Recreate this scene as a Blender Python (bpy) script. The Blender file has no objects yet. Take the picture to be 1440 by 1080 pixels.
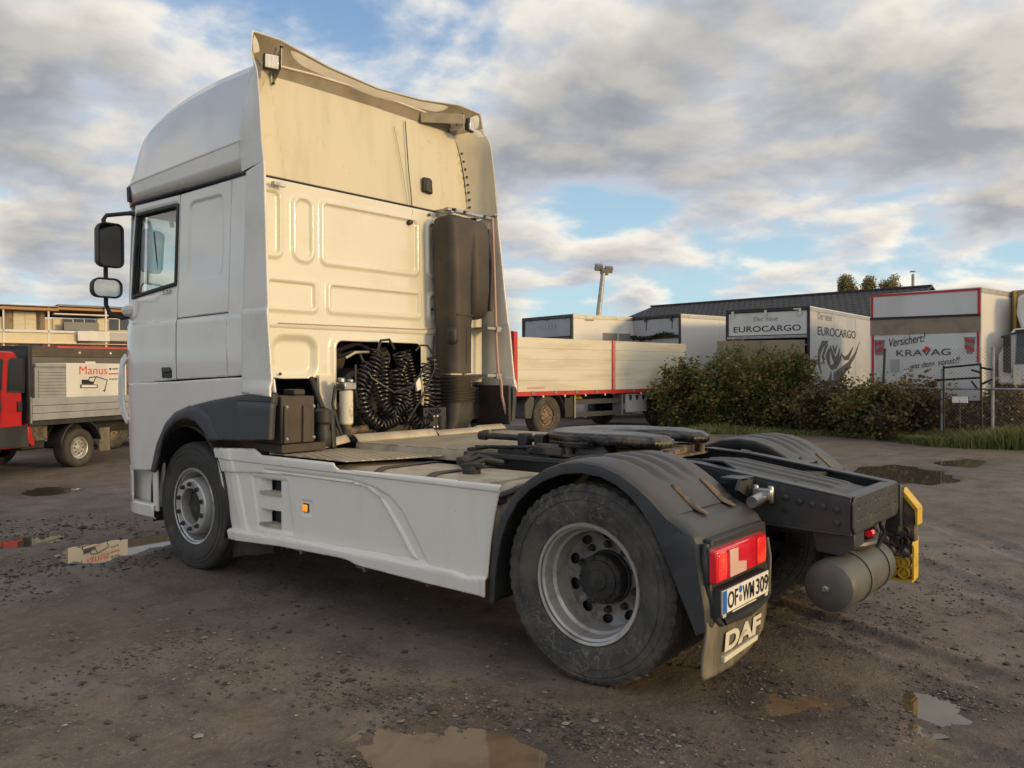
import bpy, math, random
import numpy as np
from mathutils import Vector, Matrix
S = bpy.context.scene
COL = S.collection
R_ = math.radians
random.seed(7); RNG = np.random.default_rng(7)

# ------------------------------------------------------------------ camera
CAM_LOC = np.array([-4.55, -2.283, 1.532]); FPX = 1150.15; IW, IH = 1440, 1080
_yaw, _pit, _rol = R_(50.4647), R_(-0.7629), R_(-0.1396)
_f = np.array([math.sin(_yaw)*math.cos(_pit), math.cos(_yaw)*math.cos(_pit), math.sin(_pit)])
_r0 = np.array([math.cos(_yaw), -math.sin(_yaw), 0.0]); _u0 = np.cross(_r0, _f)
_r = _r0*math.cos(_rol)+_u0*math.sin(_rol); _u = -_r0*math.sin(_rol)+_u0*math.cos(_rol)
cam = bpy.data.cameras.new('camera'); cam_o = bpy.data.objects.new('camera', cam); COL.objects.link(cam_o)
cam.sensor_width = 36.0; cam.lens = FPX/IW*36.0; cam.clip_start = 0.05; cam.clip_end = 3000
M = Matrix(((_r[0], _u[0], -_f[0], CAM_LOC[0]), (_r[1], _u[1], -_f[1], CAM_LOC[1]), (_r[2], _u[2], -_f[2], CAM_LOC[2]), (0, 0, 0, 1)))
cam_o.matrix_world = M
S.camera = cam_o
def _ray(u, v): return _f+_r*(u-IW/2)/FPX+_u*(IH/2-v)/FPX
def px(u, v, x): d = _ray(u, v); return CAM_LOC+d*(x-CAM_LOC[0])/d[0]      # photo pixel -> point on a plane of constant x
def py(u, v, y): d = _ray(u, v); return CAM_LOC+d*(y-CAM_LOC[1])/d[1]
def pz(u, v, z=0.0): d = _ray(u, v); return CAM_LOC+d*(z-CAM_LOC[2])/d[2]
def pd(u, v, t): return CAM_LOC+_ray(u, v)*t

# ------------------------------------------------------------------ light
SUN_EL, SUN_AZ = R_(9.5), R_(166.0)      # azimuth clockwise from +Y: the sun stands behind the truck, a little to its right
sun_dir = Vector((math.sin(SUN_AZ)*math.cos(SUN_EL), math.cos(SUN_AZ)*math.cos(SUN_EL), math.sin(SUN_EL)))
sl = bpy.data.lights.new('sun', 'SUN'); so = bpy.data.objects.new('sun', sl); COL.objects.link(so)
sl.energy = 1.35; sl.angle = R_(9.0); sl.color = (1.0, 0.66, 0.25)
so.rotation_euler = (-sun_dir).to_track_quat('-Z', 'Y').to_euler(); so.location = (0, -30, 30)
S.view_settings.view_transform = 'Standard'; S.view_settings.look = 'None'
S.view_settings.exposure = 0.72; S.view_settings.gamma = 1.0; S.view_settings.use_curve_mapping = False

class NT:
    def __init__(s, nt): s.nt = nt
    def n(s, t, **k):
        o = s.nt.nodes.new(t)
        for a, b in k.items(): setattr(o, a, b)
        return o
    def l(s, a, b): s.nt.links.new(a, b)
    def inp(s, sock, v):
        if v is None: return
        if hasattr(v, 'default_value') or hasattr(v, 'links'): s.l(v, sock)
        else: sock.default_value = v
    def m(s, op, a, b=None, c=None, clamp=False):
        o = s.n('ShaderNodeMath', operation=op, use_clamp=clamp)
        for i, v in enumerate((a, b, c)): s.inp(o.inputs[i], v)
        return o.outputs[0]
    def vm(s, op, a, b=None, scale=None):
        o = s.n('ShaderNodeVectorMath', operation=op); s.inp(o.inputs[0], a)
        if b is not None: s.inp(o.inputs[1], b)
        if scale is not None: s.inp(o.inputs['Scale'], scale)
        return o.outputs['Value'] if op in ('DOT_PRODUCT', 'LENGTH') else o.outputs[0]
    def mix(s, f, a, b, blend='MIX'):
        o = s.n('ShaderNodeMix', data_type='RGBA', blend_type=blend)
        s.inp(o.inputs[0], f); s.inp(o.inputs[6], a if not isinstance(a, tuple) else (*a[:3], 1)); s.inp(o.inputs[7], b if not isinstance(b, tuple) else (*b[:3], 1))
        return o.outputs[2]
    def noise(s, vec, scale, detail=4, rough=.5, dist=0, dim='3D', w=None):
        o = s.n('ShaderNodeTexNoise', noise_dimensions=dim)
        if vec is not None: s.l(vec, o.inputs['Vector'])
        o.inputs['Scale'].default_value = scale; o.inputs['Detail'].default_value = detail
        o.inputs['Roughness'].default_value = rough; o.inputs['Distortion'].default_value = dist
        if w is not None: o.inputs['W'].default_value = w
        return o.outputs[0]
    def ss(s, v, a, b, lo=0.0, hi=1.0):
        o = s.n('ShaderNodeMapRange', interpolation_type='SMOOTHSTEP'); s.inp(o.inputs[0], v)
        for i, q in enumerate((a, b, lo, hi)): o.inputs[1+i].default_value = q
        return o.outputs[0]

w = bpy.data.worlds.new('World'); S.world = w; w.use_nodes = True
n = NT(w.node_tree); w.node_tree.nodes.clear()
tc = n.n('ShaderNodeTexCoord').outputs['Generated']
sky = n.n('ShaderNodeTexSky', sky_type='NISHITA'); sky.sun_disc = False
sky.sun_elevation = SUN_EL; sky.sun_rotation = SUN_AZ; sky.altitude = 50; sky.air_density = 1.0; sky.dust_density = 0.6; sky.ozone_density = 2.5
sep = n.n('ShaderNodeSeparateXYZ'); n.l(tc, sep.inputs[0])
dz = n.m('MAXIMUM', sep.outputs[2], 0.0)
inv = n.m('DIVIDE', 1.0, n.m('ADD', dz, 0.24))
pl = n.vm('SCALE', tc, scale=inv)
pls = n.n('ShaderNodeMapping'); n.l(pl, pls.inputs[0]); pls.inputs['Scale'].default_value = (1, 1, 0.0); pls.inputs['Rotation'].default_value = (0, 0, R_(20)); pls.inputs['Location'].default_value = (0.4, 9.3, 0)
P0 = pls.outputs[0]
def cloud(vec): 
    big = n.noise(vec, 0.85, 3, .5, 0.1); fine = n.noise(vec, 2.3, 9, .54, 0.12)
    return n.m('ADD', n.m('MULTIPLY', big, 0.52), n.m('MULTIPLY', fine, 0.48))
d1 = cloud(P0)
offs = n.vm('ADD', P0, (0.10*sun_dir[0]-.05, 0.10*sun_dir[1], 0)); d2 = cloud(offs)
cov = n.ss(d1, 0.415, 0.495)
thick = n.ss(d1, 0.44, 0.58)
lit = n.ss(n.m('SUBTRACT', d1, d2), -0.045, 0.06)
sd = n.vm('DOT_PRODUCT', tc, tuple(sun_dir)); glow = n.ss(sd, -0.2, 1.0, 0.0, 1.0)      # cloud faces turn brighter round the low sun
dark = n.mix(lit, (1.95, 2.05, 2.30), (3.35, 3.25, 3.05)); brt = n.mix(lit, (3.6, 3.85, 4.3), (6.6, 6.2, 5.45))
cc = n.mix(thick, brt, dark)
cc = n.mix(glow, cc, n.vm('MULTIPLY', cc, (2.0, 1.85, 1.6)))
skc = n.mix(n.ss(dz, 0.0, 0.55), (3.5, 5.0, 5.6), (1.15, 2.05, 3.9))
skm = n.mix(0.25, skc, n.vm('MULTIPLY', sky.outputs[0], (1.0, 1.0, 1.0)))
hz = n.ss(dz, 0.0, 0.12, 0.6, 1.0)
out = n.mix(n.m('MULTIPLY', cov, hz), skm, cc)
bg = n.n('ShaderNodeBackground'); n.l(out, bg.inputs[0]); bg.inputs[1].default_value = 0.10
wo = n.n('ShaderNodeOutputWorld'); n.l(bg.outputs[0], wo.inputs[0])

# ------------------------------------------------------------------ materials
def pmat(name, c, rough=.5, metal=0., c2=None, sc=6., lo=.45, hi=.65, amt=1., bump=0., bsc=60., coat=0., r2=None, detail=5, stretch=None, spec=.5, trans=0., emit=None, es=0., c3=None, sc3=30., lo3=.55, hi3=.7):
    m = bpy.data.materials.new(name); m.use_nodes = True; nt = NT(m.node_tree); b = m.node_tree.nodes['Principled BSDF']
    b.inputs['Roughness'].default_value = rough; b.inputs['Metallic'].default_value = metal
    b.inputs['Coat Weight'].default_value = coat; b.inputs['Coat Roughness'].default_value = .06; b.inputs['Specular IOR Level'].default_value = spec
    b.inputs['Transmission Weight'].default_value = trans
    if emit: b.inputs['Emission Color'].default_value = (*emit, 1); b.inputs['Emission Strength'].default_value = es
    vec = nt.n('ShaderNodeTexCoord').outputs['Object']
    if stretch:
        mp = nt.n('ShaderNodeMapping'); nt.l(vec, mp.inputs[0]); mp.inputs['Scale'].default_value = stretch; sv = mp.outputs[0]
    else: sv = vec
    col = (*c, 1)
    if c2 is not None:
        f = nt.m('MULTIPLY', nt.ss(nt.noise(sv, sc, detail, .6), lo, hi), amt)
        col = nt.mix(f, c, c2)
        if r2 is not None: nt.l(nt.m('ADD', nt.m('MULTIPLY', f, r2-rough), rough), b.inputs['Roughness'])
    if c3 is not None:
        f3 = nt.ss(nt.noise(vec, sc3, 4, .6), lo3, hi3); col = nt.mix(f3, col if not isinstance(col, tuple) else c, c3)
    nt.inp(b.inputs['Base Color'], col)
    if bump:
        bn = nt.n('ShaderNodeBump'); bn.inputs['Strength'].default_value = bump; bn.inputs['Distance'].default_value = .01
        nt.l(nt.noise(vec, bsc, 4, .6), bn.inputs['Height']); nt.l(bn.outputs[0], b.inputs['Normal'])
    return m
MT = {}
MT['white'] = pmat('white_paint', (.79, .775, .735), .32, coat=1., c2=(.66, .645, .60), sc=2.2, lo=.45, hi=.75, amt=.6, r2=.42)
MT['whitefair'] = pmat('white_fairing', (.76, .745, .70), .42, coat=.25, c2=(.60, .58, .53), sc=2.5, lo=.4, hi=.75, amt=.7)
MT['rearwhite'] = pmat('white_paint_rear_sunwarmed', (.73, .705, .61), .25, coat=.7, c2=(.65, .61, .50), sc=3, lo=.45, hi=.8, amt=.6, r2=.4)  # cab white with the cream of the low sun mixed into its colour
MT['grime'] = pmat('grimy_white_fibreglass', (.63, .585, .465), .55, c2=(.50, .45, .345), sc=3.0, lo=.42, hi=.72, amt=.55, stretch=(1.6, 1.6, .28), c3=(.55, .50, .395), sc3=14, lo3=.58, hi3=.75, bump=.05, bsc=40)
MT['skirt'] = pmat('white_skirt', (.84, .815, .75), .4, coat=.2, c2=(.66, .61, .52), sc=2.6, lo=.5, hi=.8, amt=.6, stretch=(1, 1, .3), c3=(.60, .55, .46), sc3=60, lo3=.66, hi3=.76)
MT['black'] = pmat('black_plastic', (.022, .022, .024), .55, c2=(.045, .042, .038), sc=4, amt=.7, bump=.05, bsc=200)
MT['brownblack'] = pmat('dusty_black_plastic', (.035, .030, .026), .6, c2=(.075, .062, .048), sc=3, lo=.4, hi=.7, amt=.7, bump=.05, bsc=150)
MT['grey'] = pmat('grey_plastic', (.055, .058, .066), .5, c2=(.09, .085, .078), sc=4, lo=.5, hi=.75, amt=.55, r2=.7, bump=.06, bsc=250)
MT['mudguard'] = pmat('mudguard_plastic', (.045, .047, .052), .45, c2=(.10, .09, .078), sc=4.5, lo=.48, hi=.78, amt=.6, r2=.75, bump=.06, bsc=220)
MT['chassis'] = pmat('chassis_paint', (.040, .043, .047), .38, c2=(.085, .078, .068), sc=6, lo=.5, hi=.75, amt=.6, r2=.6, bump=.06, bsc=80)
MT['grease'] = pmat('greasy_steel', (.018, .018, .019), .28, metal=.3, c2=(.09, .085, .08), sc=9, lo=.45, hi=.62, r2=.5, bump=.5, bsc=45, stretch=(1, .5, 1))
MT['rust'] = pmat('rusty_dusty_steel', (.16, .12, .085), .75, c2=(.06, .05, .045), sc=12, lo=.42, hi=.6, bump=.3, bsc=60)
MT['rubber'] = pmat('tyre_rubber', (.040, .039, .037), .75, c2=(.095, .084, .072), sc=5, lo=.42, hi=.7, amt=.8, bump=.15, bsc=90, c3=(.060, .054, .047), sc3=22, lo3=.5, hi3=.72)
MT['rubber2'] = tyremat = pmat('tyre_rubber_muddy', (.050, .048, .046), .8, c2=(.12, .108, .093), sc=5, lo=.4, hi=.66, amt=.85, bump=.25, bsc=70, c3=(.085, .078, .070), sc3=34, lo3=.52, hi3=.66)
MT['mudflap'] = pmat('dirty_mudflap', (.10, .092, .075), .75, c2=(.25, .225, .17), sc=4, lo=.4, hi=.7, amt=.8, bump=.1, bsc=80, stretch=(2.5, 1, .6))
MT['rim'] = pmat('silver_rim', (.56, .56, .55), .42, metal=.6, c2=(.20, .17, .14), sc=9, lo=.5, hi=.72, amt=.75, r2=.7, bump=.05, bsc=80)
MT['rim2'] = pmat('dusty_steel_rim', (.50, .485, .46), .45, metal=.5, c2=(.19, .15, .115), sc=7, lo=.48, hi=.7, amt=.7, r2=.75, bump=.08, bsc=70)
MT['rimdisc'] = pmat('dirty_disc_painted_shade', (.27, .262, .25), .5, metal=.45, c2=(.11, .09, .075), sc=8, lo=.42, hi=.66, amt=.8, r2=.8, bump=.08, bsc=70)  # dirt blotches on steel whose colour is darkened for shade inside the dish
MT['rustrim'] = pmat('rusty_rim_edge', (.24, .19, .145), .7, metal=.3, c2=(.12, .085, .06), sc=18, lo=.45, hi=.6)
MT['hub'] = pmat('dark_hub', (.035, .034, .034), .55, metal=.3, c2=(.07, .06, .05), sc=12)
MT['steel'] = pmat('steel', (.42, .42, .43), .3, metal=.9, c2=(.25, .22, .19), sc=12, lo=.5, hi=.7)
MT['alu'] = pmat('aluminium_tread', (.50, .45, .36), .6, metal=.15, c2=(.33, .28, .21), sc=4, lo=.4, hi=.7, bump=.2, bsc=40)
MT['tank'] = pmat('dusty_aluminium_tank', (.47, .42, .34), .65, metal=.15, c2=(.30, .255, .19), sc=7, lo=.4, hi=.68, amt=.75, bump=.1, bsc=60)
MT['airtank'] = pmat('air_tank_paint', (.085, .088, .085), .5, c2=(.17, .155, .13), sc=3.5, lo=.45, hi=.75, amt=.7, r2=.7, bump=.05, bsc=80)
MT['yellow'] = pmat('yellow_plastic', (.62, .40, .03), .55, c2=(.30, .20, .05), sc=14, lo=.5, hi=.7, amt=.8)
MT['red'] = pmat('red_paint', (.46, .012, .010), .4, coat=.2, c2=(.28, .012, .010), sc=4, amt=.5)
MT['redtrim'] = pmat('red_trim', (.50, .03, .03), .5, c2=(.32, .05, .04), sc=6, amt=.5)
MT['lampred'] = pmat('lamp_red', (.52, .006, .016), .12, coat=1., c2=(.66, .015, .028), sc=7, lo=.4, hi=.65, emit=(1, .01, .03), es=.08, bump=.06, bsc=90)
MT['lampred2'] = pmat('lamp_bright_red', (.78, .03, .03), .12, coat=1., c2=(.88, .10, .05), sc=10, lo=.45, hi=.65, emit=(1, .05, .03), es=.16, bump=.10, bsc=110)
MT['lampwhite'] = pmat('lamp_white', (.80, .52, .46), .15, coat=1.)
MT['amber'] = pmat('amber_lens', (.75, .22, .01), .15, coat=1., emit=(1, .33, .02), es=.5)
MT['amberoff'] = pmat('amber_beacon', (.65, .17, .02), .2, coat=1.)
MT['lampclear'] = pmat('clear_lens', (.75, .74, .70), .12, coat=1., metal=.3)
MT['plate'] = pmat('plate_white', (.80, .79, .75), .4, c2=(.66, .63, .56), sc=12, amt=.4)
MT['blue'] = pmat('plate_blue', (.03, .13, .50), .4)
MT['ink'] = pmat('black_ink', (.014, .014, .016), .5)
MT['inkgrey'] = pmat('grey_ink', (.20, .20, .20), .6)
MT['inkred'] = pmat('red_ink', (.55, .035, .03), .5)
MT['inkorange'] = pmat('orange_red_ink', (.62, .075, .03), .5)
MT['definside'] = pmat('grey_fibreglass_painted_shade', (.30, .265, .205), .75, c2=(.21, .18, .135), sc=4, lo=.4, hi=.7, bump=.06, bsc=40)  # grey fibreglass, colour darkened for the shade deep under the deflector
MT['letterwhite'] = pmat('worn_white_letters', (.66, .64, .56), .6, c2=(.34, .31, .25), sc=16, lo=.52, hi=.7, amt=.8)
MT['seat'] = pmat('seat_cloth', (.05, .05, .055), .9)
MT['beige'] = pmat('cab_lining', (.28, .27, .25), .85)
MT['mirror'] = pmat('mirror_glass', (.82, .84, .86), .02, metal=1.)
MT['darkreflect'] = pmat('mirror_dark_reflection', (.01, .012, .014), .04, coat=1.)  # mirror face coloured dark to stand for a dark reflection
MT['cream'] = pmat('cream_boards', (.68, .645, .55), .5, c2=(.52, .47, .36), sc=1.5, amt=.6, stretch=(.3, 1, 3))
MT['boxwhite'] = pmat('box_white', (.66, .66, .65), .45, c2=(.50, .49, .46), sc=1.2, lo=.45, hi=.75, amt=.6, stretch=(1, 1, .4))
MT['boxgrey'] = pmat('box_silver', (.40, .41, .43), .4, c2=(.33, .34, .36), sc=.8, lo=.4, hi=.7)
MT['tan'] = pmat('tan_board', (.30, .24, .175), .8, c2=(.23, .18, .13), sc=2.5)
MT['dropgrey'] = pmat('grey_dropside', (.30, .32, .345), .5, c2=(.23, .24, .255), sc=3, amt=.6)
MT['roof'] = pmat('slate_roof', (.045, .044, .047), .8, c2=(.075, .07, .07), sc=8, amt=.6)
MT['render'] = pmat('cream_render', (.66, .58, .42), .8, c2=(.58, .50, .36), sc=1.2, amt=.5)
MT['orange'] = pmat('roof_fascia', (.42, .23, .11), .7)
MT['brick'] = pmat('red_brick', (.28, .085, .05), .85, c2=(.20, .06, .04), sc=6)
MT['window'] = pmat('house_window', (.03, .035, .04), .08, coat=.5)
MT['galv'] = pmat('galvanised', (.36, .37, .38), .45, metal=.5, c2=(.28, .27, .26), sc=8)
MT['darkgreen'] = pmat('green_post', (.02, .045, .03), .6)
MT['bark'] = pmat('bark', (.11, .085, .06), .9, c2=(.07, .055, .04), sc=14)
MT['cableblack'] = pmat('hose_black', (.018, .018, .020), .35)
MT['wire'] = pmat('fence_wire', (.20, .20, .20), .5, metal=.4)
MT['hosered'] = pmat('hose_faded', (.42, .26, .24), .5)

def glassmat(name, tint, refl=.9):
    m = bpy.data.materials.new(name); m.use_nodes = True; nt = NT(m.node_tree); m.node_tree.nodes.clear()
    t = nt.n('ShaderNodeBsdfTransparent'); t.inputs[0].default_value = (*tint, 1)
    g = nt.n('ShaderNodeBsdfGlossy'); g.inputs['Roughness'].default_value = .02; g.inputs[0].default_value = (refl, refl, refl, 1)
    lw = nt.n('ShaderNodeLayerWeight'); lw.inputs[0].default_value = .5; fr = nt.m('ADD', nt.m('MULTIPLY', nt.m('POWER', lw.outputs['Facing'], 2.0), .85), .08, clamp=True)
    mx = nt.n('ShaderNodeMixShader'); nt.l(fr, mx.inputs[0]); nt.l(t.outputs[0], mx.inputs[1]); nt.l(g.outputs[0], mx.inputs[2])
    o = nt.n('ShaderNodeOutputMaterial'); nt.l(mx.outputs[0], o.inputs[0]); return m
MT['glass'] = glassmat('window_glass', (.80, .88, .86))

def treadmat():
    m = MT['alu'].copy(); m.name = 'tread_plate'; nt = NT(m.node_tree); b = m.node_tree.nodes['Principled BSDF']
    tcn = nt.n('ShaderNodeTexCoord').outputs['Object']; hs = []
    for a in (45, -45):                                      # raised bars of the chequer plate
        mp = nt.n('ShaderNodeMapping'); nt.l(tcn, mp.inputs[0]); mp.inputs['Rotation'].default_value = (0, 0, R_(a)); mp.inputs['Scale'].default_value = (22, 9, 1)
        sp = nt.n('ShaderNodeSeparateXYZ'); nt.l(mp.outputs[0], sp.inputs[0])
        ck = nt.n('ShaderNodeTexChecker'); ck.inputs['Scale'].default_value = 1.0
        fx = nt.m('ABSOLUTE', nt.m('SUBTRACT', nt.m('FRACT', sp.outputs[0]), .5)); fy = nt.m('ABSOLUTE', nt.m('SUBTRACT', nt.m('FRACT', nt.m('ADD', sp.outputs[1], 0.0)), .5))
        hs.append(nt.m('MULTIPLY', nt.ss(fx, .10, .28, 1, 0), nt.ss(fy, .28, .40, 1, 0)))
    h = nt.m('MAXIMUM', hs[0], hs[1])
    bn = nt.n('ShaderNodeBump'); bn.inputs['Strength'].default_value = 1.0; bn.inputs['Distance'].default_value = .008; nt.l(h, bn.inputs['Height']); nt.l(bn.outputs[0], b.inputs['Normal'])
    src = b.inputs['Base Color'].links[0].from_socket; nt.l(nt.mix(nt.m('MULTIPLY', h, .55), nt.vm('MULTIPLY', src, (.72, .70, .66)), (.62, .57, .47)), b.inputs['Base Color'])
    return m
MT['tread'] = treadmat()

def leafmat(name, cols, rough=.55, patch=None):
    m = bpy.data.materials.new(name); m.use_nodes = True; nt = NT(m.node_tree); b = m.node_tree.nodes['Principled BSDF']
    g = nt.n('ShaderNodeNewGeometry'); cr = nt.n('ShaderNodeValToRGB'); nt.l(g.outputs['Random Per Island'], cr.inputs[0]); cr.color_ramp.interpolation = 'LINEAR'
    e = cr.color_ramp.elements
    while len(e) < len(cols): e.new(.5)
    for i, (p, c) in enumerate(cols): e[i].position = p; e[i].color = (*c, 1)
    tc2 = nt.n('ShaderNodeTexCoord').outputs['Object']
    cl = nt.mix(nt.ss(nt.noise(tc2, 1.6, 3, .5), .35, .65), cr.outputs[0], nt.vm('MULTIPLY', cr.outputs[0], (.62, .66, .62)))
    if patch: cl = nt.mix(nt.ss(nt.noise(tc2, 1.15, 4, .6), .50, .66, 0, .65), cl, patch)
    nt.l(cl, b.inputs['Base Color']); b.inputs['Roughness'].default_value = rough
    t = nt.n('ShaderNodeBsdfTranslucent'); nt.l(cl, t.inputs[0]); mx = nt.n('ShaderNodeMixShader'); mx.inputs[0].default_value = .38
    nt.l(b.outputs[0], mx.inputs[1]); nt.l(t.outputs[0], mx.inputs[2]); nt.l(mx.outputs[0], m.node_tree.nodes['Material Output'].inputs[0]); return m
MT['bramble'] = leafmat('bramble_leaves', [(0, (.075, .125, .040)), (.35, (.125, .185, .058)), (.58, (.21, .215, .07)), (.74, (.40, .31, .08)), (.90, (.22, .11, .05)), (1, (.40, .29, .08))], .55, (.34, .25, .07))
MT['bramble2'] = leafmat('brown_bramble_leaves', [(0, (.085, .09, .042)), (.3, (.14, .12, .06)), (.6, (.19, .12, .08)), (.85, (.22, .17, .06)), (1, (.36, .27, .08))], .55, (.20, .115, .08))
MT['ivy'] = leafmat('ivy_leaves', [(0, (.03, .055, .02)), (.6, (.06, .09, .025)), (1, (.12, .13, .04))])
MT['grass'] = leafmat('grass_blades', [(0, (.14, .19, .05)), (.45, (.20, .255, .07)), (.7, (.32, .31, .12)), (1, (.46, .39, .21))])
MT['drygrass'] = leafmat('dry_grass', [(0, (.26, .22, .11)), (.5, (.36, .30, .16)), (1, (.46, .39, .25))])
MT['farleaf'] = leafmat('autumn_tree_leaves', [(0, (.26, .25, .13)), (.5, (.36, .33, .17)), (1, (.44, .38, .20))])

# ------------------------------------------------------------------ mesh helpers
class MB:
    def __init__(s): s.v = []; s.f = []
    def add(s, vs, fs):
        o = len(s.v); s.v.extend([tuple(map(float, q)) for q in vs]); s.f.extend([tuple(i+o for i in f) for f in fs]); return s
    def box(s, x0, x1, y0, y1, z0, z1):
        return s.add([(x0, y0, z0), (x1, y0, z0), (x1, y1, z0), (x0, y1, z0), (x0, y0, z1), (x1, y0, z1), (x1, y1, z1), (x0, y1, z1)],
                     [(0, 3, 2, 1), (4, 5, 6, 7), (0, 1, 5, 4), (1, 2, 6, 5), (2, 3, 7, 6), (3, 0, 4, 7)])
    def hexa(s, a, b):      # two quads a (bottom) and b (top), four corners each
        return s.add(list(a)+list(b), [(0, 3, 2, 1), (4, 5, 6, 7), (0, 1, 5, 4), (1, 2, 6, 5), (2, 3, 7, 6), (3, 0, 4, 7)])
    def obox(s, c, dims, axes=None):
        c = np.array(c, float); ax = np.eye(3) if axes is None else np.array(axes, float); d = np.array(dims, float)/2
        vs = [c+ax[0]*d[0]*i+ax[1]*d[1]*j+ax[2]*d[2]*k for k in (-1, 1) for i, j in ((-1, -1), (1, -1), (1, 1), (-1, 1))]
        return s.hexa(vs[:4], vs[4:])
    def bar(s, a, b, w, h, up=(0, 0, 1)):
        a = np.array(a, float); b = np.array(b, float); t = b-a; L = np.linalg.norm(t); t = t/L; up = np.array(up, float)
        sd_ = np.cross(t, up); sd_ /= np.linalg.norm(sd_); u2 = np.cross(sd_, t)
        return s.obox((a+b)/2, (L, w, h), (t, sd_, u2))
    def prism(s, pa, pb):
        k = len(pa); return s.add(list(pa)+list(pb), [tuple(range(k))[::-1], tuple(range(k, 2*k))]+[(i, (i+1) % k, k+(i+1) % k, k+i) for i in range(k)])
    def prx(s, yz, x0, x1): return s.prism([(x0, a, b) for a, b in yz], [(x1, a, b) for a, b in yz])
    def prY(s, xz, y0, y1): return s.prism([(a, y0, b) for a, b in xz], [(a, y1, b) for a, b in xz])
    def prz(s, xy, z0, z1): return s.prism([(a, b, z0) for a, b in xy], [(a, b, z1) for a, b in xy])
    def tube(s, path, r, n=8, caps=True, closed=False):
        P = [np.array(q, float) for q in path]; k = len(P); rs = r if hasattr(r, '__len__') else [r]*k
        up = None; vs = []; fs = []
        for i in range(k):
            a = P[(i-1) % k] if (closed or i > 0) else P[i]; b = P[(i+1) % k] if (closed or i < k-1) else P[i]
            t = b-a; t = t/(np.linalg.norm(t)+1e-12)
            if up is None:
                up = np.array([0, 0, 1.]) if abs(t[2]) < .9 else np.array([1., 0, 0])
            s1 = np.cross(t, up); s1 /= np.linalg.norm(s1)+1e-12; up = np.cross(s1, t)
            for j in range(n):
                an = 2*math.pi*j/n; vs.append(P[i]+rs[i]*(math.cos(an)*s1+math.sin(an)*up))
        for i in range(k if closed else k-1):
            for j in range(n):
                a = i*n+j; b = i*n+(j+1) % n; c = ((i+1) % k)*n+(j+1) % n; d = ((i+1) % k)*n+j; fs.append((a, b, c, d))
        if caps and not closed: fs.append(tuple(range(n))[::-1]); fs.append(tuple(range((k-1)*n, k*n)))
        return s.add(vs, fs)
    def cyl(s, a, b, r, n=16, r2=None): return s.tube([a, b], [r, r if r2 is None else r2], n)
    def lathe(s, prof, o, axis, n=32, closed=False, skip=None):
        o = np.array(o, float); ax = np.array(axis, float); ax /= np.linalg.norm(ax)
        t = np.array([0, 0, 1.]) if abs(ax[2]) < .9 else np.array([1., 0, 0]); e1 = np.cross(t, ax); e1 /= np.linalg.norm(e1); e2 = np.cross(ax, e1)
        vs = [o+ax*a+r*(math.cos(2*math.pi*j/n)*e1+math.sin(2*math.pi*j/n)*e2) for a, r in prof for j in range(n)]; k = len(prof); fs = []
        for i in range(k if closed else k-1):
            for j in range(n):
                fs.append((i*n+j, i*n+(j+1) % n, ((i+1) % k)*n+(j+1) % n, ((i+1) % k)*n+j))
        return s.add(vs, fs)
    def grid(s, G, wrapu=False, wrapv=False):
        G = np.asarray(G, float); a, b = G.shape[:2]; fs = []
        for i in range(a if wrapu else a-1):
            for j in range(b if wrapv else b-1):
                fs.append((i*b+j, i*b+(j+1) % b, ((i+1) % a)*b+(j+1) % b, ((i+1) % a)*b+j))
        return s.add(G.reshape(-1, 3), fs)
    def build(s, name, mat, parent=None, smooth=30, bevel=0, seg=2, solid=0, kind=None):
        me = bpy.data.meshes.new(name); me.from_pydata(s.v, [], s.f); me.validate()
        return mkobj(name, me, mat, parent, smooth, bevel, seg, solid, kind)
def mkobj(name, me, mat, parent=None, smooth=30, bevel=0, seg=2, solid=0, kind=None):
    if mat is not None: me.materials.append(MT[mat] if isinstance(mat, str) else mat)
    me.update()
    if smooth: me.shade_smooth(); me.set_sharp_from_angle(angle=R_(smooth))
    o = bpy.data.objects.new(name, me); COL.objects.link(o)
    if parent is not None: o.parent = parent
    if solid: md = o.modifiers.new('solid', 'SOLIDIFY'); md.thickness = solid; md.offset = -1
    if bevel:
        md = o.modifiers.new('bevel', 'BEVEL'); md.width = bevel; md.segments = seg; md.limit_method = 'ANGLE'; md.angle_limit = R_(40); md.harden_normals = False
    if kind: o['kind'] = kind
    return o
def thing(name, label, cat, loc=(0, 0, 0), group=None):
    o = bpy.data.objects.new(name, None); COL.objects.link(o); o.location = loc; o.empty_display_size = .2
    tag(o, label, cat, group); return o
def tag(o, label, cat, group=None):
    o['label'] = label; o['category'] = cat
    if group: o['group'] = group
    return o
def pempty(name, parent):
    o = bpy.data.objects.new(name, None); COL.objects.link(o); o.parent = parent; o.empty_display_size = .1; return o
def sdpoly(P, poly):
    P = np.asarray(P, float); V = np.asarray(poly, float); d = np.full(len(P), 1e9); ins = np.zeros(len(P), bool)
    for i in range(len(V)):
        a = V[i]; b = V[i-1]; e = b-a; w_ = P-a; t = np.clip((w_@e)/(e@e+1e-12), 0, 1); q = w_-t[:, None]*e
        d = np.minimum(d, (q**2).sum(1))
        c = ((a[1] > P[:, 1]) != (b[1] > P[:, 1]))
        with np.errstate(divide='ignore', invalid='ignore'): xi = (b[0]-a[0])*(P[:, 1]-a[1])/(b[1]-a[1])+a[0]
        ins ^= c & (P[:, 0] < xi)
    return np.sqrt(d)*np.where(ins, -1, 1)
def rr(P, x0, x1, y0, y1, r):
    q = np.abs(P-np.array([(x0+x1)/2, (y0+y1)/2]))-np.array([abs(x1-x0)/2-r, abs(y1-y0)/2-r])
    return np.linalg.norm(np.maximum(q, 0), axis=1)+np.minimum(q.max(1), 0)-r
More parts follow.
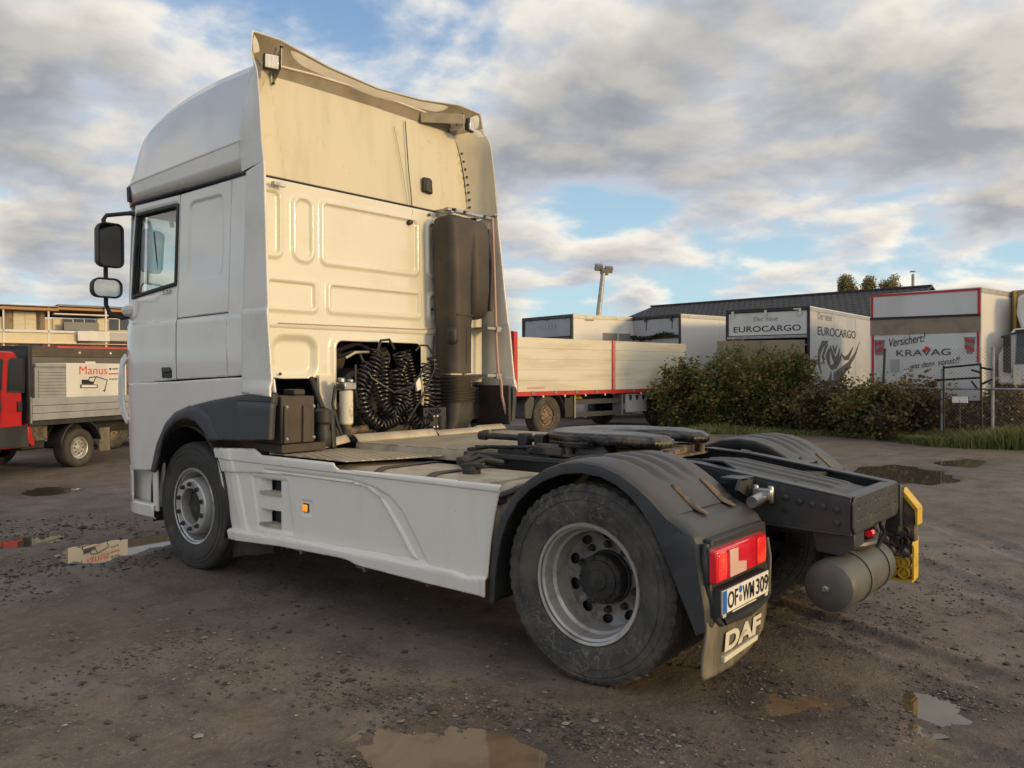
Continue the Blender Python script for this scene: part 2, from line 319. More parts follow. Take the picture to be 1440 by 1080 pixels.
def sst(x, a, b): t = np.clip((x-a)/(b-a), 0, 1); return t*t*(3-2*t)
def relief(name, poly, to3d, mat, parent, res=.012, holes=(), solid=.006, smooth=40, kind=None):
    """a thin shaped sheet: polygon in its own 2D coordinates, holes as signed distances, to3d(P) maps to space"""
    V = np.asarray(poly, float); lo = V.min(0)-res; hi = V.max(0)+res
    nu = int((hi[0]-lo[0])/res)+2; nv = int((hi[1]-lo[1])/res)+2
    gx = lo[0]+np.arange(nu)*res; gy = lo[1]+np.arange(nv)*res
    P = np.stack(np.meshgrid(gx, gy, indexing='ij'), -1).reshape(-1, 2)
    def sd_(Q):
        d = sdpoly(Q, V)
        for h in holes: d = np.maximum(d, -h(Q))
        return d
    d = sd_(P)
    i, j = np.meshgrid(np.arange(nu-1), np.arange(nv-1), indexing='ij'); a = (i*nv+j).ravel()
    F = np.stack([a, a+nv, a+nv+1, a+1], 1); keep = d[F].mean(1) < 0; F = F[keep]
    E = np.sort(np.concatenate([F[:, [k, (k+1) % 4]] for k in range(4)]), axis=1)
    key = E[:, 0].astype(np.int64)*nu*nv+E[:, 1]; uq, cnt = np.unique(key, return_counts=True); be = uq[cnt == 1]
    bv = np.unique(np.concatenate([be//(nu*nv), be % (nu*nv)])).astype(int)
    Q = P[bv]; e = res*.05
    for _ in range(2):
        dd = sd_(Q); g = np.stack([(sd_(Q+[e, 0])-dd)/e, (sd_(Q+[0, e])-dd)/e], 1); g /= np.maximum(np.linalg.norm(g, axis=1), .3)[:, None]; Q = Q-dd[:, None]*g
    P[bv] = Q
    for c in V:
        k = np.argmin(((P[bv]-c)**2).sum(1))
        if ((P[bv[k]]-c)**2).sum() < (1.2*res)**2: P[bv[k]] = c
    us = np.unique(F); mp = -np.ones(nu*nv, int); mp[us] = np.arange(len(us))
    X = to3d(P[us]); F = mp[F]
    me = bpy.data.meshes.new(name); me.from_pydata(X.tolist(), [], F.tolist())
    return mkobj(name, me, mat, parent, smooth, 0, 2, solid, kind)
def mirror_copy(o, parent=None, name=None):
    c = o.copy(); COL.objects.link(c); c.parent = parent if parent is not None else o.parent
    c.scale = (-o.scale[0], o.scale[1], o.scale[2]); c.location.x = -o.location.x
    for ch in list(o.children):
        k = ch.copy(); COL.objects.link(k); k.parent = c
    return c
FONT = None
def text(body, name, mat, parent, o, ux, uy, h, width=None, ext=.002, shear=0, kern=1.0, bold=0.0):
    """lettering as flat mesh: o = lower-left corner, ux/uy = directions of writing and of letter height"""
    cu = bpy.data.curves.new('txt', 'FONT'); cu.body = body; cu.size = 1.0; cu.extrude = 0.0; cu.shear = shear; cu.space_character = kern; cu.offset = bold
    to = bpy.data.objects.new('txt', cu); COL.objects.link(to); bpy.context.view_layer.update()
    me = bpy.data.meshes.new_from_object(to.evaluated_get(bpy.context.evaluated_depsgraph_get())); bpy.data.objects.remove(to); bpy.data.curves.remove(cu)
    k = len(me.vertices); A = np.zeros(k*3); me.vertices.foreach_get('co', A); A = A.reshape(-1, 3)
    mn = A.min(0); mx = A.max(0); sy = h/(mx[1]-mn[1]); sx = sy if width is None else width/(mx[0]-mn[0])
    ux = np.array(ux, float); ux /= np.linalg.norm(ux); uy = np.array(uy, float); uy -= ux*(uy@ux); uy /= np.linalg.norm(uy); nn = np.cross(ux, uy)
    B = np.array(o, float)+((A[:, :1]-mn[0])*sx)*ux+((A[:, 1:2]-mn[1])*sy)*uy+nn*ext
    me.vertices.foreach_set('co', B.ravel()); me.materials.clear()
    return mkobj(name, me, mat, parent, 0)

# scuff lines on the rear tyre walls
_nt = NT(tyremat.node_tree); _b = tyremat.node_tree.nodes['Principled BSDF']; _v = _nt.n('ShaderNodeTexCoord').outputs['Object']; _src = _b.inputs['Base Color'].links[0].from_socket
_ln = _nt.m('ABSOLUTE', _nt.m('SUBTRACT', _nt.noise(_v, 7, 5, .62, 1.2), .5)); _lf = _nt.m('MULTIPLY', _nt.ss(_ln, .004, .016, 1, 0), _nt.ss(_nt.noise(_v, 3, 2, .5), .42, .6))
_nt.l(_nt.mix(_nt.m('MULTIPLY', _lf, .75), _src, (.20, .185, .165)), _b.inputs['Base Color'])

# ------------------------------------------------------------------ ground
def vnoise(x, y, seed):
    rg = np.random.default_rng(seed); T = rg.random((256, 256)); xi = np.floor(x).astype(int); yi = np.floor(y).astype(int); fx = x-xi; fy = y-yi
    fx = fx*fx*(3-2*fx); fy = fy*fy*(3-2*fy); g = lambda a, b: T[a % 256, b % 256]
    return (g(xi, yi)*(1-fx)+g(xi+1, yi)*fx)*(1-fy)+(g(xi, yi+1)*(1-fx)+g(xi+1, yi+1)*fx)*fy-.5
def gpoly(pts): return [tuple(pz(u, v, 0)[:2]) for u, v in pts]
PUDDLES = [  # outline in the photograph, taken down to the ground; depth
    ('muddy', gpoly([(520, 1064), (560, 1040), (640, 1030), (700, 1042), (752, 1056), (765, 1085), (740, 1120), (620, 1130), (525, 1110)]), .035),
    ('clear', gpoly([(1276, 990), (1295, 981), (1328, 981), (1344, 990), (1336, 1003), (1310, 1008), (1286, 1003)]), .03),
    ('clear', gpoly([(92, 786), (100, 770), (150, 758), (215, 750), (240, 757), (205, 768), (150, 782), (118, 790)]), .04),
    ('clear', gpoly([(-40, 768), (20, 757), (80, 752), (90, 757), (40, 766), (-30, 776)]), .03),
    ('clear', gpoly([(28, 692), (60, 686), (110, 685), (85, 693), (40, 697)]), .03),
    ('clear', gpoly([(1205, 658), (1260, 654), (1315, 662), (1345, 675), (1290, 680), (1225, 675)]), .05),
    ('clear', gpoly([(1320, 650), (1360, 646), (1392, 650), (1360, 655)]), .04),
    ('muddy', gpoly([(1060, 985), (1090, 970), (1150, 976), (1180, 992), (1140, 1002), (1085, 1000)]), .012),
]
WL = -.012
RUTS = [((-2.9, 4.8), (-2.0, -2.6), .13, .012), ((-3.25, 4.6), (-2.36, -2.8), .13, .010), ((2.2, 3.5), (-.6, -3.0), .14, .014), ((5.5, 2.0), (.2, -2.6), .15, .014), ((6.5, 1.0), (1.0, -3.0), .14, .012), ((-.6, -1.0), (-1.3, -3.0), .12, .012), ((-2.4, 8.0), (-1.9, 3.0), .14, .014)]
def ground_h(x, y):
    z = .022*vnoise(x/1.9, y/1.9, 1)+.016*vnoise(x/.55, y/.55, 2)+.012*vnoise(x/.21+9, y/.21, 3)+.007*vnoise(x/.09, y/.09+4, 4)
    z = np.maximum(z, WL+.004+.006*vnoise(x/.12, y/.12, 6))
    P = np.stack([x.ravel(), y.ravel()], 1); z = z.ravel()
    for c0, c1, wd, dp in RUTS:
        a_ = np.array(c0); b_ = np.array(c1); e_ = (b_-a_)/np.linalg.norm(b_-a_); q_ = P-a_; al_ = q_@e_; ac_ = q_@np.array([-e_[1], e_[0]])+.10*np.sin(al_*.9)+.12*vnoise(al_/1.3, al_*0+c0[0], 41); L_ = np.linalg.norm(b_-a_)
        in_ = sst(al_, 0, .6)*sst(L_-al_, 0, .6); z = z-in_*dp*sst(wd-np.abs(ac_), -.03, .04)+in_*dp*.8*np.exp(-((np.abs(ac_)-wd-.05)/.045)**2)-in_*.35*dp*sst(wd-np.abs(ac_), -.01, .02)*(np.sin(al_*46+3*np.abs(ac_)/wd) > .2)
    for k, poly, dep in PUDDLES:
        V = np.array(poly); c = V.mean(0); rad = np.abs(V-c).max()+.6
        m = (np.abs(P-c).max(1) < rad); Q = P[m]
        if not len(Q): continue
        d = sdpoly(Q, V)+.10*vnoise(Q[:, 0]/.22, Q[:, 1]/.22, 11)+.10*vnoise(Q[:, 0]/.07, Q[:, 1]/.07, 12)
        z[m] -= dep*sst(-d, -.12, .10)*1.25+.004*sst(-d, -.3, .0)
    return z.reshape(x.shape)
def axis(lo, hi, f0, f1, st):
    a = list(np.arange(f0, f1, st)); s_ = st; q = f0
    while q > lo: s_ *= 1.22; q -= s_; a.insert(0, q)
    s_ = st; q = a[-1]
    while q < hi: s_ *= 1.09 if q < 26 else 1.3; q += s_; a.append(q)
    return np.array(a)
GX = axis(-900, 1500, -4.3, 4.0, .035); GY = axis(-900, 1500, -3.3, 6.8, .040)
XX, YY = np.meshgrid(GX, GY, indexing='ij'); ZZ = ground_h(XX, YY)
fade = np.clip((np.hypot(XX, YY)-40)/60, 0, 1); ZZ = ZZ*(1-fade)
nu, nv = XX.shape; i, j = np.meshgrid(np.arange(nu-1), np.arange(nv-1), indexing='ij'); a = (i*nv+j).ravel()
me = bpy.data.meshes.new('ground'); me.from_pydata(np.stack([XX, YY, ZZ], -1).reshape(-1, 3).tolist(), [], np.stack([a, a+nv, a+nv+1, a+1], 1).tolist())
def groundmat():
    m = bpy.data.materials.new('muddy_gravel'); m.use_nodes = True; nt = NT(m.node_tree); b = m.node_tree.nodes['Principled BSDF']
    v = nt.n('ShaderNodeTexCoord').outputs['Object']
    big = nt.noise(v, .45, 4, .6); mid = nt.noise(v, 2.6, 5, .62); fine = nt.noise(v, 22, 6, .7); grit = nt.noise(v, 110, 3, .6)
    c = nt.mix(nt.ss(big, .38, .62), (.136, .106, .084), (.182, .146, .118))
    c = nt.mix(nt.ss(mid, .40, .66), c, (.104, .080, .065))
    c = nt.mix(nt.ss(fine, .50, .72), c, (.205, .165, .132))
    c = nt.mix(nt.ss(grit, .56, .70, 0, .8), c, (.060, .048, .042))
    vo = nt.n('ShaderNodeTexVoronoi'); nt.l(v, vo.inputs['Vector']); vo.inputs['Scale'].default_value = 55; vo.inputs['Randomness'].default_value = 1
    sel = nt.m('GREATER_THAN', nt.vm('DOT_PRODUCT', vo.outputs['Color'], (1, 0, 0)) , .80); clump = nt.ss(nt.noise(v, 1.1, 3, .6), .44, .62)
    peb = nt.m('MULTIPLY', nt.m('MULTIPLY', nt.ss(vo.outputs['Distance'], .22, .34, 1, 0), sel), clump)
    c = nt.mix(peb, c, (.33, .305, .275)); at = nt.n('ShaderNodeAttribute'); at.attribute_name = 'wet'; wf = at.outputs['Fac']; c = nt.mix(nt.m('MULTIPLY', wf, .62), c, nt.vm('MULTIPLY', c, (.38, .36, .34))); nt.l(c, b.inputs['Base Color'])
    wet = nt.ss(nt.noise(v, .8, 5, .65, .4), .46, .64); rg = nt.m('SUBTRACT', .82, nt.m('MULTIPLY', wet, .34)); nt.l(nt.m('SUBTRACT', rg, nt.m('MULTIPLY', wf, .22)), b.inputs['Roughness'])
    h = nt.m('ADD', nt.m('MULTIPLY', fine, .8), nt.m('ADD', nt.m('MULTIPLY', grit, .25), nt.m('MULTIPLY', peb, .30)))
    bn = nt.n('ShaderNodeBump'); bn.inputs['Strength'].default_value = .9; bn.inputs['Distance'].default_value = .022; nt.l(h, bn.inputs['Height']); nt.l(bn.outputs[0], b.inputs['Normal'])
    b.inputs['Specular IOR Level'].default_value = .45
    return m
wetv = np.zeros(XX.size); PP = np.stack([XX.ravel(), YY.ravel()], 1)
for k, poly, dep in PUDDLES:
    V = np.array(poly); c = V.mean(0); m_ = np.abs(PP-c).max(1) < np.abs(V-c).max()+1.0; Q = PP[m_]
    d = sdpoly(Q, V)+.25*vnoise(Q[:, 0]/.35, Q[:, 1]/.35, 51)+.12*vnoise(Q[:, 0]/.1, Q[:, 1]/.1, 52); wetv[m_] = np.maximum(wetv[m_], 1-sst(d, .02, .34))
at_ = me.attributes.new('wet', 'FLOAT', 'POINT'); at_.data.foreach_set('value', wetv.astype(np.float32))
mkobj('ground', me, groundmat(), None, 60, kind='structure')
MT['muddy'] = pmat('muddy_water', (.20, .145, .09), .04, c2=(.15, .105, .065), sc=5, spec=.5)
MT['clear'] = pmat('puddle_water', (.085, .068, .052), .02, spec=.5)
for k, poly, dep in PUDDLES:
    V = np.array(poly); c = V.mean(0); d = V-c; V2 = V+d/np.linalg.norm(d, axis=1)[:, None]*.22
    mb = MB(); mb.add([(q[0], q[1], WL-.001) for q in V2], [tuple(range(len(V2)))[::-1] if np.cross(V2[1]-V2[0], V2[2]-V2[1]) < 0 else tuple(range(len(V2)))])
    mb.build('puddle', k, None, 0, kind='structure')
# loose stones pressed into the mud
def stones(name, N, region, mat, smin, smax, seed, clump=True, sel=None):
    rg = np.random.default_rng(seed)
    if sel is None: x0, x1, y0, y1 = region; x = rg.uniform(x0, x1, N); y = rg.uniform(y0, y1, N)
    else: x, y, _s = sel
    if clump:
        den = vnoise(x/.8, y/.8, 21)+.5+.6*vnoise(x/.25, y/.25, 22); k = rg.random(N) < np.clip((den-.42)*1.6, .03, 1); x = x[k]; y = y[k]
    N = len(x); z = ground_h(x, y); s = smin*(smax/smin)**(rg.random(N)**3.0) if sel is None else _s
    base = np.array([(1, 0, 0), (-1, 0, 0), (0, 1, 0), (0, -1, 0), (0, 0, 1), (0, 0, -1), (.66, .66, .2), (-.66, .6, .3), (.6, -.66, .3), (-.6, -.66, .15)], float)
    F = np.array([(4, 0, 6), (4, 6, 2), (4, 2, 7), (4, 7, 1), (4, 1, 9), (4, 9, 3), (4, 3, 8), (4, 8, 0), (5, 6, 0), (5, 2, 6), (5, 7, 2), (5, 1, 7), (5, 9, 1), (5, 3, 9), (5, 8, 3), (5, 0, 8)])
    V = base[None]*rg.uniform(.65, 1.25, (N, 10, 1))*np.stack([s, s*rg.uniform(.6, 1, N), s*rg.uniform(.35, .65, N)], 1)[:, None, :]
    an = rg.uniform(0, 6.28, N); ca, sa = np.cos(an)[:, None], np.sin(an)[:, None]
    V = np.stack([V[..., 0]*ca-V[..., 1]*sa+x[:, None], V[..., 0]*sa+V[..., 1]*ca+y[:, None], V[..., 2]+(z+s*.18)[:, None]], -1)
    FF = (F[None]+10*np.arange(N)[:, None, None]).reshape(-1, 3)
    me = bpy.data.meshes.new(name); me.from_pydata(V.reshape(-1, 3).tolist(), [], FF.tolist())
    return mkobj(name, me, mat, None, 50, kind='stuff')
def clusters(name, spots, mat, seed, label):
    rg = np.random.default_rng(seed); xs, ys, ss = [], [], []
    for u, v, sp, N, s0 in spots:
        N = int(N*.62)
        c = pz(u, v)[:2]; an = rg.uniform(0, 3.14); g_ = rg.normal(size=(N, 2))*[sp, sp*.45]; xs += list(c[0]+g_[:, 0]*math.cos(an)-g_[:, 1]*math.sin(an)); ys += list(c[1]+g_[:, 0]*math.sin(an)+g_[:, 1]*math.cos(an)); ss += list(s0*.78*rg.lognormal(0, .5, N))
    return tag(stones(name, 0, None, mat, 0, 0, seed, False, (np.array(xs), np.array(ys), np.array(ss))), label, 'gravel')
def stonemat():
    m = leafmat('stone_mix', [(0, (.10, .083, .070)), (.45, (.17, .145, .122)), (.8, (.26, .23, .195)), (1, (.46, .42, .36))], .7); return m
MT['stone'] = stonemat()
g1 = stones('gravel', 46000, (-4.2, 4.0, -3.0, 6.0), 'stone', .0035, .021, 31); tag(g1, 'loose grey gravel pressed into the brown mud of the yard', 'gravel')
clusters('gravel_patch', [(460, 965, .22, 500, .0075), (560, 990, .25, 600, .008), (700, 1000, .2, 450, .008), (800, 1020, .18, 600, .008), (870, 1045, .15, 500, .0075), (250, 905, .3, 500, .008), (330, 940, .25, 350, .008), (180, 930, .2, 250, .007), (1080, 965, .18, 420, .0075), (1060, 1005, .2, 400, .007), (1350, 985, .12, 350, .007), (1260, 1010, .15, 300, .007), (520, 1075, .12, 500, .007), (60, 795, .35, 380, .012), (180, 793, .3, 260, .012), (40, 745, .5, 420, .014), (150, 740, .4, 260, .013), (1200, 880, .4, 500, .008), (1330, 840, .5, 500, .009), (40, 1000, .25, 300, .008), (940, 1040, .2, 300, .008)], 'stone', 35, 'loose patches of mixed gravel thrown up around the puddles')
g2 = stones('pebbles', 1800, (-3.6, 1.5, -2.4, 3.0), 'stone', .006, .026, 33, False); tag(g2, 'larger pale pebbles strewn thinly over the mud', 'pebbles')

# ------------------------------------------------------------------ the tractor unit
T = thing('tractor_truck', 'white two-axle tractor unit with tall sleeper cab, bare chassis and fifth wheel', 'truck')
WB, SX = 3.768, -1.25
def yz(pts, x=SX): return [tuple(px(u, v, x)[1:]) for u, v in pts]
def xz(pts, y): return [(q[0], q[2]) for q in (py(u, v, y) for u, v in pts)]
def lean(z): return .035*np.clip((z-1.95)/1.0, 0, 1)
def corner(y, y0=4.49, a=.32, b=.50):
    t = np.clip((y-y0)/b, 0, .999); return a*(1-np.sqrt(1-t*t))
def side3(off=None):
    def f(P):
        y, z = P[:, 0], P[:, 1]; o = off(P) if off else 0
        return np.stack([SX+lean(z)+corner(y)-o, y, z], 1)
    return f
def both(o): mirror_copy(o, T); return o
# wheels ------------------------------------------------------------
def tyre(mb, o, R=.507, lug=False, wd=.155):
    n_ = 240; prof = [(-.112, .292), (-.128, .300), (-.140, .318), (-.152, .37), (-.157, .405), (-.1565, .412), (-.1525, .414), (-.1525, .419), (-.1565, .421), (-.1535, .448), (-.1485, .451), (-.148, .460), (-.1515, .463), (-.146, .476), (-.141, .486), (-.132, .497)]
    g = []
    for c in (-.09, -.045, 0., .045, .09): g += [(c-.007, R-.001), (c-.006, R-.012), (c+.006, R-.012), (c+.007, R-.001)]
    prof = prof+[(-.118, R-.004)]+g+[(.118, R-.004)]+[(-a, r) for a, r in prof[::-1]]
    o = np.array(o, float); G = []
    for a, r in prof:
        row = []
        for k in range(n_):
            an = 2*math.pi*k/n_; r2 = r
            if lug and abs(a) > .115 and r > .485 and (k % 5) in (0, 1): r2 = r-.007
            q = o+np.array([a*wd/.157, r2*math.sin(an), -r2*math.cos(an)]); q[2] = max(q[2], .002+.02*(abs(a) > .13)*0)
            row.append(q)
        G.append(row)
    mb.grid(np.array(G), False, True); return mb
def nuts(parent, o, rad, x, n_, r, ax, mat, ln=.03):
    first = None
    for k in range(n_):
        an = 2*math.pi*(k+.5)/n_; c = (x, o[1]+rad*math.cos(an), o[2]+rad*math.sin(an))
        if first is None:
            first = MB().lathe([(0, r*1.25), (.006, r*1.2), (.008, r), (ln, r*.95), (ln+.004, r*.7), (ln+.004, 0.001)], (0, 0, 0), (ax, 0, 0), 10).build('wheel_nut', mat, parent, 35); o2 = first
        else:
            o2 = first.copy(); COL.objects.link(o2); o2.parent = parent
        o2.location = c
def dual_wheel(sgn):
    wp = pempty('wheel', T); o = (sgn*1.075, 0, .4875)
    tyre(MB(), o, .5, True).build('tyre', 'rubber2', wp, 40)
    f = sgn*1.211   # outer flange plane
    d = -sgn
    MB().lathe([(0, .286), (-.004, .300), (.006, .304), (.014, .300), (.012, .284), (.02, .272), (.05, .266), (.075, .262), (.09, .250), (.150, .247), (.185, .244), (.192, .240)], (f, 0, .4875), (d, 0, 0), 96).build('rim', 'rim2', wp, 25)
    MB().lathe([(-.0045, .2995), (.005, .3055), (.013, .3015), (-.001, .289), (-.0045, .2995)], (f-.001*sgn, 0, .4875), (d, 0, 0), 96).build('rim_edge', 'rustrim', wp, 30)
    def disc(P):   # unrolled ring: angle*0.2 , radius ; with ten real hand holes
        an = P[:, 0]/.2; r = P[:, 1]; dep = np.interp(r, [.10, .19, .20, .215, .243], [.205, .205, .202, .196, .186])
        return np.stack([f+d*dep, r*np.cos(an), .4875+r*np.sin(an)], 1)
    L = 2*math.pi*.2; hs = []
    for k in range(10):
        c = (k+.5)*L/10
        hs.append(lambda Q, c=c: (np.hypot((Q[:, 0]-c)/1.3, Q[:, 1]-.214)-.0225))
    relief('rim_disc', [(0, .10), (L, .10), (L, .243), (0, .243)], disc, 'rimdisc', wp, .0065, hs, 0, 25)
    nuts(wp, (0, 0, .4875), .1675, f+d*.205, 10, .0165, sgn, 'hub', .028)
    MB().lathe([(.21, .138), (.19, .135), (.185, .128), (.125, .126), (.117, .12), (.115, .10), (.107, .098), (.105, .055), (.097, .05), (.095, .001)], (f, 0, .4875), (d, 0, 0), 40).build('hub', 'hub', wp, 30)
    for k in range(10):
        an = 2*math.pi*k/10; MB().cyl((f+d*.117, .112*math.cos(an), .4875+.112*math.sin(an)), (f+d*.109, .112*math.cos(an), .4875+.112*math.sin(an)), .009, 8).build('hub_bolt', 'hub', wp)
    MB().cyl((f+d*.225, 0, .4875), (f+d*.24, 0, .4875), .24, 40).build('brake_drum', 'black', wp)
    tyre(MB(), (sgn*.735, 0, .4875), .5, True).build('tyre', 'rubber2', wp, 40)
    MB().lathe([(0, .30), (.02, .27), (.2, .25), (.24, .24), (.24, .1)], (sgn*.86, 0, .4875), (d, 0, 0), 40).build('rim', 'hub', wp)
    return wp
def front_wheel(sgn):
    wp = pempty('wheel', T); o = (sgn*1.045, WB, .4875); f = sgn*1.178; d = -sgn
    tyre(MB(), o, .507).build('tyre', 'rubber', wp, 40)
    MB().lathe([(0, .286), (-.004, .300), (.006, .304), (.014, .300), (.010, .284), (.02, .272), (.06, .264), (.11, .254), (.17, .250), (.172, .20)], (f, WB, .4875), (d, 0, 0), 96).build('rim', 'rim', wp, 25)
    MB().lathe([(.17, .25), (.12, .232), (.05, .222), (.0, .219), (-.016, .216), (-.024, .207), (-.025, .198), (-.025, .146), (-.021, .142), (.05, .141)], (f, WB, .4875), (d, 0, 0), 80).build('rim_disc', 'rim', wp, 25)
    nuts(wp, (0, WB, .4875), .176, f-d*.026, 10, .0155, sgn, 'hub', .022)
    MB().lathe([(.05, .141), (.045, .12), (.03, .112), (.024, .10), (.022, .06), (.018, .055), (.016, .001)], (f, WB, .4875), (d, 0, 0), 40).build('hub', 'hub', wp, 30)
    return wp
for s_ in (-1, 1): dual_wheel(s_); front_wheel(s_)
MB().cyl((-.95, 0, .4875), (.95, 0, .4875), .075, 16).lathe([(-.2, .1), (-.1, .21), (.1, .21), (.2, .1)], (0, 0, .4875), (1, 0, 0), 24).build('rear_axle', 'black', T)
MB().bar((-.95, WB, .43), (.95, WB, .43), .1, .12).build('front_axle', 'black', T)
# chassis frame -------------------------------------------------------
def rail(sgn):
    top = [(4.9, .98), (.55, 1.0), (.1, 1.035), (-.18, 1.02), (-1.013, .905)]; bot = [(4.9, .74), (.55, .74), (.1, .74), (-.18, .75), (-1.013, .735)]
    xo = sgn*.40; xi = sgn*.385; xf = sgn*.318; mb = MB()
    mb.prx(top+bot[::-1], xo, xi)
    for (ya, za), (yb, zb) in zip(top[:-1], top[1:]): mb.hexa([(xo, ya, za), (xf, ya, za), (xf, yb, zb), (xo, yb, zb)], [(xo, ya, za+.012), (xf, ya, za+.012), (xf, yb, zb+.012), (xo, yb, zb+.012)])
    for (ya, za), (yb, zb) in zip(bot[:-1], bot[1:]): mb.hexa([(xo, ya, za-.012), (xf, ya, za-.012), (xf, yb, zb-.012), (xo, yb, zb-.012)], [(xo, ya, za), (xf, ya, za), (xf, yb, zb), (xo, yb, zb)])
    return mb.build('frame_rail', 'chassis', T, 30, .003)
for s_ in (-1, 1): rail(s_)
# rear crossmember: plate with bent ends and rows of holes
CY = -1.028
hs = []
for hx in (-.33, -.27, -.21, -.12, -.04, .04, .12, .21, .27, .33):
    for hz in ((.86, .80) if abs(hx) > .1 else (.87, .79)):
        if (hx, hz) in ((-.27, .86), (.27, .80)): continue
        hs.append(lambda Q, a=hx, b=hz: np.hypot(Q[:, 0]-a, Q[:, 1]-b)-.008)
relief('rear_crossmember', [(-.375, .735), (-.405, .765), (-.405, .885), (-.375, .915), (.375, .915), (.405, .885), (.405, .765), (.375, .735)], lambda P: np.stack([P[:, 0], np.full(len(P), CY), P[:, 1]], 1), 'chassis', T, .006, hs, .010)
MB().box(-.372, .372, CY+.003, CY+.07, .906, .918).box(-.372, .372, CY+.003, CY+.07, .728, .738).build('crossmember_flange', 'chassis', T, 30, .002)
MB().prx([(CY+.008, .76), (CY+.1, .76), (CY+.1, .89), (CY+.008, .89)], -.384, -.372).build('gusset', 'chassis', T)
def bolt(parent, c, ax, r=.016, l=.014, mat='chassis', name='bolt'):
    MB().lathe([(0, r*1.3), (.003, r*1.3), (.003, r), (l, r), (l+.002, r*.7), (l+.002, .0005)], c, ax, 8).build(name, mat, parent, 30)
for u, v in [(1082, 690), (1106, 699), (1125, 705), (1143, 709), (1158, 712), (1177, 717), (1177, 735)]:
    q = px(u, v, -.40); bolt(T, (-.40, q[1], q[2]), (-1, 0, 0))
for u, v in [(1085, 707), (1103, 718)]:
    q = px(u, v, -.402); MB().cyl((-.398, q[1], q[2]), (-.4025, q[1], q[2]), .017, 14).build('frame_hole', 'black', T)
for y_ in (-.6, .35, 1.5, 2.4): MB().box(-.385, .385, y_-.06, y_+.06, .76, .95).build('crossmember', 'black', T)
# plastic cover between the rails, with pressed ribs
def cov3(P):
    x, y = P[:, 0], P[:, 1]; z = np.interp(y, [-.99, -.9, -.2, .1], [.855, .90, 1.005, 1.0])+.055*np.sqrt(np.clip(1-(x/.36)**2, 0, 1))-.05
    for c in (-.18, -.06, .06, .18): z = z+.010*sst(.035-np.abs(x-c), -.006, .012)*sst(y, -.86, -.8)
    return np.stack([x, y, z], 1)
relief('rear_cover', [(-.26, -.93), (.26, -.93), (.30, -.86), (.30, -.05), (-.30, -.05), (-.30, -.86)], cov3, 'mudguard', T, .012)
for k in range(5):
    MB().tube([(-.25+.03*k, .15, .99), (-.26+.03*k, -.1, 1.03-.004*k), (-.30+.015*k, -.3, 1.035-.01*k), (-.33, -.42, .98)], .010, 6).build('cable', 'cableblack', T)
# fuel tanks, deck and skirts ------------------------------------------
def rrect(x0, x1, z0, z1, r, k=6):
    out = []
    for cx, cz, a0 in ((x1-r, z1-r, 0), (x0+r, z1-r, 90), (x0+r, z0+r, 180), (x1-r, z0+r, 270)):
        for i in range(k+1): a = R_(a0+90*i/k); out.append((cx+r*math.cos(a), cz+r*math.sin(a)))
    return out
tk = MB().prY(rrect(-1.2, -.52, .36, .93, .13, 9), .72, 2.0).build('fuel_tank', 'tank', T, 30, .012, 3)
for y_ in (1.62, 1.16):
    o_ = rrect(-1.207, -.513, .353, .938, .135, 9); MB().grid(np.array([[(a, y_-.03, b) for a, b in o_], [(a, y_+.03, b) for a, b in o_]]), False, True).build('tank_strap', 'grey', tk, 40, 0, 2, .004)
MB().lathe([(0, .055), (.03, .055), (.035, .048), (.05, .045), (.052, .0005)], (-.92, 1.03, .925), (0, 0, 1), 18).build('filler_cap', 'black', tk)
MB().obox((-.92, 1.0, .98), (.05, .12, .03), ((.9, .43, 0), (-.43, .9, 0), (0, 0, 1))).obox((-.9, 1.06, .975), (.12, .05, .03)).build('cap_lock', 'black', tk, 30, .008)
tk2 = MB().prY(rrect(-1.16, -.5, .38, .915, .2, 10), .62, .70).build('tank_end', 'tank', T, 30, .01)
tk3 = MB().prY(rrect(.52, 1.2, .36, .93, .13, 9), .72, 2.0).build('fuel_tank', 'tank', T, 30, .012, 3)
for a_, b_ in (((-.78, 1.18, .955), (-.60, 1.05, .965)), ((-.70, 1.30, .955), (-.5, 1.22, .97))):
    MB().tube([a_, tuple((np.array(a_)+np.array(b_))/2+[0, 0, .03]), b_], .017, 8).build('hose', 'cableblack', T)
MB().obox((-.62, 1.32, .965), (.17, .09, .05)).cyl((-.72, 1.3, .96), (-.55, 1.36, .99), .03, 10).build('valve_block', 'black', T, 30, .008)
# deck plates of chequered aluminium
def lofted_plate(name, xy, z, mat='tread', th=.008): return MB().prz(xy, z, z+th).build(name, mat, T, 30, .002)
lofted_plate('deck_plate', [(-1.2, 2.70), (-.60, 2.62), (-.56, 2.35), (-.54, 1.62), (-1.0, 1.78), (-1.2, 1.86)], .965)
lofted_plate('deck_plate', [(-.58, 2.50), (.25, 2.48), (.25, .98), (-.3, .98), (-.52, 1.55)], 1.012)
lofted_plate('deck_plate', [(.26, 2.48), (1.1, 2.46), (1.1, 1.3), (.85, .98), (.26, .98)], 1.012)
MB().prism([(-.585, 2.50, .94), (-.525, 1.55, .94), (-.305, .98, .94), (-.30, .985, .94), (-.515, 1.555, .94), (-.575, 2.50, .94)], [(-.585, 2.50, 1.012), (-.525, 1.55, 1.012), (-.305, .98, 1.012), (-.30, .985, 1.012), (-.515, 1.555, 1.012), (-.575, 2.50, 1.012)]).build('deck_riser', 'alu', T)
def lip(pts, h, dy): # rolled front edge of the deck
    G = [[(x, y, z) for x, y, z in pts], [(x, y+.02, z+h*.55) for x, y, z in pts], [(x, y+.055, z+h) for x, y, z in pts], [(x, y+dy, z+h*.9) for x, y, z in pts]]
    return MB().grid(np.array(G)).build('deck_edge', 'alu', T, 50, 0, 2, .004)
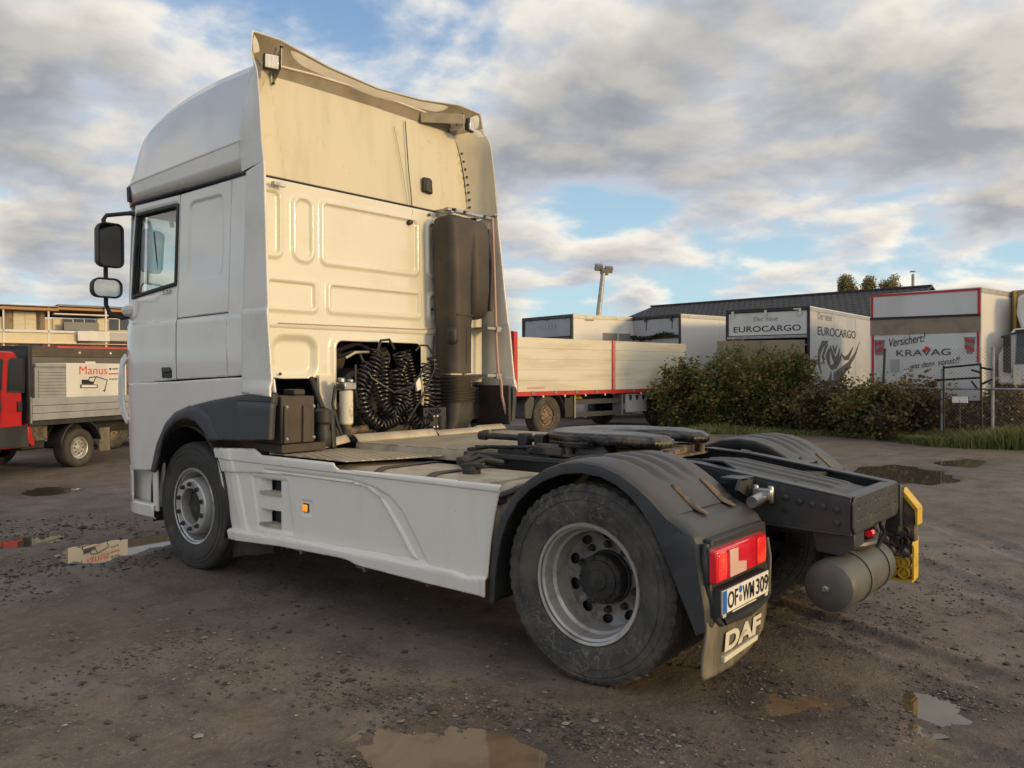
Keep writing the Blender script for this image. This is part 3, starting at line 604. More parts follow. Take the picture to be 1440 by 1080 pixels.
lip([(-1.2, 2.69, .963), (-.95, 2.66, .966), (-.75, 2.62, .985), (-.59, 2.56, 1.02)], .05, .09)
lip([(-.57, 2.49, 1.02), (.2, 2.47, 1.02), (.25, 2.47, 1.02)], .055, .10)
lip([(.27, 2.47, 1.02), (.75, 2.46, 1.02), (.8, 2.46, 1.035), (1.1, 2.45, 1.035)], .04, .09)
# side skirt: one pressed panel
sk_poly = yz([(299, 631), (361, 632), (370, 641), (471, 652), (479, 661), (600, 671.5), (709, 683), (703, 700), (698, 725), (693, 760), (689.5, 800), (688, 838), (600, 817), (520, 796.5), (505, 792), (495, 786), (480, 782), (400, 767), (322, 757), (320, 742), (311, 690)], -1.245)
Acurve = np.array(yz([(372, 664), (440, 671), (490, 677.5), (515, 684), (535, 700), (552, 728), (567, 755), (578, 778), (590, 790)], -1.245))
rec_poly = [tuple(q) for q in Acurve]+yz([(330, 745), (318, 745), (308, 662), (340, 663)], -1.245)
bandA = np.array(yz([(372, 664), (490, 677.5), (503, 680), (522, 688), (545, 712), (566, 748), (579, 774), (588, 790), (606, 795), (588, 757), (567, 716), (549, 695), (528, 683), (505, 675), (490, 671), (372, 657)], -1.245))
lipl = np.array(yz([(310, 743), (400, 756), (500, 776), (570, 790), (640, 803), (660, 811), (700, 812)], -1.245))
S1 = yz([(364, 671.5), (393, 674.5), (393, 697), (364, 691.5)], -1.245); S2 = yz([(364, 715), (393, 719), (393, 742.5), (364, 736.5)], -1.245)
def skoff(P):
    y, z = P[:, 0], P[:, 1]
    o = -.020*sst(-sdpoly(P, rec_poly), -.004, .004)
    o = o-.010*sst(-sdpoly(P, bandA), -.004, .016)
    zl = np.interp(-y, -lipl[:, 0], lipl[:, 1])
    o = o+.024*sst(zl-z, -.004, .010)-.07*np.clip(zl-.025-z, 0, 1)
    o = o+.012*sst(z, .902, .912)-.05*np.clip(z-.925, 0, 1)*0
    top = np.interp(y, [.45, 1.86, 1.9, 2.7, 2.8, 3.4], [.936, .926, .956, .956, .997, .972]); o = o-.010*sst(z, top-.016, top)**2
    fe = np.interp(z, [.32, .38, .65, .97], [3.152, 3.17, 3.26, 3.357]); o = o-.03*np.clip((y-fe+.16)/.16, 0, 1)      # front end turns in towards the wheel
    o = o+.012*sst(np.abs(y-(fe-.22)), .045, .035)*sst(z, .36, .42)
    re_ = np.interp(z, [.33, .45, .6, .8, .936], [.608, .60, .575, .54, .501]); o = o+.012*sst(y, re_+.05, re_)
    st = yz([(352, 669), (402, 675), (412, 752), (362, 742)], -1.245); o = o-.010*sst(-sdpoly(P, st), -.01, .012)
    mk = rr(P, 2.16, 2.28, .59, .69, .02); o = o-.008*sst(-mk, -.006, .006)
    return o
sk = relief('side_skirt', sk_poly, lambda P: np.stack([-1.245-skoff(P), P[:, 0], P[:, 1]], 1), 'skirt', T, .0065, [lambda Q: sdpoly(Q, S1)+.004, lambda Q: sdpoly(Q, S2)+.004], .012, 26)
both(sk)
for S_ in (S1, S2):
    V = np.array(S_); y0, y1 = V[:, 0].min()-.003, V[:, 0].max()+.003; z0, z1 = V[:, 1].min()-.003, V[:, 1].max()+.003; mb = MB()
    mb.add([(-1.222, y0, z0), (-1.222, y1, z0), (-1.222, y1, z1), (-1.222, y0, z1), (-1.10, y0, z0+.02), (-1.10, y1, z0+.02), (-1.10, y1, z1), (-1.10, y0, z1)], [(4, 5, 6, 7), (1, 2, 6, 5), (2, 3, 7, 6), (3, 0, 4, 7)]).build('step_pocket', 'black', sk, 0)
    mb = MB().box(-1.242, -1.11, y0+.002, y1-.002, z0-.006, z0+.012)
    for k in range(5): mb.box(-1.236+.024*k, -1.224+.024*k, y0+.006, y1-.006, z0+.012, z0+.017)
    mb.build('step_tread', 'alu', sk, 30, .003)
    MB().add([(-1.224, y1+.001, z0+.012), (-1.224, y1+.001, z1), (-1.17, y1-.055, z1), (-1.17, y1-.055, z0+.012)], [(0, 1, 2, 3)]).build('pocket_wall', 'skirt', sk, 0, 0, 2, .004)
mk = MB().prx([(2.205, .607), (2.268, .607), (2.268, .668), (2.205, .668)], -1.238, -1.20).build('marker_lamp', 'black', sk, 30, .008)
MB().prx([(2.212, .614), (2.261, .614), (2.261, .661), (2.212, .661)], -1.248, -1.23).build('lens', 'amber', mk, 30, .008, 3)
MB().prx(yz([(326, 760), (328, 783), (345, 781), (385, 778), (385, 765)], -1.1), -1.1, -1.04).build('under_bracket', 'brownblack', T)
for u, v in ((423, 778), (512, 803), (601, 824)): MB().prx(yz([(u-8, v-10), (u+4, v-8), (u+5, v), (u+2, v+1), (u+1, v-4), (u-8, v-6)], -1.12), -1.14, -1.10).build('skirt_clip', 'steel', T)
MB().box(-1.15, -.45, 2.0, 3.2, .45, .93).build('battery_tray', 'black', T)

# cab sides ---------------------------------------------------------------
WIN = np.array(yz([(188.5, 303), (245, 289), (245.5, 398), (184.5, 417)]))
def win_sd(Q, g=0.): return sdpoly(Q, WIN)-.018-g
inner = relief('cab_frame', [(2.92, 1.28), (3.2, 1.28), (3.35, 1.35), (3.77, 1.40), (4.2, 1.30), (4.35, .75), (4.80, .75), (4.80, 2.97), (2.92, 2.97)],
               lambda P: np.stack([SX+.05+lean(P[:, 1])+corner(P[:, 0]), P[:, 0], P[:, 1]], 1), 'black', T, .03, [lambda Q: win_sd(Q, .012)], .02)
both(inner)
def belt(P):   # pressed waistline and shallow door bow
    z = P[:, 1]; return .010*sst(z, 1.955, 1.94)+.004*np.sin(np.clip((z-1.48)/.5, 0, 1)*math.pi)
def door_off(P):
    o = belt(P); d = win_sd(P); o = o-.012*sst(-d, -.035, .0); return o
door = relief('door', [(3.857, 1.487), (3.852, 2.944), (4.60, 2.955), (4.66, 2.6), (4.705, 2.15), (4.735, 1.95), (4.745, 1.436), (4.3, 1.462)], side3(door_off), 'white', T, .0125, [lambda Q: win_sd(Q)], .01)
both(door)
def winseal(P): return np.stack([SX+lean(P[:, 1])+corner(P[:, 0])+.008, P[:, 0], P[:, 1]], 1)
seal = relief('window_seal', [(WIN[:, 0].min()-.03, WIN[:, 1].min()-.03), (WIN[:, 0].max()+.03, WIN[:, 1].min()-.03), (WIN[:, 0].max()+.03, WIN[:, 1].max()+.03), (WIN[:, 0].min()-.03, WIN[:, 1].max()+.03)], winseal, 'black', door, .010, [lambda Q: sdpoly(Q, WIN)+.006, lambda Q: -win_sd(Q, .004)], .02)
glass = relief('window_pane', [tuple(q) for q in WIN], lambda P: winseal(P)+np.array([.014, 0, 0]), 'glass', door, .03, [], 0)
for o in (seal, glass): k = o.copy(); COL.objects.link(k); k.parent = bpy.data.objects['door.001']
hd = MB().prx(rrect(3.905, 4.075, 1.497, 1.618, .018, 3), SX-.022, SX+.01).build('door_handle', 'black', door, 30, .004)
MB().prx([(3.925, 1.545), (4.055, 1.545), (4.055, 1.585), (3.925, 1.585)], SX-.036, SX-.018).build('door_pull', 'grey', door, 30, .006)
text('530', 'number_badge', 'ink', door, (SX+.004, 4.075, 2.165), (0, -1, .02), (0, 0, 1), .035, .145, .016, .25)
text('XF', 'model_badge', 'inkgrey', door, (SX-.006, 4.60, 1.565), (0, -1, .01), (0, 0, 1), .055, .16, .004, .35, 1.0, .01)
# step grip fin in front of the door edge
MB().prx(yz([(176, 497), (170, 506), (167, 528), (167, 560), (170, 580), (178, 597), (181, 590), (176, 574), (174, 556), (174, 515), (179, 505)], -1.25), -1.258, -1.238).build('grab_fin', 'white', T, 30, .008)
def slp(P):
    o = belt(P); d = rr(P, 3.215, 3.705, 2.265, 2.865, .07); return o-.014*sst(-d, -.008, .012)
both(relief('sleeper_panel', [(3.122, 1.982), (3.117, 2.953), (3.838, 2.944), (3.842, 1.969)], side3(slp), 'white', T, .0105, [], .01))
both(relief('locker_door', [(3.128, 1.512), (3.123, 1.976), (3.842, 1.963), (3.846, 1.490)], side3(lambda P: belt(P)-.004), 'white', T, .012, [], .01))
cp = relief('corner_panel', [(2.925, 1.52), (2.922, 2.958), (3.110, 2.953), (3.117, 1.512)], side3(belt), 'white', T, .012, [], .01)
text('DAF', 'badge', 'inkred', cp, (SX-.013, 3.09, 1.565), (0, -1, 0), (0, 0, 1), .022, .09, .004)
MB().prx([(2.995, 1.548), (3.09, 1.548), (3.09, 1.553), (2.995, 1.553)], SX-.0145, SX-.012).build('badge_rule', 'ink', cp, 0)
both(cp)
# rear side fairing flap
def flap3(P):
    y, z = P[:, 0], P[:, 1]; t = np.clip((2.95-y)/.42, 0, 1)
    o = .012+.016*t-.012*sst(-sdpoly(P, [(2.935, 2.94), (2.905, 2.6), (2.90, 2.3), (2.94, 2.0)]), -.02, .02)-.05*sst(y, 2.88, 2.95)*.6
    o = o+.022*sst(1.46-z, -.03, .04)*t+.010*sst(z, 1.985, 1.965)-.014*sst(-sdpoly(P, [(2.93, 2.95), (2.905, 2.95), (2.895, 2.62), (2.885, 2.3), (2.90, 2.05), (2.93, 2.0)]), -.006, .008)
    return np.stack([SX+lean(z)-o, y, z], 1)
fl = relief('side_flap', [(2.925, 2.965), (2.668, 3.012), (2.655, 2.85), (2.60, 2.25), (2.545, 1.75), (2.515, 1.475), (2.505, 1.375), (2.93, 1.40), (2.925, 1.52)], flap3, 'whitefair', T, .0105, [], .018)
both(fl)
# lower side panel down to the wheel arch
lower_px = [(180, 539.5), (251, 536.3), (322, 531.5), (345, 530.5), (392, 533), (394, 552), (345, 556), (300, 564), (270, 572), (250, 581), (236, 597), (225, 624), (217, 661), (187, 660), (183, 640), (179, 600)]
both(relief('lower_side_panel', yz(lower_px), side3(lambda P: .010+.02*sst(2.9-P[:, 0], 0, .3)), 'white', T, .011, [], .012))
arch_px = [(345, 557), (300, 565), (270, 573), (250, 582), (236, 598), (225, 625), (217, 662), (222, 664), (229, 637), (237, 611), (252, 593), (268, 587), (281, 591), (292, 604), (300, 618), (343, 619.5)]
AV = np.array(yz([(229, 637), (237, 611), (252, 593), (268, 587), (281, 591), (292, 604), (300, 618)]))
arch_in = np.array(yz([(240, 596), (252, 583), (270, 575), (285, 576), (299, 588), (310, 618), (300, 618), (292, 604), (281, 591), (268, 587), (252, 593), (237, 611), (229, 637)]))
both(relief('wheel_arch_trim', yz(arch_px), side3(lambda P: .012+.014*sst(-sdpoly(P, arch_in), -.015, .01)), 'grey', T, .010, [], .02))
both(relief('arch_rear_trim', yz([(393, 553), (347, 557), (345, 619), (390, 618)]), side3(lambda P: .012+.016*sst(P[:, 1], 1.30, 1.34)*0+.012*sst(1.315-P[:, 1], -.015, .015)), 'grey', T, .010, [], .05))
def arch_liner(sgn):
    G = []
    for k in range(25):
        a = R_(-20+220*k/24); G.append([(sgn*x, WB+.565*math.cos(a), .52+.60*math.sin(a)) for x in (1.235, 1.2, .75, .70)])
    return MB().grid(np.array(G)).build('wheel_liner', 'black', T, 40, 0, 2, .01)
for s_ in (-1, 1): arch_liner(s_)
# front corner, step and front
def front_corner(sgn):
    mb = MB(); Z = np.linspace(.45, 2.97, 30); G = []
    for z in Z:
        row = []
        for y in np.r_[np.linspace(4.75 if z > 1.42 else 4.70, 4.985, 14)]:
            row.append((sgn*(-SX-float(lean(np.array(z)))-float(corner(np.array(y)))), y, z))
        G.append(row)
    G = [g for g, z in zip(G, Z) if z > .72]
    return mb.grid(np.array(G)).build('front_corner', 'white', T, 40, 0, 2, .01)
for s_ in (-1, 1): front_corner(s_)
def front_sheet(name, z0, z1, mat):
    G = [[(x, 4.985+.14*(1-(x/.94)**2)-.05*(z-1.9)*(z > 1.9), z) for x in np.linspace(-.94, .94, 21)] for z in np.linspace(z0, z1, 12)]
    return MB().grid(np.array(G)).build(name, mat, T, 40, 0, 2, .01)
front_sheet('windscreen', 1.98, 2.97, 'glass'); front_sheet('front_panel', .95, 1.975, 'white'); front_sheet('bumper', .32, .945, 'white')
for s_ in (-1, 1):
    G = []
    for z in (.34, .36, .44, .46):
        row = []
        for y in np.linspace(4.27, 4.985, 22): row.append((s_*(1.245-float(corner(np.array(y)))-(.02 if z in (.34, .46) else 0)), y, z))
        G.append(row)
    MB().grid(np.array(G)).build('step_rim', 'white', T, 40, 0, 2, .012)
    MB().prz([(s_*1.23, 4.28), (s_*.93, 4.28), (s_*.93, 4.92), (s_*1.05, 4.9), (s_*1.16, 4.8), (s_*1.22, 4.66)], .39, .425).build('step_plate', 'grey', T, 30, .004)
    for k in range(4):
        for j in range(3): MB().cyl((s_*(1.17-.06*j), 4.35+.08*k, .425), (s_*(1.17-.06*j), 4.35+.08*k, .433), .014, 8).build('step_stud', 'black', T)
    MB().box(*sorted((s_*1.165, s_*1.145)), 4.27, 4.80, .42, .80).build('step_wall', 'white', T)
    MB().prx([(4.24, .40), (4.30, .40), (4.32, .74), (4.25, .74)], *sorted((s_*1.21, s_*1.235))).build('step_post', 'white', T, 30, .006)
    G = [[(s_*(1.245-float(corner(np.array(y)))), y, z) for y in np.linspace(4.64, 4.985, 12)] for z in np.linspace(.44, .735, 6)]
    MB().grid(np.array(G)).build('bumper_corner', 'white', T, 40, 0, 2, .012)
    bx_ = [px(u, v, SX)[1:] for u, v in ((181, 621), (184, 625), (186, 655), (183, 652))]
    MB().prx([tuple(q) for q in bx_], *sorted((s_*1.236, s_*1.20))).build('air_slot', 'black', T)
# cab shell interior: floor, head lining, back lining, seats, wheel
MB().box(-1.18, 1.18, 3.58, 4.85, 1.42, 1.46).build('cab_floor', 'black', T)
MB().box(-1.17, 1.17, 2.97, 4.9, 2.93, 2.95).build('head_lining', 'beige', T)
MB().box(-1.17, 1.17, 2.955, 2.975, 1.83, 2.93).build('back_lining', 'beige', T)
MB().box(-1.12, 1.12, 4.62, 4.93, 1.6, 2.08).build('dashboard', 'black', T, 30, .05, 3)
for s_ in (-1, 1):
    st = MB().box(s_*.62-.25, s_*.62+.25, 3.75, 4.2, 1.75, 1.9).build('seat', 'seat', T, 30, .05, 3)
    MB().hexa([(s_*.62-.25, 3.70, 1.85), (s_*.62+.25, 3.70, 1.85), (s_*.62+.25, 3.82, 1.85), (s_*.62-.25, 3.82, 1.85)], [(s_*.62-.22, 3.58, 2.48), (s_*.62+.22, 3.58, 2.48), (s_*.62+.22, 3.66, 2.48), (s_*.62-.22, 3.66, 2.48)]).build('backrest', 'seat', st, 30, .04, 3)
    MB().box(s_*.62-.13, s_*.62+.13, 3.56, 3.64, 2.5, 2.66).build('headrest', 'seat', st, 30, .03, 3)
sw = [(-.62+.23*math.cos(a), 4.47+.23*math.sin(a)*.5, 2.06+.23*math.sin(a)*.86) for a in np.linspace(0, 2*math.pi, 28, endpoint=False)]
MB().tube(sw, .016, 8, True, True).tube([(-.85, 4.47, 2.06), (-.39, 4.47, 2.06)], .014).tube([(-.62, 4.47, 2.06), (-.62, 4.68, 1.9)], .03).build('steering_wheel', 'black', T)
MB().tube([(-1.19, 4.58, 2.9), (-1.17, 4.3, 2.86), (-1.16, 4.12, 2.80), (-1.16, 4.10, 2.73)], .018, 8).build('grab_handle', 'black', T)
MB().tube([(-1.16, 4.40, 2.72), (-1.16, 4.36, 2.5), (-1.16, 4.33, 2.38), (-1.16, 4.36, 2.5), (-1.16, 4.38, 2.72)], .006, 5).build('cord', 'cableblack', T)
# roof ----------------------------------------------------------------------
edge = np.array(yz([(333, 92), (300, 106), (270, 123), (240, 144), (220, 162), (205, 179), (196, 196), (188, 217), (182, 239), (178, 260)], -1.15))
edge = edge[np.argsort(edge[:, 0])]
_ey = np.linspace(2.6, 5.3, 271); _ez = np.interp(_ey, np.r_[edge[0, 0]-.5, edge[:, 0], 4.95, 5.08], np.r_[edge[0, 1]+.5*(edge[0, 1]-edge[1, 1])/(edge[1, 0]-edge[0, 0]), edge[:, 1], 3.08, 3.02])
_k = np.exp(-(np.arange(-30, 31)/11.)**2); _k /= _k.sum(); _es = np.convolve(np.pad(_ez, 30, 'edge'), _k, 'valid')
def ze_(y): return float(np.interp(y, _ey, _es))
def roof():
    G = []
    for y in np.r_[np.linspace(2.955, 4.45, 26), np.linspace(4.5, 5.06, 16)]:
        zb = 2.99; ze = ze_(y); zc = min(float(np.interp(y, [2.95, 4.7], [3.205, 3.135])), ze-.03); c = float(corner(np.array(min(y, 4.98)), 4.49, .32, .55)); s_ = 1-max(0, y-4.98)*4
        h = max(ze-zc, .04)
        prof = [(1.226, zb), (1.237, (zb+zc)/2), (1.2475, zc-.008), (1.252, zc), (1.2515, zc+.010), (1.236, zc+.020), (1.234, zc+.03), (1.206, zc+.35*h), (1.172, zc+.70*h), (1.150, zc+.86*h), (1.118, zc+.95*h), (1.06, ze+.006), (.95, ze+.02), (.6, ze+.045), (0, ze+.06)]
        row = [(-(x-c)*s_ if x > c else 0., y, z) for x, z in prof]; row += [(-x, y_, z) for x, y_, z in row[:-1][::-1]]; G.append(row)
    return MB().grid(np.array(G)).build('roof', 'white', T, 14, 0, 2, .01)
rf = roof()
# dark gutter seal under the roof edge
for s_ in (-1, 1): MB().tube([(s_*1.222, 2.92, 2.972), (s_*1.225, 4.45, 2.978), (s_*1.20, 4.66, 2.98)], .013, 8).build('roof_seal', 'black', rf)
MB().prx(yz([(177, 264), (181, 262), (181, 284), (178, 284)], -1.24), -1.235, -1.20).build('visor_slot', 'black', rf)
# rear air deflector: O roof joint, E free edge, I joint with the back panel
Oc = [(-1.235, 2.965, 2.985), (-1.248, 2.965, 3.10), (-1.250, 2.965, 3.21), (-1.235, 2.97, 3.35), (-1.19, 2.98, 3.55), (-1.15, 2.985, 3.68), (-1.12, 2.99, 3.73), (-1.06, 3.0, 3.765), (-.90, 3.02, 3.785), (-.7, 3.03, 3.80), (-.35, 3.04, 3.81), (0, 3.04, 3.815)]
Ec = [(-1.255, 2.67, 3.012), (-1.257, 2.685, 3.12), (-1.257, 2.695, 3.21), (-1.255, 2.71, 3.38), (-1.252, 2.735, 3.56), (-1.25, 2.748, 3.65), (-1.25, 2.785, 3.735), (-1.246, 2.832, 3.775), (-1.222, 2.848, 3.972), (-.958, 2.89, 4.0), (-.50, 2.905, 3.935), (0, 2.91, 3.905)]
Ic = [(-1.14, 2.95, 2.99), (-1.135, 2.955, 3.10), (-1.13, 2.96, 3.21), (-1.12, 2.97, 3.36), (-1.09, 2.985, 3.54), (-1.05, 2.99, 3.65), (-1.02, 2.995, 3.70), (-.99, 2.998, 3.73), (-.96, 3.0, 3.748), (-.80, 3.0, 3.755), (-.4, 3.0, 3.765), (0, 3.0, 3.77)]
def dens(C_):
    C_ = np.array(C_); C_ = np.vstack([C_, (C_*[-1, 1, 1])[:-1][::-1]]); t = np.r_[0, np.cumsum(np.linalg.norm(np.diff(np.array(Ec+[(-a, b, c) for a, b, c in Ec[:-1][::-1]]), axis=0), axis=1))]
    return np.stack([np.interp(np.linspace(0, t[-1], 121), t, C_[:, k]) for k in range(3)], 1)
Od, Ed, Id = dens(Oc), dens(Ec), dens(Ic)
rows = []
for f_ in np.linspace(0, 1, 9):
    q = Od*(1-f_)+Ed*f_; bulge = math.sin(f_*math.pi)*.075*np.clip((np.abs(Ed[:, 0])-.9)/.2, 0, 1)*np.clip((Ed[:, 2]-3.7)/.15, 0, 1)-math.sin(f_*math.pi)*.02*np.clip((1.0-np.abs(Ed[:, 0]))/.2, 0, 1); q = q+np.stack([0*bulge, 0*bulge, bulge], 1); rows.append(q)
df = MB().grid(np.array(rows)).build('air_deflector', 'whitefair', T, 35, 0, 2, 0)
Ei = Ed+np.array([0, .002, 0])+np.stack([-np.sign(Ed[:, 0])*.012*np.clip((np.abs(Ed[:, 0])-1.1)/.1, 0, 1), np.zeros(121), -.012*np.clip((Ed[:, 2]-3.8)/.1, 0, 1)], 1)
MB().grid(np.array([Ed, (Ed+Ei)/2+[0, -.006, 0], Ei])).build('deflector_edge', 'whitefair', df, 60)
rows = []
for f_ in np.linspace(0, 1, 9):
    q = Ei*(1-f_)+Id*f_; bulge = math.sin(f_*math.pi)*.035; q = q+np.stack([np.sign(Ed[:, 0])*np.clip((np.abs(Ed[:, 0])-1.05)/.15, 0, 1)*bulge, np.zeros(121), np.clip((Ed[:, 2]-3.8)/.1, 0, 1)*bulge], 1); rows.append(q)
rows = np.array(rows); _ct = np.where(Ed[:, 2] > 3.80)[0]; _a, _b = _ct[0], _ct[-1]
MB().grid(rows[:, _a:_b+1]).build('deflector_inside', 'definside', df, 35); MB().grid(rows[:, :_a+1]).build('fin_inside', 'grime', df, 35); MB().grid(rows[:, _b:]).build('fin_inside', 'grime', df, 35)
# back panel of the roof
def back3(P):
    x, z = P[:, 0], P[:, 1]; y = np.interp(z, [2.98, 3.77], [2.925, 3.0]); 
    y = y-.012*np.exp(-((x-.76-.02*(z-3))/.025)**2)*sst(z, 3.0, 3.2)*sst(3.7-z, 0, .1)+.02*sst(np.abs(x), .98, 1.14)
    y = y+.008*np.exp(-((x+.90+.08*(z-2.98)/.78)/.007)**2)
    return np.stack([x, y, z], 1)
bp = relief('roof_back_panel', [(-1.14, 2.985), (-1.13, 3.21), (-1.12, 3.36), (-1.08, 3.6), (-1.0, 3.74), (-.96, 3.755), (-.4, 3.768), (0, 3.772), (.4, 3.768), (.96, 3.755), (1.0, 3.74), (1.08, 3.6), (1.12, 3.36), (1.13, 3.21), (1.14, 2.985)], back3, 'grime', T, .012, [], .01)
MB().tube([(-1.11, 2.925, 2.978), (0, 2.918, 2.978), (1.0, 2.918, 2.978)], .010, 6).build('roof_seam_seal', 'black', bp)
MB().prY([(.525, 3.135), (.64, 3.125), (.632, 3.25), (.60, 3.265), (.53, 3.262)], 2.905, 2.94).build('vent', 'black', bp, 30, .01)
MB().prY([(.545, 3.14), (.60, 3.135), (.59, 3.24), (.545, 3.24)], 2.896, 2.91).build('vent_cowl', 'brownblack', bp, 30, .006)
p = [py(u, v, 2.92) for u, v in ((576, 168), (576, 200), (576, 240), (577, 270), (578, 298), (575, 310))]
MB().tube([(q[0], 2.915+.08*max(0, (q[2]-3.0)/.8)-.012, q[2]) for q in p], .0045, 5).build('cable', 'cableblack', bp)
p = [py(u, v, 2.92) for u, v in ((560, 176), (563, 200), (568, 240), (572, 290), (570, 305))]
MB().tube([(q[0], 2.915+.08*max(0, (q[2]-3.0)/.8)-.008, q[2]) for q in p], .002, 4).build('cable', 'brownblack', bp)
q = py(575, 313, 2.90); MB().lathe([(0, .024), (.03, .022), (.034, .001)], (q[0], 2.90, q[2]), (0, -1, 0), 12).build('antenna_foot', 'black', bp)
for k in range(9):
    t = k/8; a = np.array([1.06, 2.955, 3.58])*(1-t)+np.array([1.14, 2.93, 3.02])*t; a[0] += .03*math.sin(math.pi*t); MB().cyl(tuple(a), tuple(a+[0, -.014, 0]), .011, 8).build('rivet', 'black', bp)
# brackets and work lamps under the deflector
def worklamp(c, ax, s_, bx0):
    ax = np.array(ax, float); ax /= np.linalg.norm(ax); side = np.cross(ax, [0, 0, 1]); side /= np.linalg.norm(side); up = np.cross(side, ax)
    br = MB().prism([tuple(np.array(q)) for q in bx0], [tuple(np.array(q)+np.array([.006, 0, 0])) for q in bx0]).build('lamp_bracket', 'steel' if s_ < 0 else 'grime', df)
    for q in bx0[:3]: MB().cyl(tuple(np.array(q)*.9+np.mean(bx0, 0)*.1+np.array([-.004, 0, 0])), tuple(np.array(q)*.9+np.mean(bx0, 0)*.1+np.array([.012, 0, 0])), .010, 8).build('bracket_bolt', 'black', df)
    lamp = MB().obox(c, (.05, .115, .115), (ax, side, up)).build('work_lamp', 'black', T, 30, .018, 3)
    MB().obox(np.array(c)+ax*.026, (.012, .095, .095), (ax, side, up)).build('lens', 'lampclear', lamp, 30, .012, 3)
    MB().bar(np.array(c)-ax*.02, np.array(bx0).mean(0), .02, .02).build('lamp_arm', 'black', lamp)
    for i in (-1, 0, 1): MB().obox(np.array(c)+ax*.0325+side*i*.03, (.003, .004, .085), (ax, side, up)).build('lens_rib', 'steel', lamp)
worklamp((-1.10, 2.80, 3.765), (-.35, -1, -.08), -1, [(-.965, 2.865, 3.95), (-.965, 2.985, 3.80), (-.965, 2.98, 3.68), (-.965, 2.87, 3.78)])
worklamp((1.01, 2.80, 3.80), (.25, -1, -.1), 1, [(.93, 2.80, 3.90), (.93, 2.99, 3.80), (.93, 2.99, 3.76), (.93, 2.80, 3.76)])
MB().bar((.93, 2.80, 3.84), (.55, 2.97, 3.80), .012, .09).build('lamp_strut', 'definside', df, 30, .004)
# rear wall of the cab ------------------------------------------------------------
RY = 2.90
def wall3(P):
    x, z = P[:, 0], P[:, 1]; o = np.zeros(len(P))
    def pan(x0, x1, z0, z1, r, dep, w_=.014): nonlocal o; d = rr(P, x0, x1, z0, z1, r); o = o-dep*sst(-d, -w_, w_)
    def rim(x0, x1, z0, z1, r, dep, w_=.012): nonlocal o; d = rr(P, x0, x1, z0, z1, r); o = o+dep*np.exp(-(d/w_)**2)
    for a in ((-1.20, -.945, 2.385, 2.90, .06), (-.86, -.655, 2.375, 2.885, .09), (-.60, .455, 2.375, 2.885, .06), (-1.10, -.63, 1.995, 2.25, .05), (-.54, .48, 2.0, 2.255, .05), (.55, .70, 2.375, 2.885, .06), (.56, .70, 2.0, 2.25, .05), (.72, 1.05, 2.0, 2.885, .06)):
        pan(*a, -.016); pan(a[0]+.035, a[1]-.035, a[2]+.035, a[3]-.035, max(a[4]-.03, .02), .020, .010)
    o = o+.020*sst(z, 1.93, 1.915)-.012*sst(z, 1.885, 1.87)                     # ledge
    pan(-1.02, -.655, 1.515, 1.80, .09, .045, .03)
    d = rr(P, -.48, .46, .9, 1.80, .07); o = o+.022*np.exp(-(d/.035)**2)
    return np.stack([x, RY-o, z], 1)
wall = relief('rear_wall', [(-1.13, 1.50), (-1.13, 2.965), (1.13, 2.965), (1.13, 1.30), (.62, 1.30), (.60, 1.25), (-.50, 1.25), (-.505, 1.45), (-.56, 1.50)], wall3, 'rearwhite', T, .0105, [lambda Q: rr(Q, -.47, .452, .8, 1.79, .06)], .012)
for s_, x in ((-1, -.575), (1, .56)):
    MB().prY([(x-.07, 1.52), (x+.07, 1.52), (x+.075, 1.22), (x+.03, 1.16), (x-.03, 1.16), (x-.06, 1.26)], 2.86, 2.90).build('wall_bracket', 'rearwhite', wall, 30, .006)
    bolt(wall, (x, 2.86, 1.20), (0, -1, 0), .012, .01, 'steel')
for x, z in ((-1.0, 2.93), (-.98, 1.53), (.57, 2.93), (.6, 2.1), (.58, 1.55)): MB().cyl((x, RY-.012, z), (x, RY-.02, z), .012, 10).build('wall_plug', 'black', wall)
MB().tube([(-1.0, 2.873, 1.905), (-.3, 2.872, 1.91), (.45, 2.872, 1.915), (.62, 2.872, 1.93)], .0035, 5).build('cable', 'hosered', wall)
MB().prY([(-1.06, 2.905), (-.96, 2.90), (-.96, 2.925), (-1.06, 2.93)], 2.82, 2.87).build('latch_plate', 'steel', wall)
MB().tube([(.60, 2.86, 1.86), (.56, 2.84, 1.6), (.59, 2.83, 1.42), (.54, 2.85, 1.3), (.56, 2.84, 1.12)], .008, 6).build('cable', 'cableblack', wall)
# dark space behind the opening, with engine parts
MB().box(-1.1, 1.1, 3.55, 3.57, .8, 1.9).build('engine_bulkhead', 'black', T)
MB().box(-1.1, 1.1, 2.96, 3.57, 1.80, 1.82).build('engine_tunnel', 'black', T)
MB().cyl((-.25, 3.2, 1.65), (-.25, 3.55, 1.68), .13, 20).build('air_pipe', 'brownblack', T)
MB().cyl((.2, 3.1, 1.66), (.2, 3.5, 1.66), .10, 20).build('air_pipe', 'brownblack', T)
MB().obox((-.12, 3.25, 1.3), (.75, .5, .55)).build('gearbox', 'black', T, 30, .06, 3)
MB().lathe([(-.12, .10), (-.1, .14), (.0, .16), (.1, .14), (.12, .1)], (-.25, 3.0, 1.42), (0, 1, 0), 24).build('turbo_housing', 'black', T)
MB().tube([(-.42, 3.0, 1.70), (-.2, 2.95, 1.78), (.0, 2.98, 1.72), (.15, 3.0, 1.74)], .022, 8).tube([(-.40, 2.95, 1.66), (-.32, 2.88, 1.70), (-.18, 2.9, 1.71)], .014, 8).build('hose', 'cableblack', T)
MB().tube([(-.38, 2.87, 1.655), (-.30, 2.85, 1.70), (-.16, 2.85, 1.705)], .011, 8).build('hose', 'alu', T)
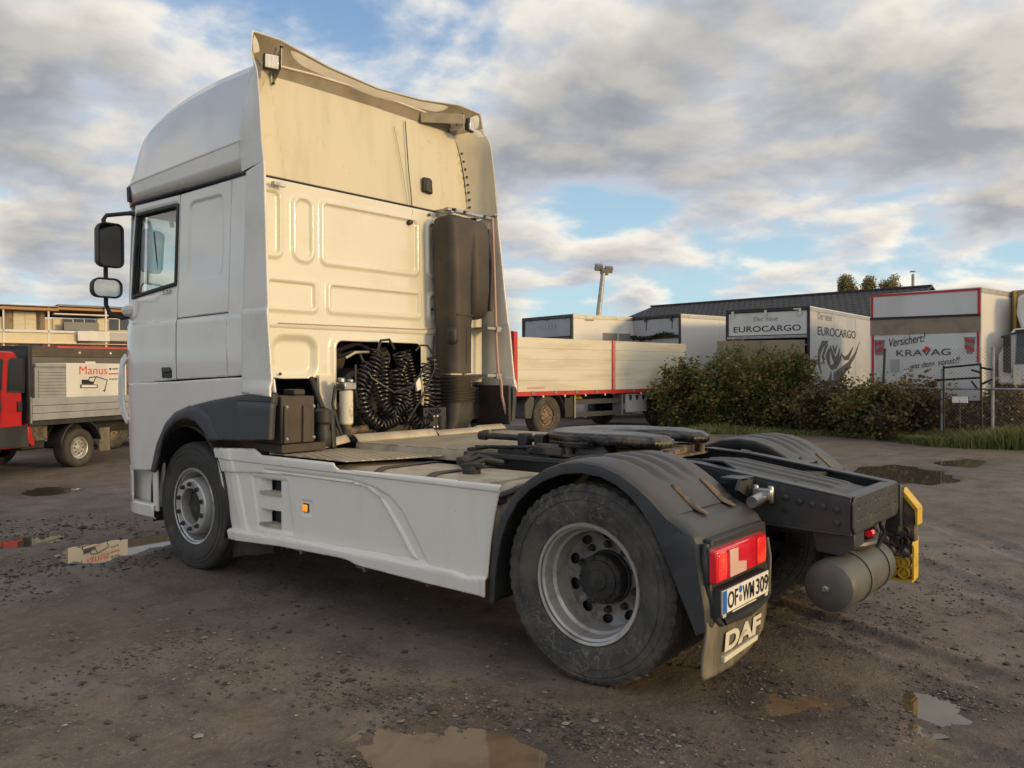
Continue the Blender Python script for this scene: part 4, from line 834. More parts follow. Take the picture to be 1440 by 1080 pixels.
# coiled air and electric lines
def coil(x0, z0, x1, z1, r, turns, y, wr, mat='cableblack', tail=None):
    P = []; N = int(turns*12)
    for i in range(N+1):
        t = i/N; a = 2*math.pi*turns*t; c = np.array([x0+(x1-x0)*t+.02*math.sin(3*t), y, z0+(z1-z0)*t]); ax = np.array([x1-x0, 0, z1-z0]); ax /= np.linalg.norm(ax); s1 = np.cross(ax, [0, 1, 0])
        P.append(c+r*(math.cos(a)*np.array([0, -1, 0])+math.sin(a)*s1))
    if tail is not None: P = [np.array(q) for q in tail]+P
    MB().tube(P, wr, 5).build('coiled_hose', mat, T, 50)
coil(-.17, 1.66, -.36, 1.30, .050, 12, 2.74, .0085); coil(-.36, 1.30, -.22, 1.12, .052, 6, 2.73, .0085)
coil(-.22, 1.12, -.05, 1.18, .050, 6, 2.71, .0085); coil(-.09, 1.68, -.10, 1.20, .045, 15, 2.76, .0085)
coil(.04, 1.70, .17, 1.24, .040, 18, 2.73, .007); coil(.17, 1.24, .02, 1.13, .04, 5, 2.70, .008); coil(.17, 1.72, .28, 1.28, .038, 17, 2.77, .007)
coil(.42, 1.68, .46, 1.18, .042, 14, 2.71, .0095); coil(.28, 1.2, .44, 1.22, .045, 6, 2.68, .009)
def coil_path(P, r, turns, wr):
    P = np.array(P, float); L_ = np.r_[0, np.cumsum(np.linalg.norm(np.diff(P, axis=0), axis=1))]; N = int(turns*11); t = np.linspace(0, L_[-1], N+1); C_ = np.stack([np.interp(t, L_, P[:, k]) for k in range(3)], 1)
    for _ in range(12): C_[1:-1] = (C_[:-2]+2*C_[1:-1]+C_[2:])/4
    tg = np.gradient(C_, axis=0); tg /= np.linalg.norm(tg, axis=1)[:, None]; s1 = np.cross(tg, [0, 1., 0]); s1 /= np.linalg.norm(s1, axis=1)[:, None]; s2 = np.cross(s1, tg); a = 2*math.pi*turns*np.linspace(0, 1, N+1)
    MB().tube(C_+r*(np.cos(a)[:, None]*s1+np.sin(a)[:, None]*s2), wr, 5).build('coiled_hose', 'cableblack', T, 50)
coil_path([(-.30, 2.70, 1.62), (-.40, 2.69, 1.42), (-.36, 2.67, 1.22), (-.22, 2.65, 1.11), (-.06, 2.66, 1.15), (.0, 2.68, 1.34), (-.04, 2.70, 1.56)], .046, 34, .0085)
coil_path([(.12, 2.70, 1.70), (.02, 2.69, 1.50), (.06, 2.66, 1.25), (.18, 2.64, 1.10), (.32, 2.66, 1.14), (.38, 2.69, 1.36), (.34, 2.71, 1.62)], .042, 36, .008)
coil_path([(-.18, 2.72, 1.72), (-.26, 2.70, 1.52), (-.20, 2.66, 1.30), (-.10, 2.64, 1.20), (.05, 2.64, 1.28), (.10, 2.66, 1.45)], .040, 28, .007)
for P_ in ([(-.36, 2.72, 1.68), (-.30, 2.66, 1.50), (-.10, 2.62, 1.38), (.10, 2.62, 1.42), (.30, 2.66, 1.60)], [(-.42, 2.70, 1.60), (-.44, 2.68, 1.40), (-.42, 2.68, 1.28), (-.30, 2.66, 1.18)], [(.44, 2.70, 1.72), (.40, 2.66, 1.56), (.22, 2.62, 1.34), (.05, 2.62, 1.14)]): MB().tube(P_, .010, 7).build('hose', 'cableblack', T)
MB().tube([(.02, 2.74, 1.73), (-.02, 2.76, 1.81), (-.10, 2.77, 1.80), (-.17, 2.74, 1.69)], .012, 7).build('hose', 'cableblack', T)
MB().tube([(.25, 2.73, 1.72), (.3, 2.72, 1.77), (.38, 2.72, 1.77), (.43, 2.71, 1.70)], .008, 7).build('hose', 'cableblack', T)
MB().obox((.235, 2.69, 1.44), (.055, .02, .10), ((.97, 0, .2), (0, 1, 0), (-.2, 0, .97))).build('cable_tag', 'plate', T)
for k, (x, z) in enumerate(((.31, 1.17), (.35, 1.17), (.31, 1.08), (.35, 1.08))):
    MB().lathe([(0, .013), (.03, .016), (.05, .012), (.055, .001)], (x, 2.62, z), (0, -1, 0), 10).build('coupling', 'steel', T)
MB().cyl((.47, 2.66, 1.17), (.47, 2.66, 1.0), .055, 14, .045).build('socket', 'black', T)
MB().box(.25, .52, 2.64, 2.70, 1.0, 1.24).bar((.3, 2.66, 1.05), (.38, 2.55, .98), .04, .015).build('coupling_panel', 'black', T)
MB().box(-.6, .7, 2.72, 2.86, .98, 1.12).build('rear_bearer', 'black', T, 30, .02)
# fuel filter
ff = MB().lathe([(0, .045), (.01, .052), (.25, .052), (.262, .045), (.262, .001)], (-.515, 2.70, 1.14), (0, 0, 1), 24).build('fuel_filter', 'letterwhite', T)
MB().obox((-.515, 2.70, 1.435), (.12, .11, .06)).cyl((-.56, 2.70, 1.46), (-.56, 2.70, 1.50), .03, 10).cyl((-.47, 2.70, 1.46), (-.47, 2.70, 1.49), .025, 10).build('filter_head', 'steel', ff, 30, .01)
MB().cyl((-.515, 2.70, 1.04), (-.515, 2.70, 1.145), .04, 14).cyl((-.515, 2.70, 1.08), (-.30, 2.72, 1.10), .03, 10).build('filter_bowl', 'rust', ff)
MB().tube([(-.62, 2.7, 1.44), (-.66, 2.68, 1.3), (-.63, 2.66, 1.15), (-.6, 2.62, 1.02)], .012, 7).tube([(-.46, 2.70, 1.44), (-.40, 2.72, 1.40), (-.40, 2.74, 1.2)], .010, 7).build('hose', 'cableblack', ff)
# battery / catalyst box behind the wheel arch
q0 = [py(u, v, 2.50) for u, v in ((393, 551), (442, 553), (442, 622), (394, 626))]
bb = MB().box(-1.235, -.955, 2.505, 2.86, 1.045, 1.375).build('equipment_box', 'brownblack', T, 30, .012, 2)
for x0, x1 in ((-1.225, -1.18), (-1.07, -.99)): MB().prY([(x0, 1.05), (x1, 1.05), (x1-.006, 1.31), (x0+.006, 1.31)], 2.488, 2.51).build('box_rib', 'brownblack', bb, 30, .006)
for x in (-1.20, -.965):
    for z in (1.08, 1.30): bolt(bb, (x, 2.49 if x < -1.1 else 2.505, z), (0, -1, 0), .010, .008, 'steel')
MB().box(-1.22, -.85, 2.52, 2.84, .985, 1.04).build('box_tray', 'brownblack', T)
MB().box(-1.05, -.95, 2.62, 2.75, 1.375, 1.42).build('box_valve', 'black', T, 30, .01)
MB().lathe([(0, .05), (.03, .062), (.10, .062), (.12, .052), (.16, .052), (.18, .066), (.26, .066), (.28, .04)], (-.83, 2.58, 1.0), (0, 0, 1), 18).build('cab_damper', 'black', T)
MB().cyl((-.83, 2.58, 1.28), (-.80, 2.75, 1.5), .02, 8).cyl((-.72, 2.6, .98), (-.70, 2.65, 1.25), .025, 8).build('damper_rod', 'black', T)
# air intake snorkel
def sec(cx, cy, hx, hy, r, z, n_=8):
    out = []
    for sx, sy, a0 in ((1, 1, 0), (-1, 1, 90), (-1, -1, 180), (1, -1, 270)):
        for i in range(n_): a = R_(a0+90*i/(n_-1)); out.append((cx+sx*(hx-r)+r*math.cos(a), cy+sy*(hy-r)+r*math.sin(a), z))
    return out
def stack(L): return MB().grid(np.array([sec(*a) for a in L]), False, True)
IY = 2.74
it = stack([(.69, IY, .14, .11, .08, 1.05), (.73, IY, .155, .125, .09, 1.12), (.74, IY, .158, .13, .10, 1.28)]).build('intake_elbow', 'black', T, 40)
L = []
for k in range(8): L += [(.735, IY, .165, .145, .11, 1.28+.030*k), (.735, IY, .170, .15, .11, 1.292+.030*k), (.735, IY, .142, .125, .10, 1.298+.030*k), (.735, IY, .142, .125, .10, 1.308+.030*k)]
stack(L).build('intake_bellows', 'brownblack', T, 25)
ik = stack([(.725, IY, .145, .135, .10, 1.53), (.725, IY, .14, .135, .10, 1.56), (.725, IY, .145, .135, .10, 1.96), (.725, IY, .155, .138, .10, 2.02), (.715, IY, .145, .14, .10, 2.06), (.71, IY, .145, .145, .1, 2.3), (.715, IY, .155, .145, .09, 2.6), (.735, IY, .185, .14, .08, 2.80), (.745, IY, .18, .12, .08, 2.885), (.75, IY, .15, .08, .05, 2.912), (.75, IY, .001, .001, .0005, 2.914)]).build('air_intake', 'brownblack', T, 40)
stack([(.95, IY, .06, .05, .04, 2.02), (.95, IY, .11, .10, .08, 2.035), (.955, IY, .135, .135, .10, 2.09), (.96, IY, .142, .145, .10, 2.3), (.955, IY, .15, .145, .10, 2.75), (.945, IY, .15, .13, .10, 2.86), (.94, IY, .13, .10, .08, 2.90), (.93, IY, .001, .001, .0005, 2.912)]).build('intake_box', 'brownblack', ik, 40)
stack([(1.09, IY-.02, .022, .11, .02, 2.10), (1.10, IY-.02, .022, .12, .02, 2.5), (1.085, IY-.02, .022, .10, .02, 2.84)]).build('intake_cover', 'black', ik, 40)
MB().obox((.63, IY-.08, 1.86), (.12, .10, .16), ((.9, .43, 0), (-.43, .9, 0), (0, 0, 1))).build('intake_duct', 'black', ik, 30, .04, 3)
MB().box(.63, .83, IY-.146, IY-.12, 2.036, 2.046).box(.745, .753, IY-.1385, IY-.12, 1.62, 1.94).build('intake_seam', 'black', ik)
MB().box(.62, 1.22, 2.70, 2.76, 2.955, 2.985).box(.66, .70, 2.70, 2.9, 2.94, 2.99).box(1.19, 1.23, 2.65, 2.95, 2.985, 3.0).build('intake_bracket', 'steel', T, 30, .004)
for x in (.7, .83, 1.1): MB().cyl((x, 2.69, 2.972), (x, 2.705, 2.972), .014, 8).build('bracket_bolt', 'black', T)
# inner side of the right-hand flap: support tube, brackets, dark lower panel
MB().tube([(1.16, 2.66, 2.96), (1.165, 2.64, 2.4), (1.165, 2.62, 1.85), (1.165, 2.60, 1.55), (1.185, 2.58, 1.45), (1.185, 2.57, 1.32), (1.215, 2.54, 1.14)], .014, 8).build('flap_strut', 'hosered', T)
for z in (1.93, 1.50): MB().box(1.02, 1.22, 2.60, 2.85, z, z+.022).box(1.14, 1.19, 2.59, 2.63, z-.02, z+.03).build('flap_bracket', 'galv', T)
MB().box(1.20, 1.235, 2.50, 2.92, 1.06, 1.42).build('lower_flap', 'brownblack', T, 30, .01)
MB().box(.90, 1.20, 2.86, 2.89, 1.10, 1.40).build('heat_shield', 'brownblack', T, 30, .006)
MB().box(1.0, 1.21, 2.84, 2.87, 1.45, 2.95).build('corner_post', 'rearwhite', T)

# mudguards ---------------------------------------------------------------------
MGo = [(.605, .29), (.60, .40), (.588, .52), (.560, .66), (.51, .78), (.43, .895), (.34, .975), (.24, 1.035), (.12, 1.078), (0, 1.093), (-.12, 1.082), (-.22, 1.050), (-.31, 1.0), (-.39, .945), (-.46, .885), (-.475, .872), (-.49, .866), (-.55, .842), (-.60, .805), (-.62, .765), (-.63, .70), (-.645, .60), (-.66, .50), (-.66, .43), (-.655, .39)]
MGi = [(.572, .29), (.565, .40), (.55, .52), (.52, .65), (.475, .755), (.405, .86), (.32, .935), (.225, .99), (.115, 1.03), (0, 1.043), (-.11, 1.033), (-.20, 1.002), (-.275, .955), (-.33, .90), (-.375, .842), (-.385, .828), (-.40, .80), (-.43, .745), (-.455, .695), (-.475, .655), (-.50, .60), (-.54, .52), (-.575, .45), (-.60, .40), (-.615, .365)]
def mudguard(sgn):
    k = len(MGo); t = np.arange(k); tt = np.linspace(0, k-1, (k-1)*4+1)
    o = np.stack([np.interp(tt, t, [q[i] for q in MGo]) for i in (0, 1)], 1); c = np.stack([np.interp(tt, t, [q[i] for q in MGi]) for i in (0, 1)], 1)
    nrm = np.gradient(o, axis=0); nrm = np.stack([-nrm[:, 1], nrm[:, 0]], 1); nrm /= np.linalg.norm(nrm, axis=1)[:, None]
    if nrm[len(nrm)//2, 1] < 0: nrm = -nrm
    rear = tt > 15.2; G = []
    for i in range(len(tt)):
        row = []; f = o[i]; n_ = nrm[i]
        def pt(x, q): row.append((sgn*x, q[0], q[1]))
        pt(1.243, c[i]*.995+f*.005-np.array([0, .0])); pt(1.250, c[i]*.93+f*.07); pt(1.251, c[i]*.5+f*.5); pt(1.250, c[i]*.12+f*.88); pt(1.243, f-n_*.008); pt(1.228, f); pt(1.20, f+n_*.004)
        rib = 1.0 if (7.5 < tt[i] < 12.5) else 0.
        fr = max(0., min(1., (tt[i]-7.5), (12.5-tt[i]))) if rib else 0.
        for j in range(1, 33):
            x = 1.20-j*.02; h = 0.
            for cx in (1.02, .88, .74): h -= .016*fr*math.exp(-((x-cx)/.032)**4)
            if tt[i] <= 15: h += .010*math.sin(math.pi*(1.25-x)/.70)
            pt(x, f+n_*(.004+h))
        pt(.552, f-n_*.004); pt(.548, f-n_*.06)
        G.append(row)
    ob = MB().grid(np.array(G)).build('mudguard', 'mudguard', T, 32, 0, 2, .006)
    return ob, o, nrm, tt
mgL, mo, mn, mt = mudguard(-1); mgR, _, _, _ = mudguard(1)
# tan straps pressed into the rear slope
for mg, sgn in ((mgL, -1), (mgR, 1)):
    for x in (1.0, .70):
        G = []
        for i in np.where((mt > 12.3) & (mt < 17.0))[0]: q = mo[i]+mn[i]*.019; e = .030*math.sqrt(max(.05, 1-((mt[i]-14.65)/2.4)**4)); G.append([(sgn*(x+e), q[0], q[1]), (sgn*(x-e), q[0], q[1])])
        MB().grid(np.array(G)).build('strap', 'rust', mg, 40, 0, 2, .004)
    # seam where the rear half is bolted on
    i = int(np.argmin(np.abs(mt-15.3))); q = mo[i]+mn[i]*.003
    MB().tube([(sgn*1.235, q[0]+.01, q[1]-.012), (sgn*1.2, q[0], q[1]), (sgn*.56, q[0], q[1])], .006, 6).build('mudguard_seam', 'rust', mg)
    i = int(np.argmin(np.abs(mt-5.0))); q = mo[i]+mn[i]*.002
    MB().tube([(sgn*1.252, q[0]-.02, q[1]-.04), (sgn*1.245, q[0], q[1]-.005), (sgn*1.2, q[0], q[1])], .006, 6).build('mudguard_seam', 'black', mg)
    # torn slot on the crown of the left guard
torn = MB()
for k, (a, b) in enumerate([((-1.17, .17), (-1.0, .08)), ((-1.10, .13), (-.98, .05)), ((-1.0, .10), (-.93, .06))]):
    torn.tube([(a[0], a[1], 1.082), ((a[0]+b[0])/2, (a[1]+b[1])/2+.01, 1.097), (b[0], b[1], 1.103)], .008, 5)
torn.build('torn_edge', 'black', mgL)
# rear box with recess, lamp, plate and flap
def rear_end(sgn):
    mg = mgL if sgn < 0 else mgR
    X = lambda x: sgn*x
    # recess rim
    rim_ = [(1.225, .775), (1.235, .70), (1.215, .55), (1.18, .44), (1.13, .405), (.70, .40), (.60, .43), (.565, .50), (.555, .60), (.558, .70)]
    MB().tube([(X(x), -.648-.014*(z < .7)-.014*(z < .5), z) for x, z in rim_], .016, 8).build('recess_rim', 'mudguard', mg)
    # dark pocket panel
    MB().prY([(X(x), z) for x, z in ((1.20, .79), (1.21, .70), (1.19, .56), (1.155, .46), (.66, .46), (.585, .54), (.575, .66), (.60, .79))][::int(sgn)], -.664, -.62).build('recess_panel', 'black', mg, 30, .01)
    # shelf under the plate
    G = [[(X(1.16), -.655, .455), (X(.9), -.66, .452), (X(.62), -.655, .46)], [(X(1.15), -.705, .43), (X(.9), -.73, .425), (X(.63), -.705, .435)], [(X(1.12), -.70, .40), (X(.9), -.72, .395), (X(.66), -.70, .41)], [(X(1.10), -.65, .375), (X(.9), -.66, .37), (X(.68), -.65, .38)]]
    MB().grid(np.array(G)).build('plate_shelf', 'mudguard', mg, 50)
    lp = pempty('tail_lamp', mg)
    lx = (1.255, .685); zz = (.600, .755)
    def seg(x0, x1, mat, nm, d=0.):
        P = [(X(x0), -.79-d, zz[0]+.010), (X(x1), -.79-d, zz[0]+.010), (X(x1), -.80-d, zz[0]+.05), (X(x0), -.80-d, zz[0]+.05)]
        return MB().hexa([(X(x0), -.66, zz[0]), (X(x1), -.66, zz[0]), (X(x1), -.705-d, zz[0]+.006), (X(x0), -.705-d, zz[0]+.006)], [(X(x0), -.66, zz[1]), (X(x1), -.66, zz[1]), (X(x1), -.705-d, zz[1]-.006), (X(x0), -.705-d, zz[1]-.006)]).build(nm, mat, lp, 30, .010, 3)
    seg(1.235, .69, 'lampred', 'lamp_lens')
    for x0, x1, z0, z1 in ((1.222, 1.135, .616, .738), (.80, .70, .616, .738)): MB().prY([(X(a), b) for a, b in rrect(x1, x0, z0, z1, .02, 4)][::int(sgn)], -.7085, -.7035).build('lamp_segment', 'lampred2', lp, 30, .003)
    for z in (.640, .677, .714): MB().tube([(X(1.22), -.7065, z), (X(1.14), -.7085, z)], .002, 4).build('lens_rib', 'lampred', lp)
    MB().tube([(X(.81), -.7075, .612), (X(.81), -.7075, .742)], .0025, 5).build('lens_rib', 'lampred', lp); MB().tube([(X(1.125), -.7075, .612), (X(1.125), -.7075, .742)], .0025, 5).build('lens_rib', 'lampred', lp)
    MB().box(*sorted((X(1.24), X(.685))), -.672, -.655, zz[0]-.008, zz[1]+.008).build('lamp_base', 'black', lp, 30, .008)
    MB().prY([(X(a), b) for a, b in ((1.105, .612), (.93, .612), (.93, .66), (1.02, .672), (1.02, .735), (1.105, .735))][::int(sgn)], -.7095, -.704).build('reversing_lens', 'lampwhite', lp, 30, .003)
    return mg
rear_end(-1); rear_end(1)
def mudflap(sgn):
    poly = [(1.243, .43), (1.243, .17), (1.15, .165), (1.0, .168), (.80, .19), (.66, .215), (.585, .25), (.565, .31), (.56, .43)]
    def f(P): x, z = P[:, 0], P[:, 1]; return np.stack([sgn*x, -.63-.02*sst(z, .2, .42)+.03*(1-(x-.9)**2/.12)*0+.02*np.sin((x-.56)/.69*math.pi)*-1, z], 1)
    return relief('mudflap', poly, f, 'mudflap', T, .014, [], .012)
fl_ = mudflap(-1); mudflap(1)
text('DAF', 'lettering', 'letterwhite', fl_, (-1.09, -.6735, .262), (1, 0, -.0), (0, -.08, 1), .092, .40, .0, 0, 1.0, .045)
MB().prY([(-1.09, .215), (-.72, .228), (-.715, .250), (-1.09, .240)], -.6735, -.64).build('lettering_rule', 'letterwhite', fl_)
npb = MB().prY([(-1.215, .452), (-.693, .452), (-.693, .575), (-1.215, .575)], -.7145, -.664)
npl = npb.build('number_plate', 'black', T, 30, .004)
MB().prY([(-1.209, .468), (-.699, .468), (-.699, .571), (-1.209, .571)], -.7185, -.714).build('plate_face', 'plate', npl, 0)
MB().prY([(-1.207, .470), (-1.165, .470), (-1.165, .569), (-1.207, .569)], -.7205, -.718).build('plate_band', 'blue', npl, 0)
text('OF', 'plate_letters', 'ink', npl, (-1.155, -.7205, .482), (1, 0, 0), (0, 0, 1), .075, .105, .0005, 0, 1, .012)
text('WM', 'plate_letters', 'ink', npl, (-.998, -.7205, .482), (1, 0, 0), (0, 0, 1), .075, .125, .0005, 0, 1, .012)
text('309', 'plate_letters', 'ink', npl, (-.848, -.7205, .482), (1, 0, 0), (0, 0, 1), .075, .142, .0005, 0, 1, .012)
for z, m_ in ((.546, 'blue'), (.505, 'inkgrey')): MB().cyl((-1.022, -.718, z), (-1.022, -.7205, z), .016, 14).build('plate_seal', m_, npl)
MB().box(-1.10, -.84, -.717, -.714, .4555, .4625).build('plate_strip', 'letterwhite', npl, 0)
for x_ in (-1.20, -.735): MB().box(x_, x_+.03, -.718, -.714, .452, .466).build('plate_clip', 'letterwhite', npl, 0)
# bracket holding the guard to the frame
for s_ in (-1, 1):
    MB().cyl((s_*.40, -.60, .90), (s_*.62, -.60, .88), .030, 14).build('guard_tube', 'steel', T)
    c_ = MB().obox((s_*.475, -.60, .905), (.05, .10, .06)).cyl((s_*.475, -.64, .95), (s_*.475, -.64, .86), .016, 8).cyl((s_*.475, -.56, .95), (s_*.475, -.56, .86), .016, 8).build('guard_clamp', 'steel', T, 30, .012)
    MB().prY([(s_*.405, .97), (s_*.56, .985), (s_*.60, .93), (s_*.405, .85)][::s_], -.52, -.50).prz([(s_*.405, -.52), (s_*.56, -.52), (s_*.56, -.40), (s_*.405, -.40)][::s_], .975, .985).build('guard_bracket', 'chassis', T)
    MB().tube([(s_*.42, .55, .88), (s_*.9, .58, .90), (s_*1.2, .60, .86)], .02, 8).build('guard_tube', 'black', T)
MB().obox((-1.16, .615, .84), (.10, .05, .05)).cyl((-1.2, .64, .86), (-1.2, .58, .83), .022, 8).build('guard_bracket', 'black', T, 30, .01)
# fifth wheel ------------------------------------------------------------------------
FW = .52
def fw_poly():
    P = [];  # horseshoe plate seen from above: round body, two horns to the rear
    for k in range(0, 25): a = R_(-20+220*k/24); P.append((.475*math.cos(a), .10+.40*math.sin(a)))
    return P
body = fw_poly(); horns = [(-.46, -.02), (-.44, -.22), (-.36, -.42), (-.22, -.47), (-.13, -.42), (-.09, -.20), (-.06, -.06), (0, -.02), (.06, -.06), (.09, -.20), (.13, -.42), (.22, -.47), (.36, -.42), (.44, -.22), (.46, -.02)]
poly = body+horns
TILT = R_(0)
def fw3(P):
    x, y = P[:, 0], P[:, 1]; d = -sdpoly(P, poly); z = 1.165-.022*sst(.05-d, 0, .05)-.05*np.clip(-.22-y, 0, 1)*1.1-.05*np.exp(-((x/.07)**2+((y+.02)/.09)**2))+.003*np.sin(y*60)*0
    return np.stack([x, FW+y, z], 1)
fw = relief('fifth_wheel_plate', poly, fw3, 'grease', T, .011, [lambda Q: np.hypot(Q[:, 0], Q[:, 1]-.02)-.045], .045)
MB().tube([(x*.93, FW+y*.93, 1.10) for x, y in body], .03, 8).build('plate_rib', 'grease', fw)
for s_ in (-1, 1):
    MB().hexa([(s_*.34-.07, FW-.16, 1.0), (s_*.34+.07, FW-.16, 1.0), (s_*.34+.07, FW+.16, 1.0), (s_*.34-.07, FW+.16, 1.0)], [(s_*.34-.05, FW-.07, 1.125), (s_*.34+.05, FW-.07, 1.125), (s_*.34+.05, FW+.07, 1.125), (s_*.34-.05, FW+.07, 1.125)]).build('pedestal', 'grease', fw, 30, .01)
    for y_ in (-.2, .2): bolt(T, (s_*.34, FW+y_, 1.02), (0, 0, 1), .02, .025, 'rust')
MB().box(-.30, .30, FW-.05, FW+.30, 1.06, 1.12).cyl((-.15, FW+.1, 1.09), (-.15, FW+.32, 1.09), .03, 10).build('lock_housing', 'grease', fw, 30, .01)
MB().prz([(-.46, FW-.42), (.46, FW-.42), (.46, FW+.44), (-.46, FW+.44)], 1.012, 1.028).build('mounting_plate', 'rust', T, 30, .004)
for k, (x, y) in enumerate([(-.36, -.42), (-.30, -.46), (.22, -.40), (.28, -.44), (.38, -.36), (-.42, .1), (.42, .1)]): MB().cyl((x, FW+y+.05, 1.025), (x, FW+y+.05, 1.075), .026, 10).build('mounting_stud', 'rust', T)
MB().obox((-.05, FW-.36, 1.045), (.45, .10, .035), ((.98, .2, 0), (-.2, .98, 0), (0, 0, 1))).obox((.2, FW-.30, 1.05), (.16, .12, .05)).build('wedge_plate', 'rust', T, 30, .008)
# release lever group to the left of the plate
MB().cyl((-.36, 1.42, 1.105), (-.30, 1.0, 1.10), .021, 12).cyl((-.36, 1.46, 1.105), (-.358, 1.40, 1.105), .03, 12).build('release_handle', 'hub', T)
MB().cyl((-.24, 1.46, 1.10), (-.22, 1.05, 1.085), .018, 12).build('release_rod', 'hub', T)
for y_ in (1.09, .95): MB().box(-.37, -.29, y_-.035, y_+.035, 1.0, 1.135).build('lever_post', 'black', T, 30, .008)
MB().prx([(.78, 1.0), (1.22, 1.0), (1.22, 1.03), (1.14, 1.06), (1.08, 1.03), (.99, 1.03), (.95, 1.055), (.86, 1.05), (.82, 1.025)], -.46, -.38).build('lever_bracket', 'black', T, 30, .006)
MB().obox((-.42, .80, 1.045), (.12, .22, .05)).cyl((-.44, .72, 1.06), (-.44, .90, 1.06), .03, 10).tube([(-.42, .9, 1.06), (-.46, 1.1, 1.05), (-.44, 1.3, 1.04), (-.50, 1.45, 1.02)], .014, 7).build('lubrication_valve', 'grease', T, 30, .008)
MB().box(-.50, -.40, -.1, 1.6, .975, 1.005).build('frame_plate', 'chassis', T, 30, .004)
# air tank under the rear end -------------------------------------------------------------
tc0 = (-.47, -.93, .475)
at = MB().lathe([(-.03, .001), (-.028, .05), (-.018, .09), (.0, .118), (.025, .128), (.04, .130), (.70, .130), (.72, .12), (.74, .07), (.75, .001)], (tc0[0], tc0[1], tc0[2]), (1, 0, 0), 48).build('air_tank', 'airtank', T, 35)
MB().lathe([(0, .017), (.02, .017), (.022, .009), (.03, .009), (.03, .001)], (tc0[0]-.027, tc0[1], tc0[2]), (-1, 0, 0), 10).build('drain_valve', 'steel', at)
for x in (-.2, .12): MB().lathe([(-.02, .132), (.02, .132), (.02, .136), (-.02, .136)], (x, tc0[1], tc0[2]), (1, 0, 0), 40, True).build('tank_band', 'airtank', at)
MB().tube([(-.25, -.86, .625), (-.10, -.98, .63), (.0, -1.0, .63), (.05, -1.0, .68), (.06, -.98, .75)], .026, 10).build('air_pipe', 'chassis', T)
MB().tube([(.02, -1.02, .60), (.05, -1.05, .68), (.0, -1.04, .74)], .010, 8).build('air_hose', 'cableblack', T)
MB().cyl((-.09, -1.01, .69), (-.04, -1.01, .69), .020, 10).build('valve', 'lampred', T)
MB().prx([(-.80, .74), (-1.02, .735), (-1.02, .66), (-.95, .61), (-.83, .62)], -.36, -.20).build('tank_hanger', 'chassis', T, 30, .006)
MB().prx([(-.80, .74), (-1.02, .735), (-1.0, .60), (-.83, .60)], .14, .20).build('tank_hanger', 'chassis', T, 30, .006)
MB().box(.41, .52, -1.03, -.95, .62, .88).prx([(-1.04, .66), (-.93, .66), (-.93, .90), (-1.04, .90)], .405, .42).build('chock_holder', 'chassis', T, 30, .006)
# wheel chock with honeycomb of tubes, hung at the rear corner
ck = thing('wheel_chock', 'yellow honeycomb wheel chock hung at the end of the truck chassis', 'wheel chock', (.66, -.98, .36))
def loc(x, y, z): return (x-.66, y+.98, z-.36)
fr = MB(); ys = (-1.08, -.92)
tubesY, tubesD = MB(), MB()
for r_ in range(5):
    for c_ in range(3):
        yy_ = -.895-.068*c_-(.034 if r_ % 2 else 0)*(c_ < 2); z = .375+.060*r_
        (tubesY if r_ < 2 else tubesD).lathe([(-.0, .033), (.16, .033), (.16, .027), (.02, .027), (.0, .033)] if r_ >= 2 else [(.0, .033), (.16, .033), (.16, .027), (.145, .025), (.15, .014), (.155, .012), (.155, .001)], loc(.66, yy_, z), (-1, 0, 0), 12)
tubesY.build('honeycomb', 'yellow', ck, 30); tubesD.build('honeycomb', 'rust', ck, 30)
MB().prism([loc(.51, -1.075, .34), loc(.61, -1.075, .34), loc(.61, -1.075, .60), loc(.51, -1.075, .55)], [loc(.51, -1.085, .34), loc(.61, -1.085, .34), loc(.61, -1.085, .58), loc(.51, -1.085, .53)]).build('side_plate', 'yellow', ck)
MB().prism([loc(.51, -1.075, .325), loc(.61, -1.075, .325), loc(.61, -.86, .325), loc(.51, -.86, .325)], [loc(.51, -1.075, .34), loc(.61, -1.075, .34), loc(.61, -.86, .34), loc(.51, -.86, .34)]).build('base_plate', 'yellow', ck)
MB().prism([loc(.50, -1.02, .86), loc(.50, -1.105, .755), loc(.50, -1.105, .66), loc(.50, -1.095, .66), loc(.50, -1.09, .74), loc(.50, -1.02, .83)], [loc(.61, -1.02, .86), loc(.61, -1.105, .755), loc(.61, -1.105, .66), loc(.61, -1.095, .66), loc(.61, -1.09, .74), loc(.61, -1.02, .83)]).build('chock_top', 'yellow', ck)
MB().prism([loc(.515, -.99, .83), loc(.515, -1.085, .73), loc(.515, -1.085, .56), loc(.515, -.97, .68)], [loc(.60, -.99, .83), loc(.60, -1.085, .73), loc(.60, -1.085, .56), loc(.60, -.97, .68)]).build('chock_web', 'rust', ck)
MB().prism([loc(.50, -.99, .86), loc(.50, -1.03, .86), loc(.50, -.985, .60), loc(.50, -.95, .60)], [loc(.52, -.99, .86), loc(.52, -1.03, .86), loc(.52, -.985, .60), loc(.52, -.95, .60)]).build('hook', 'chassis', ck)
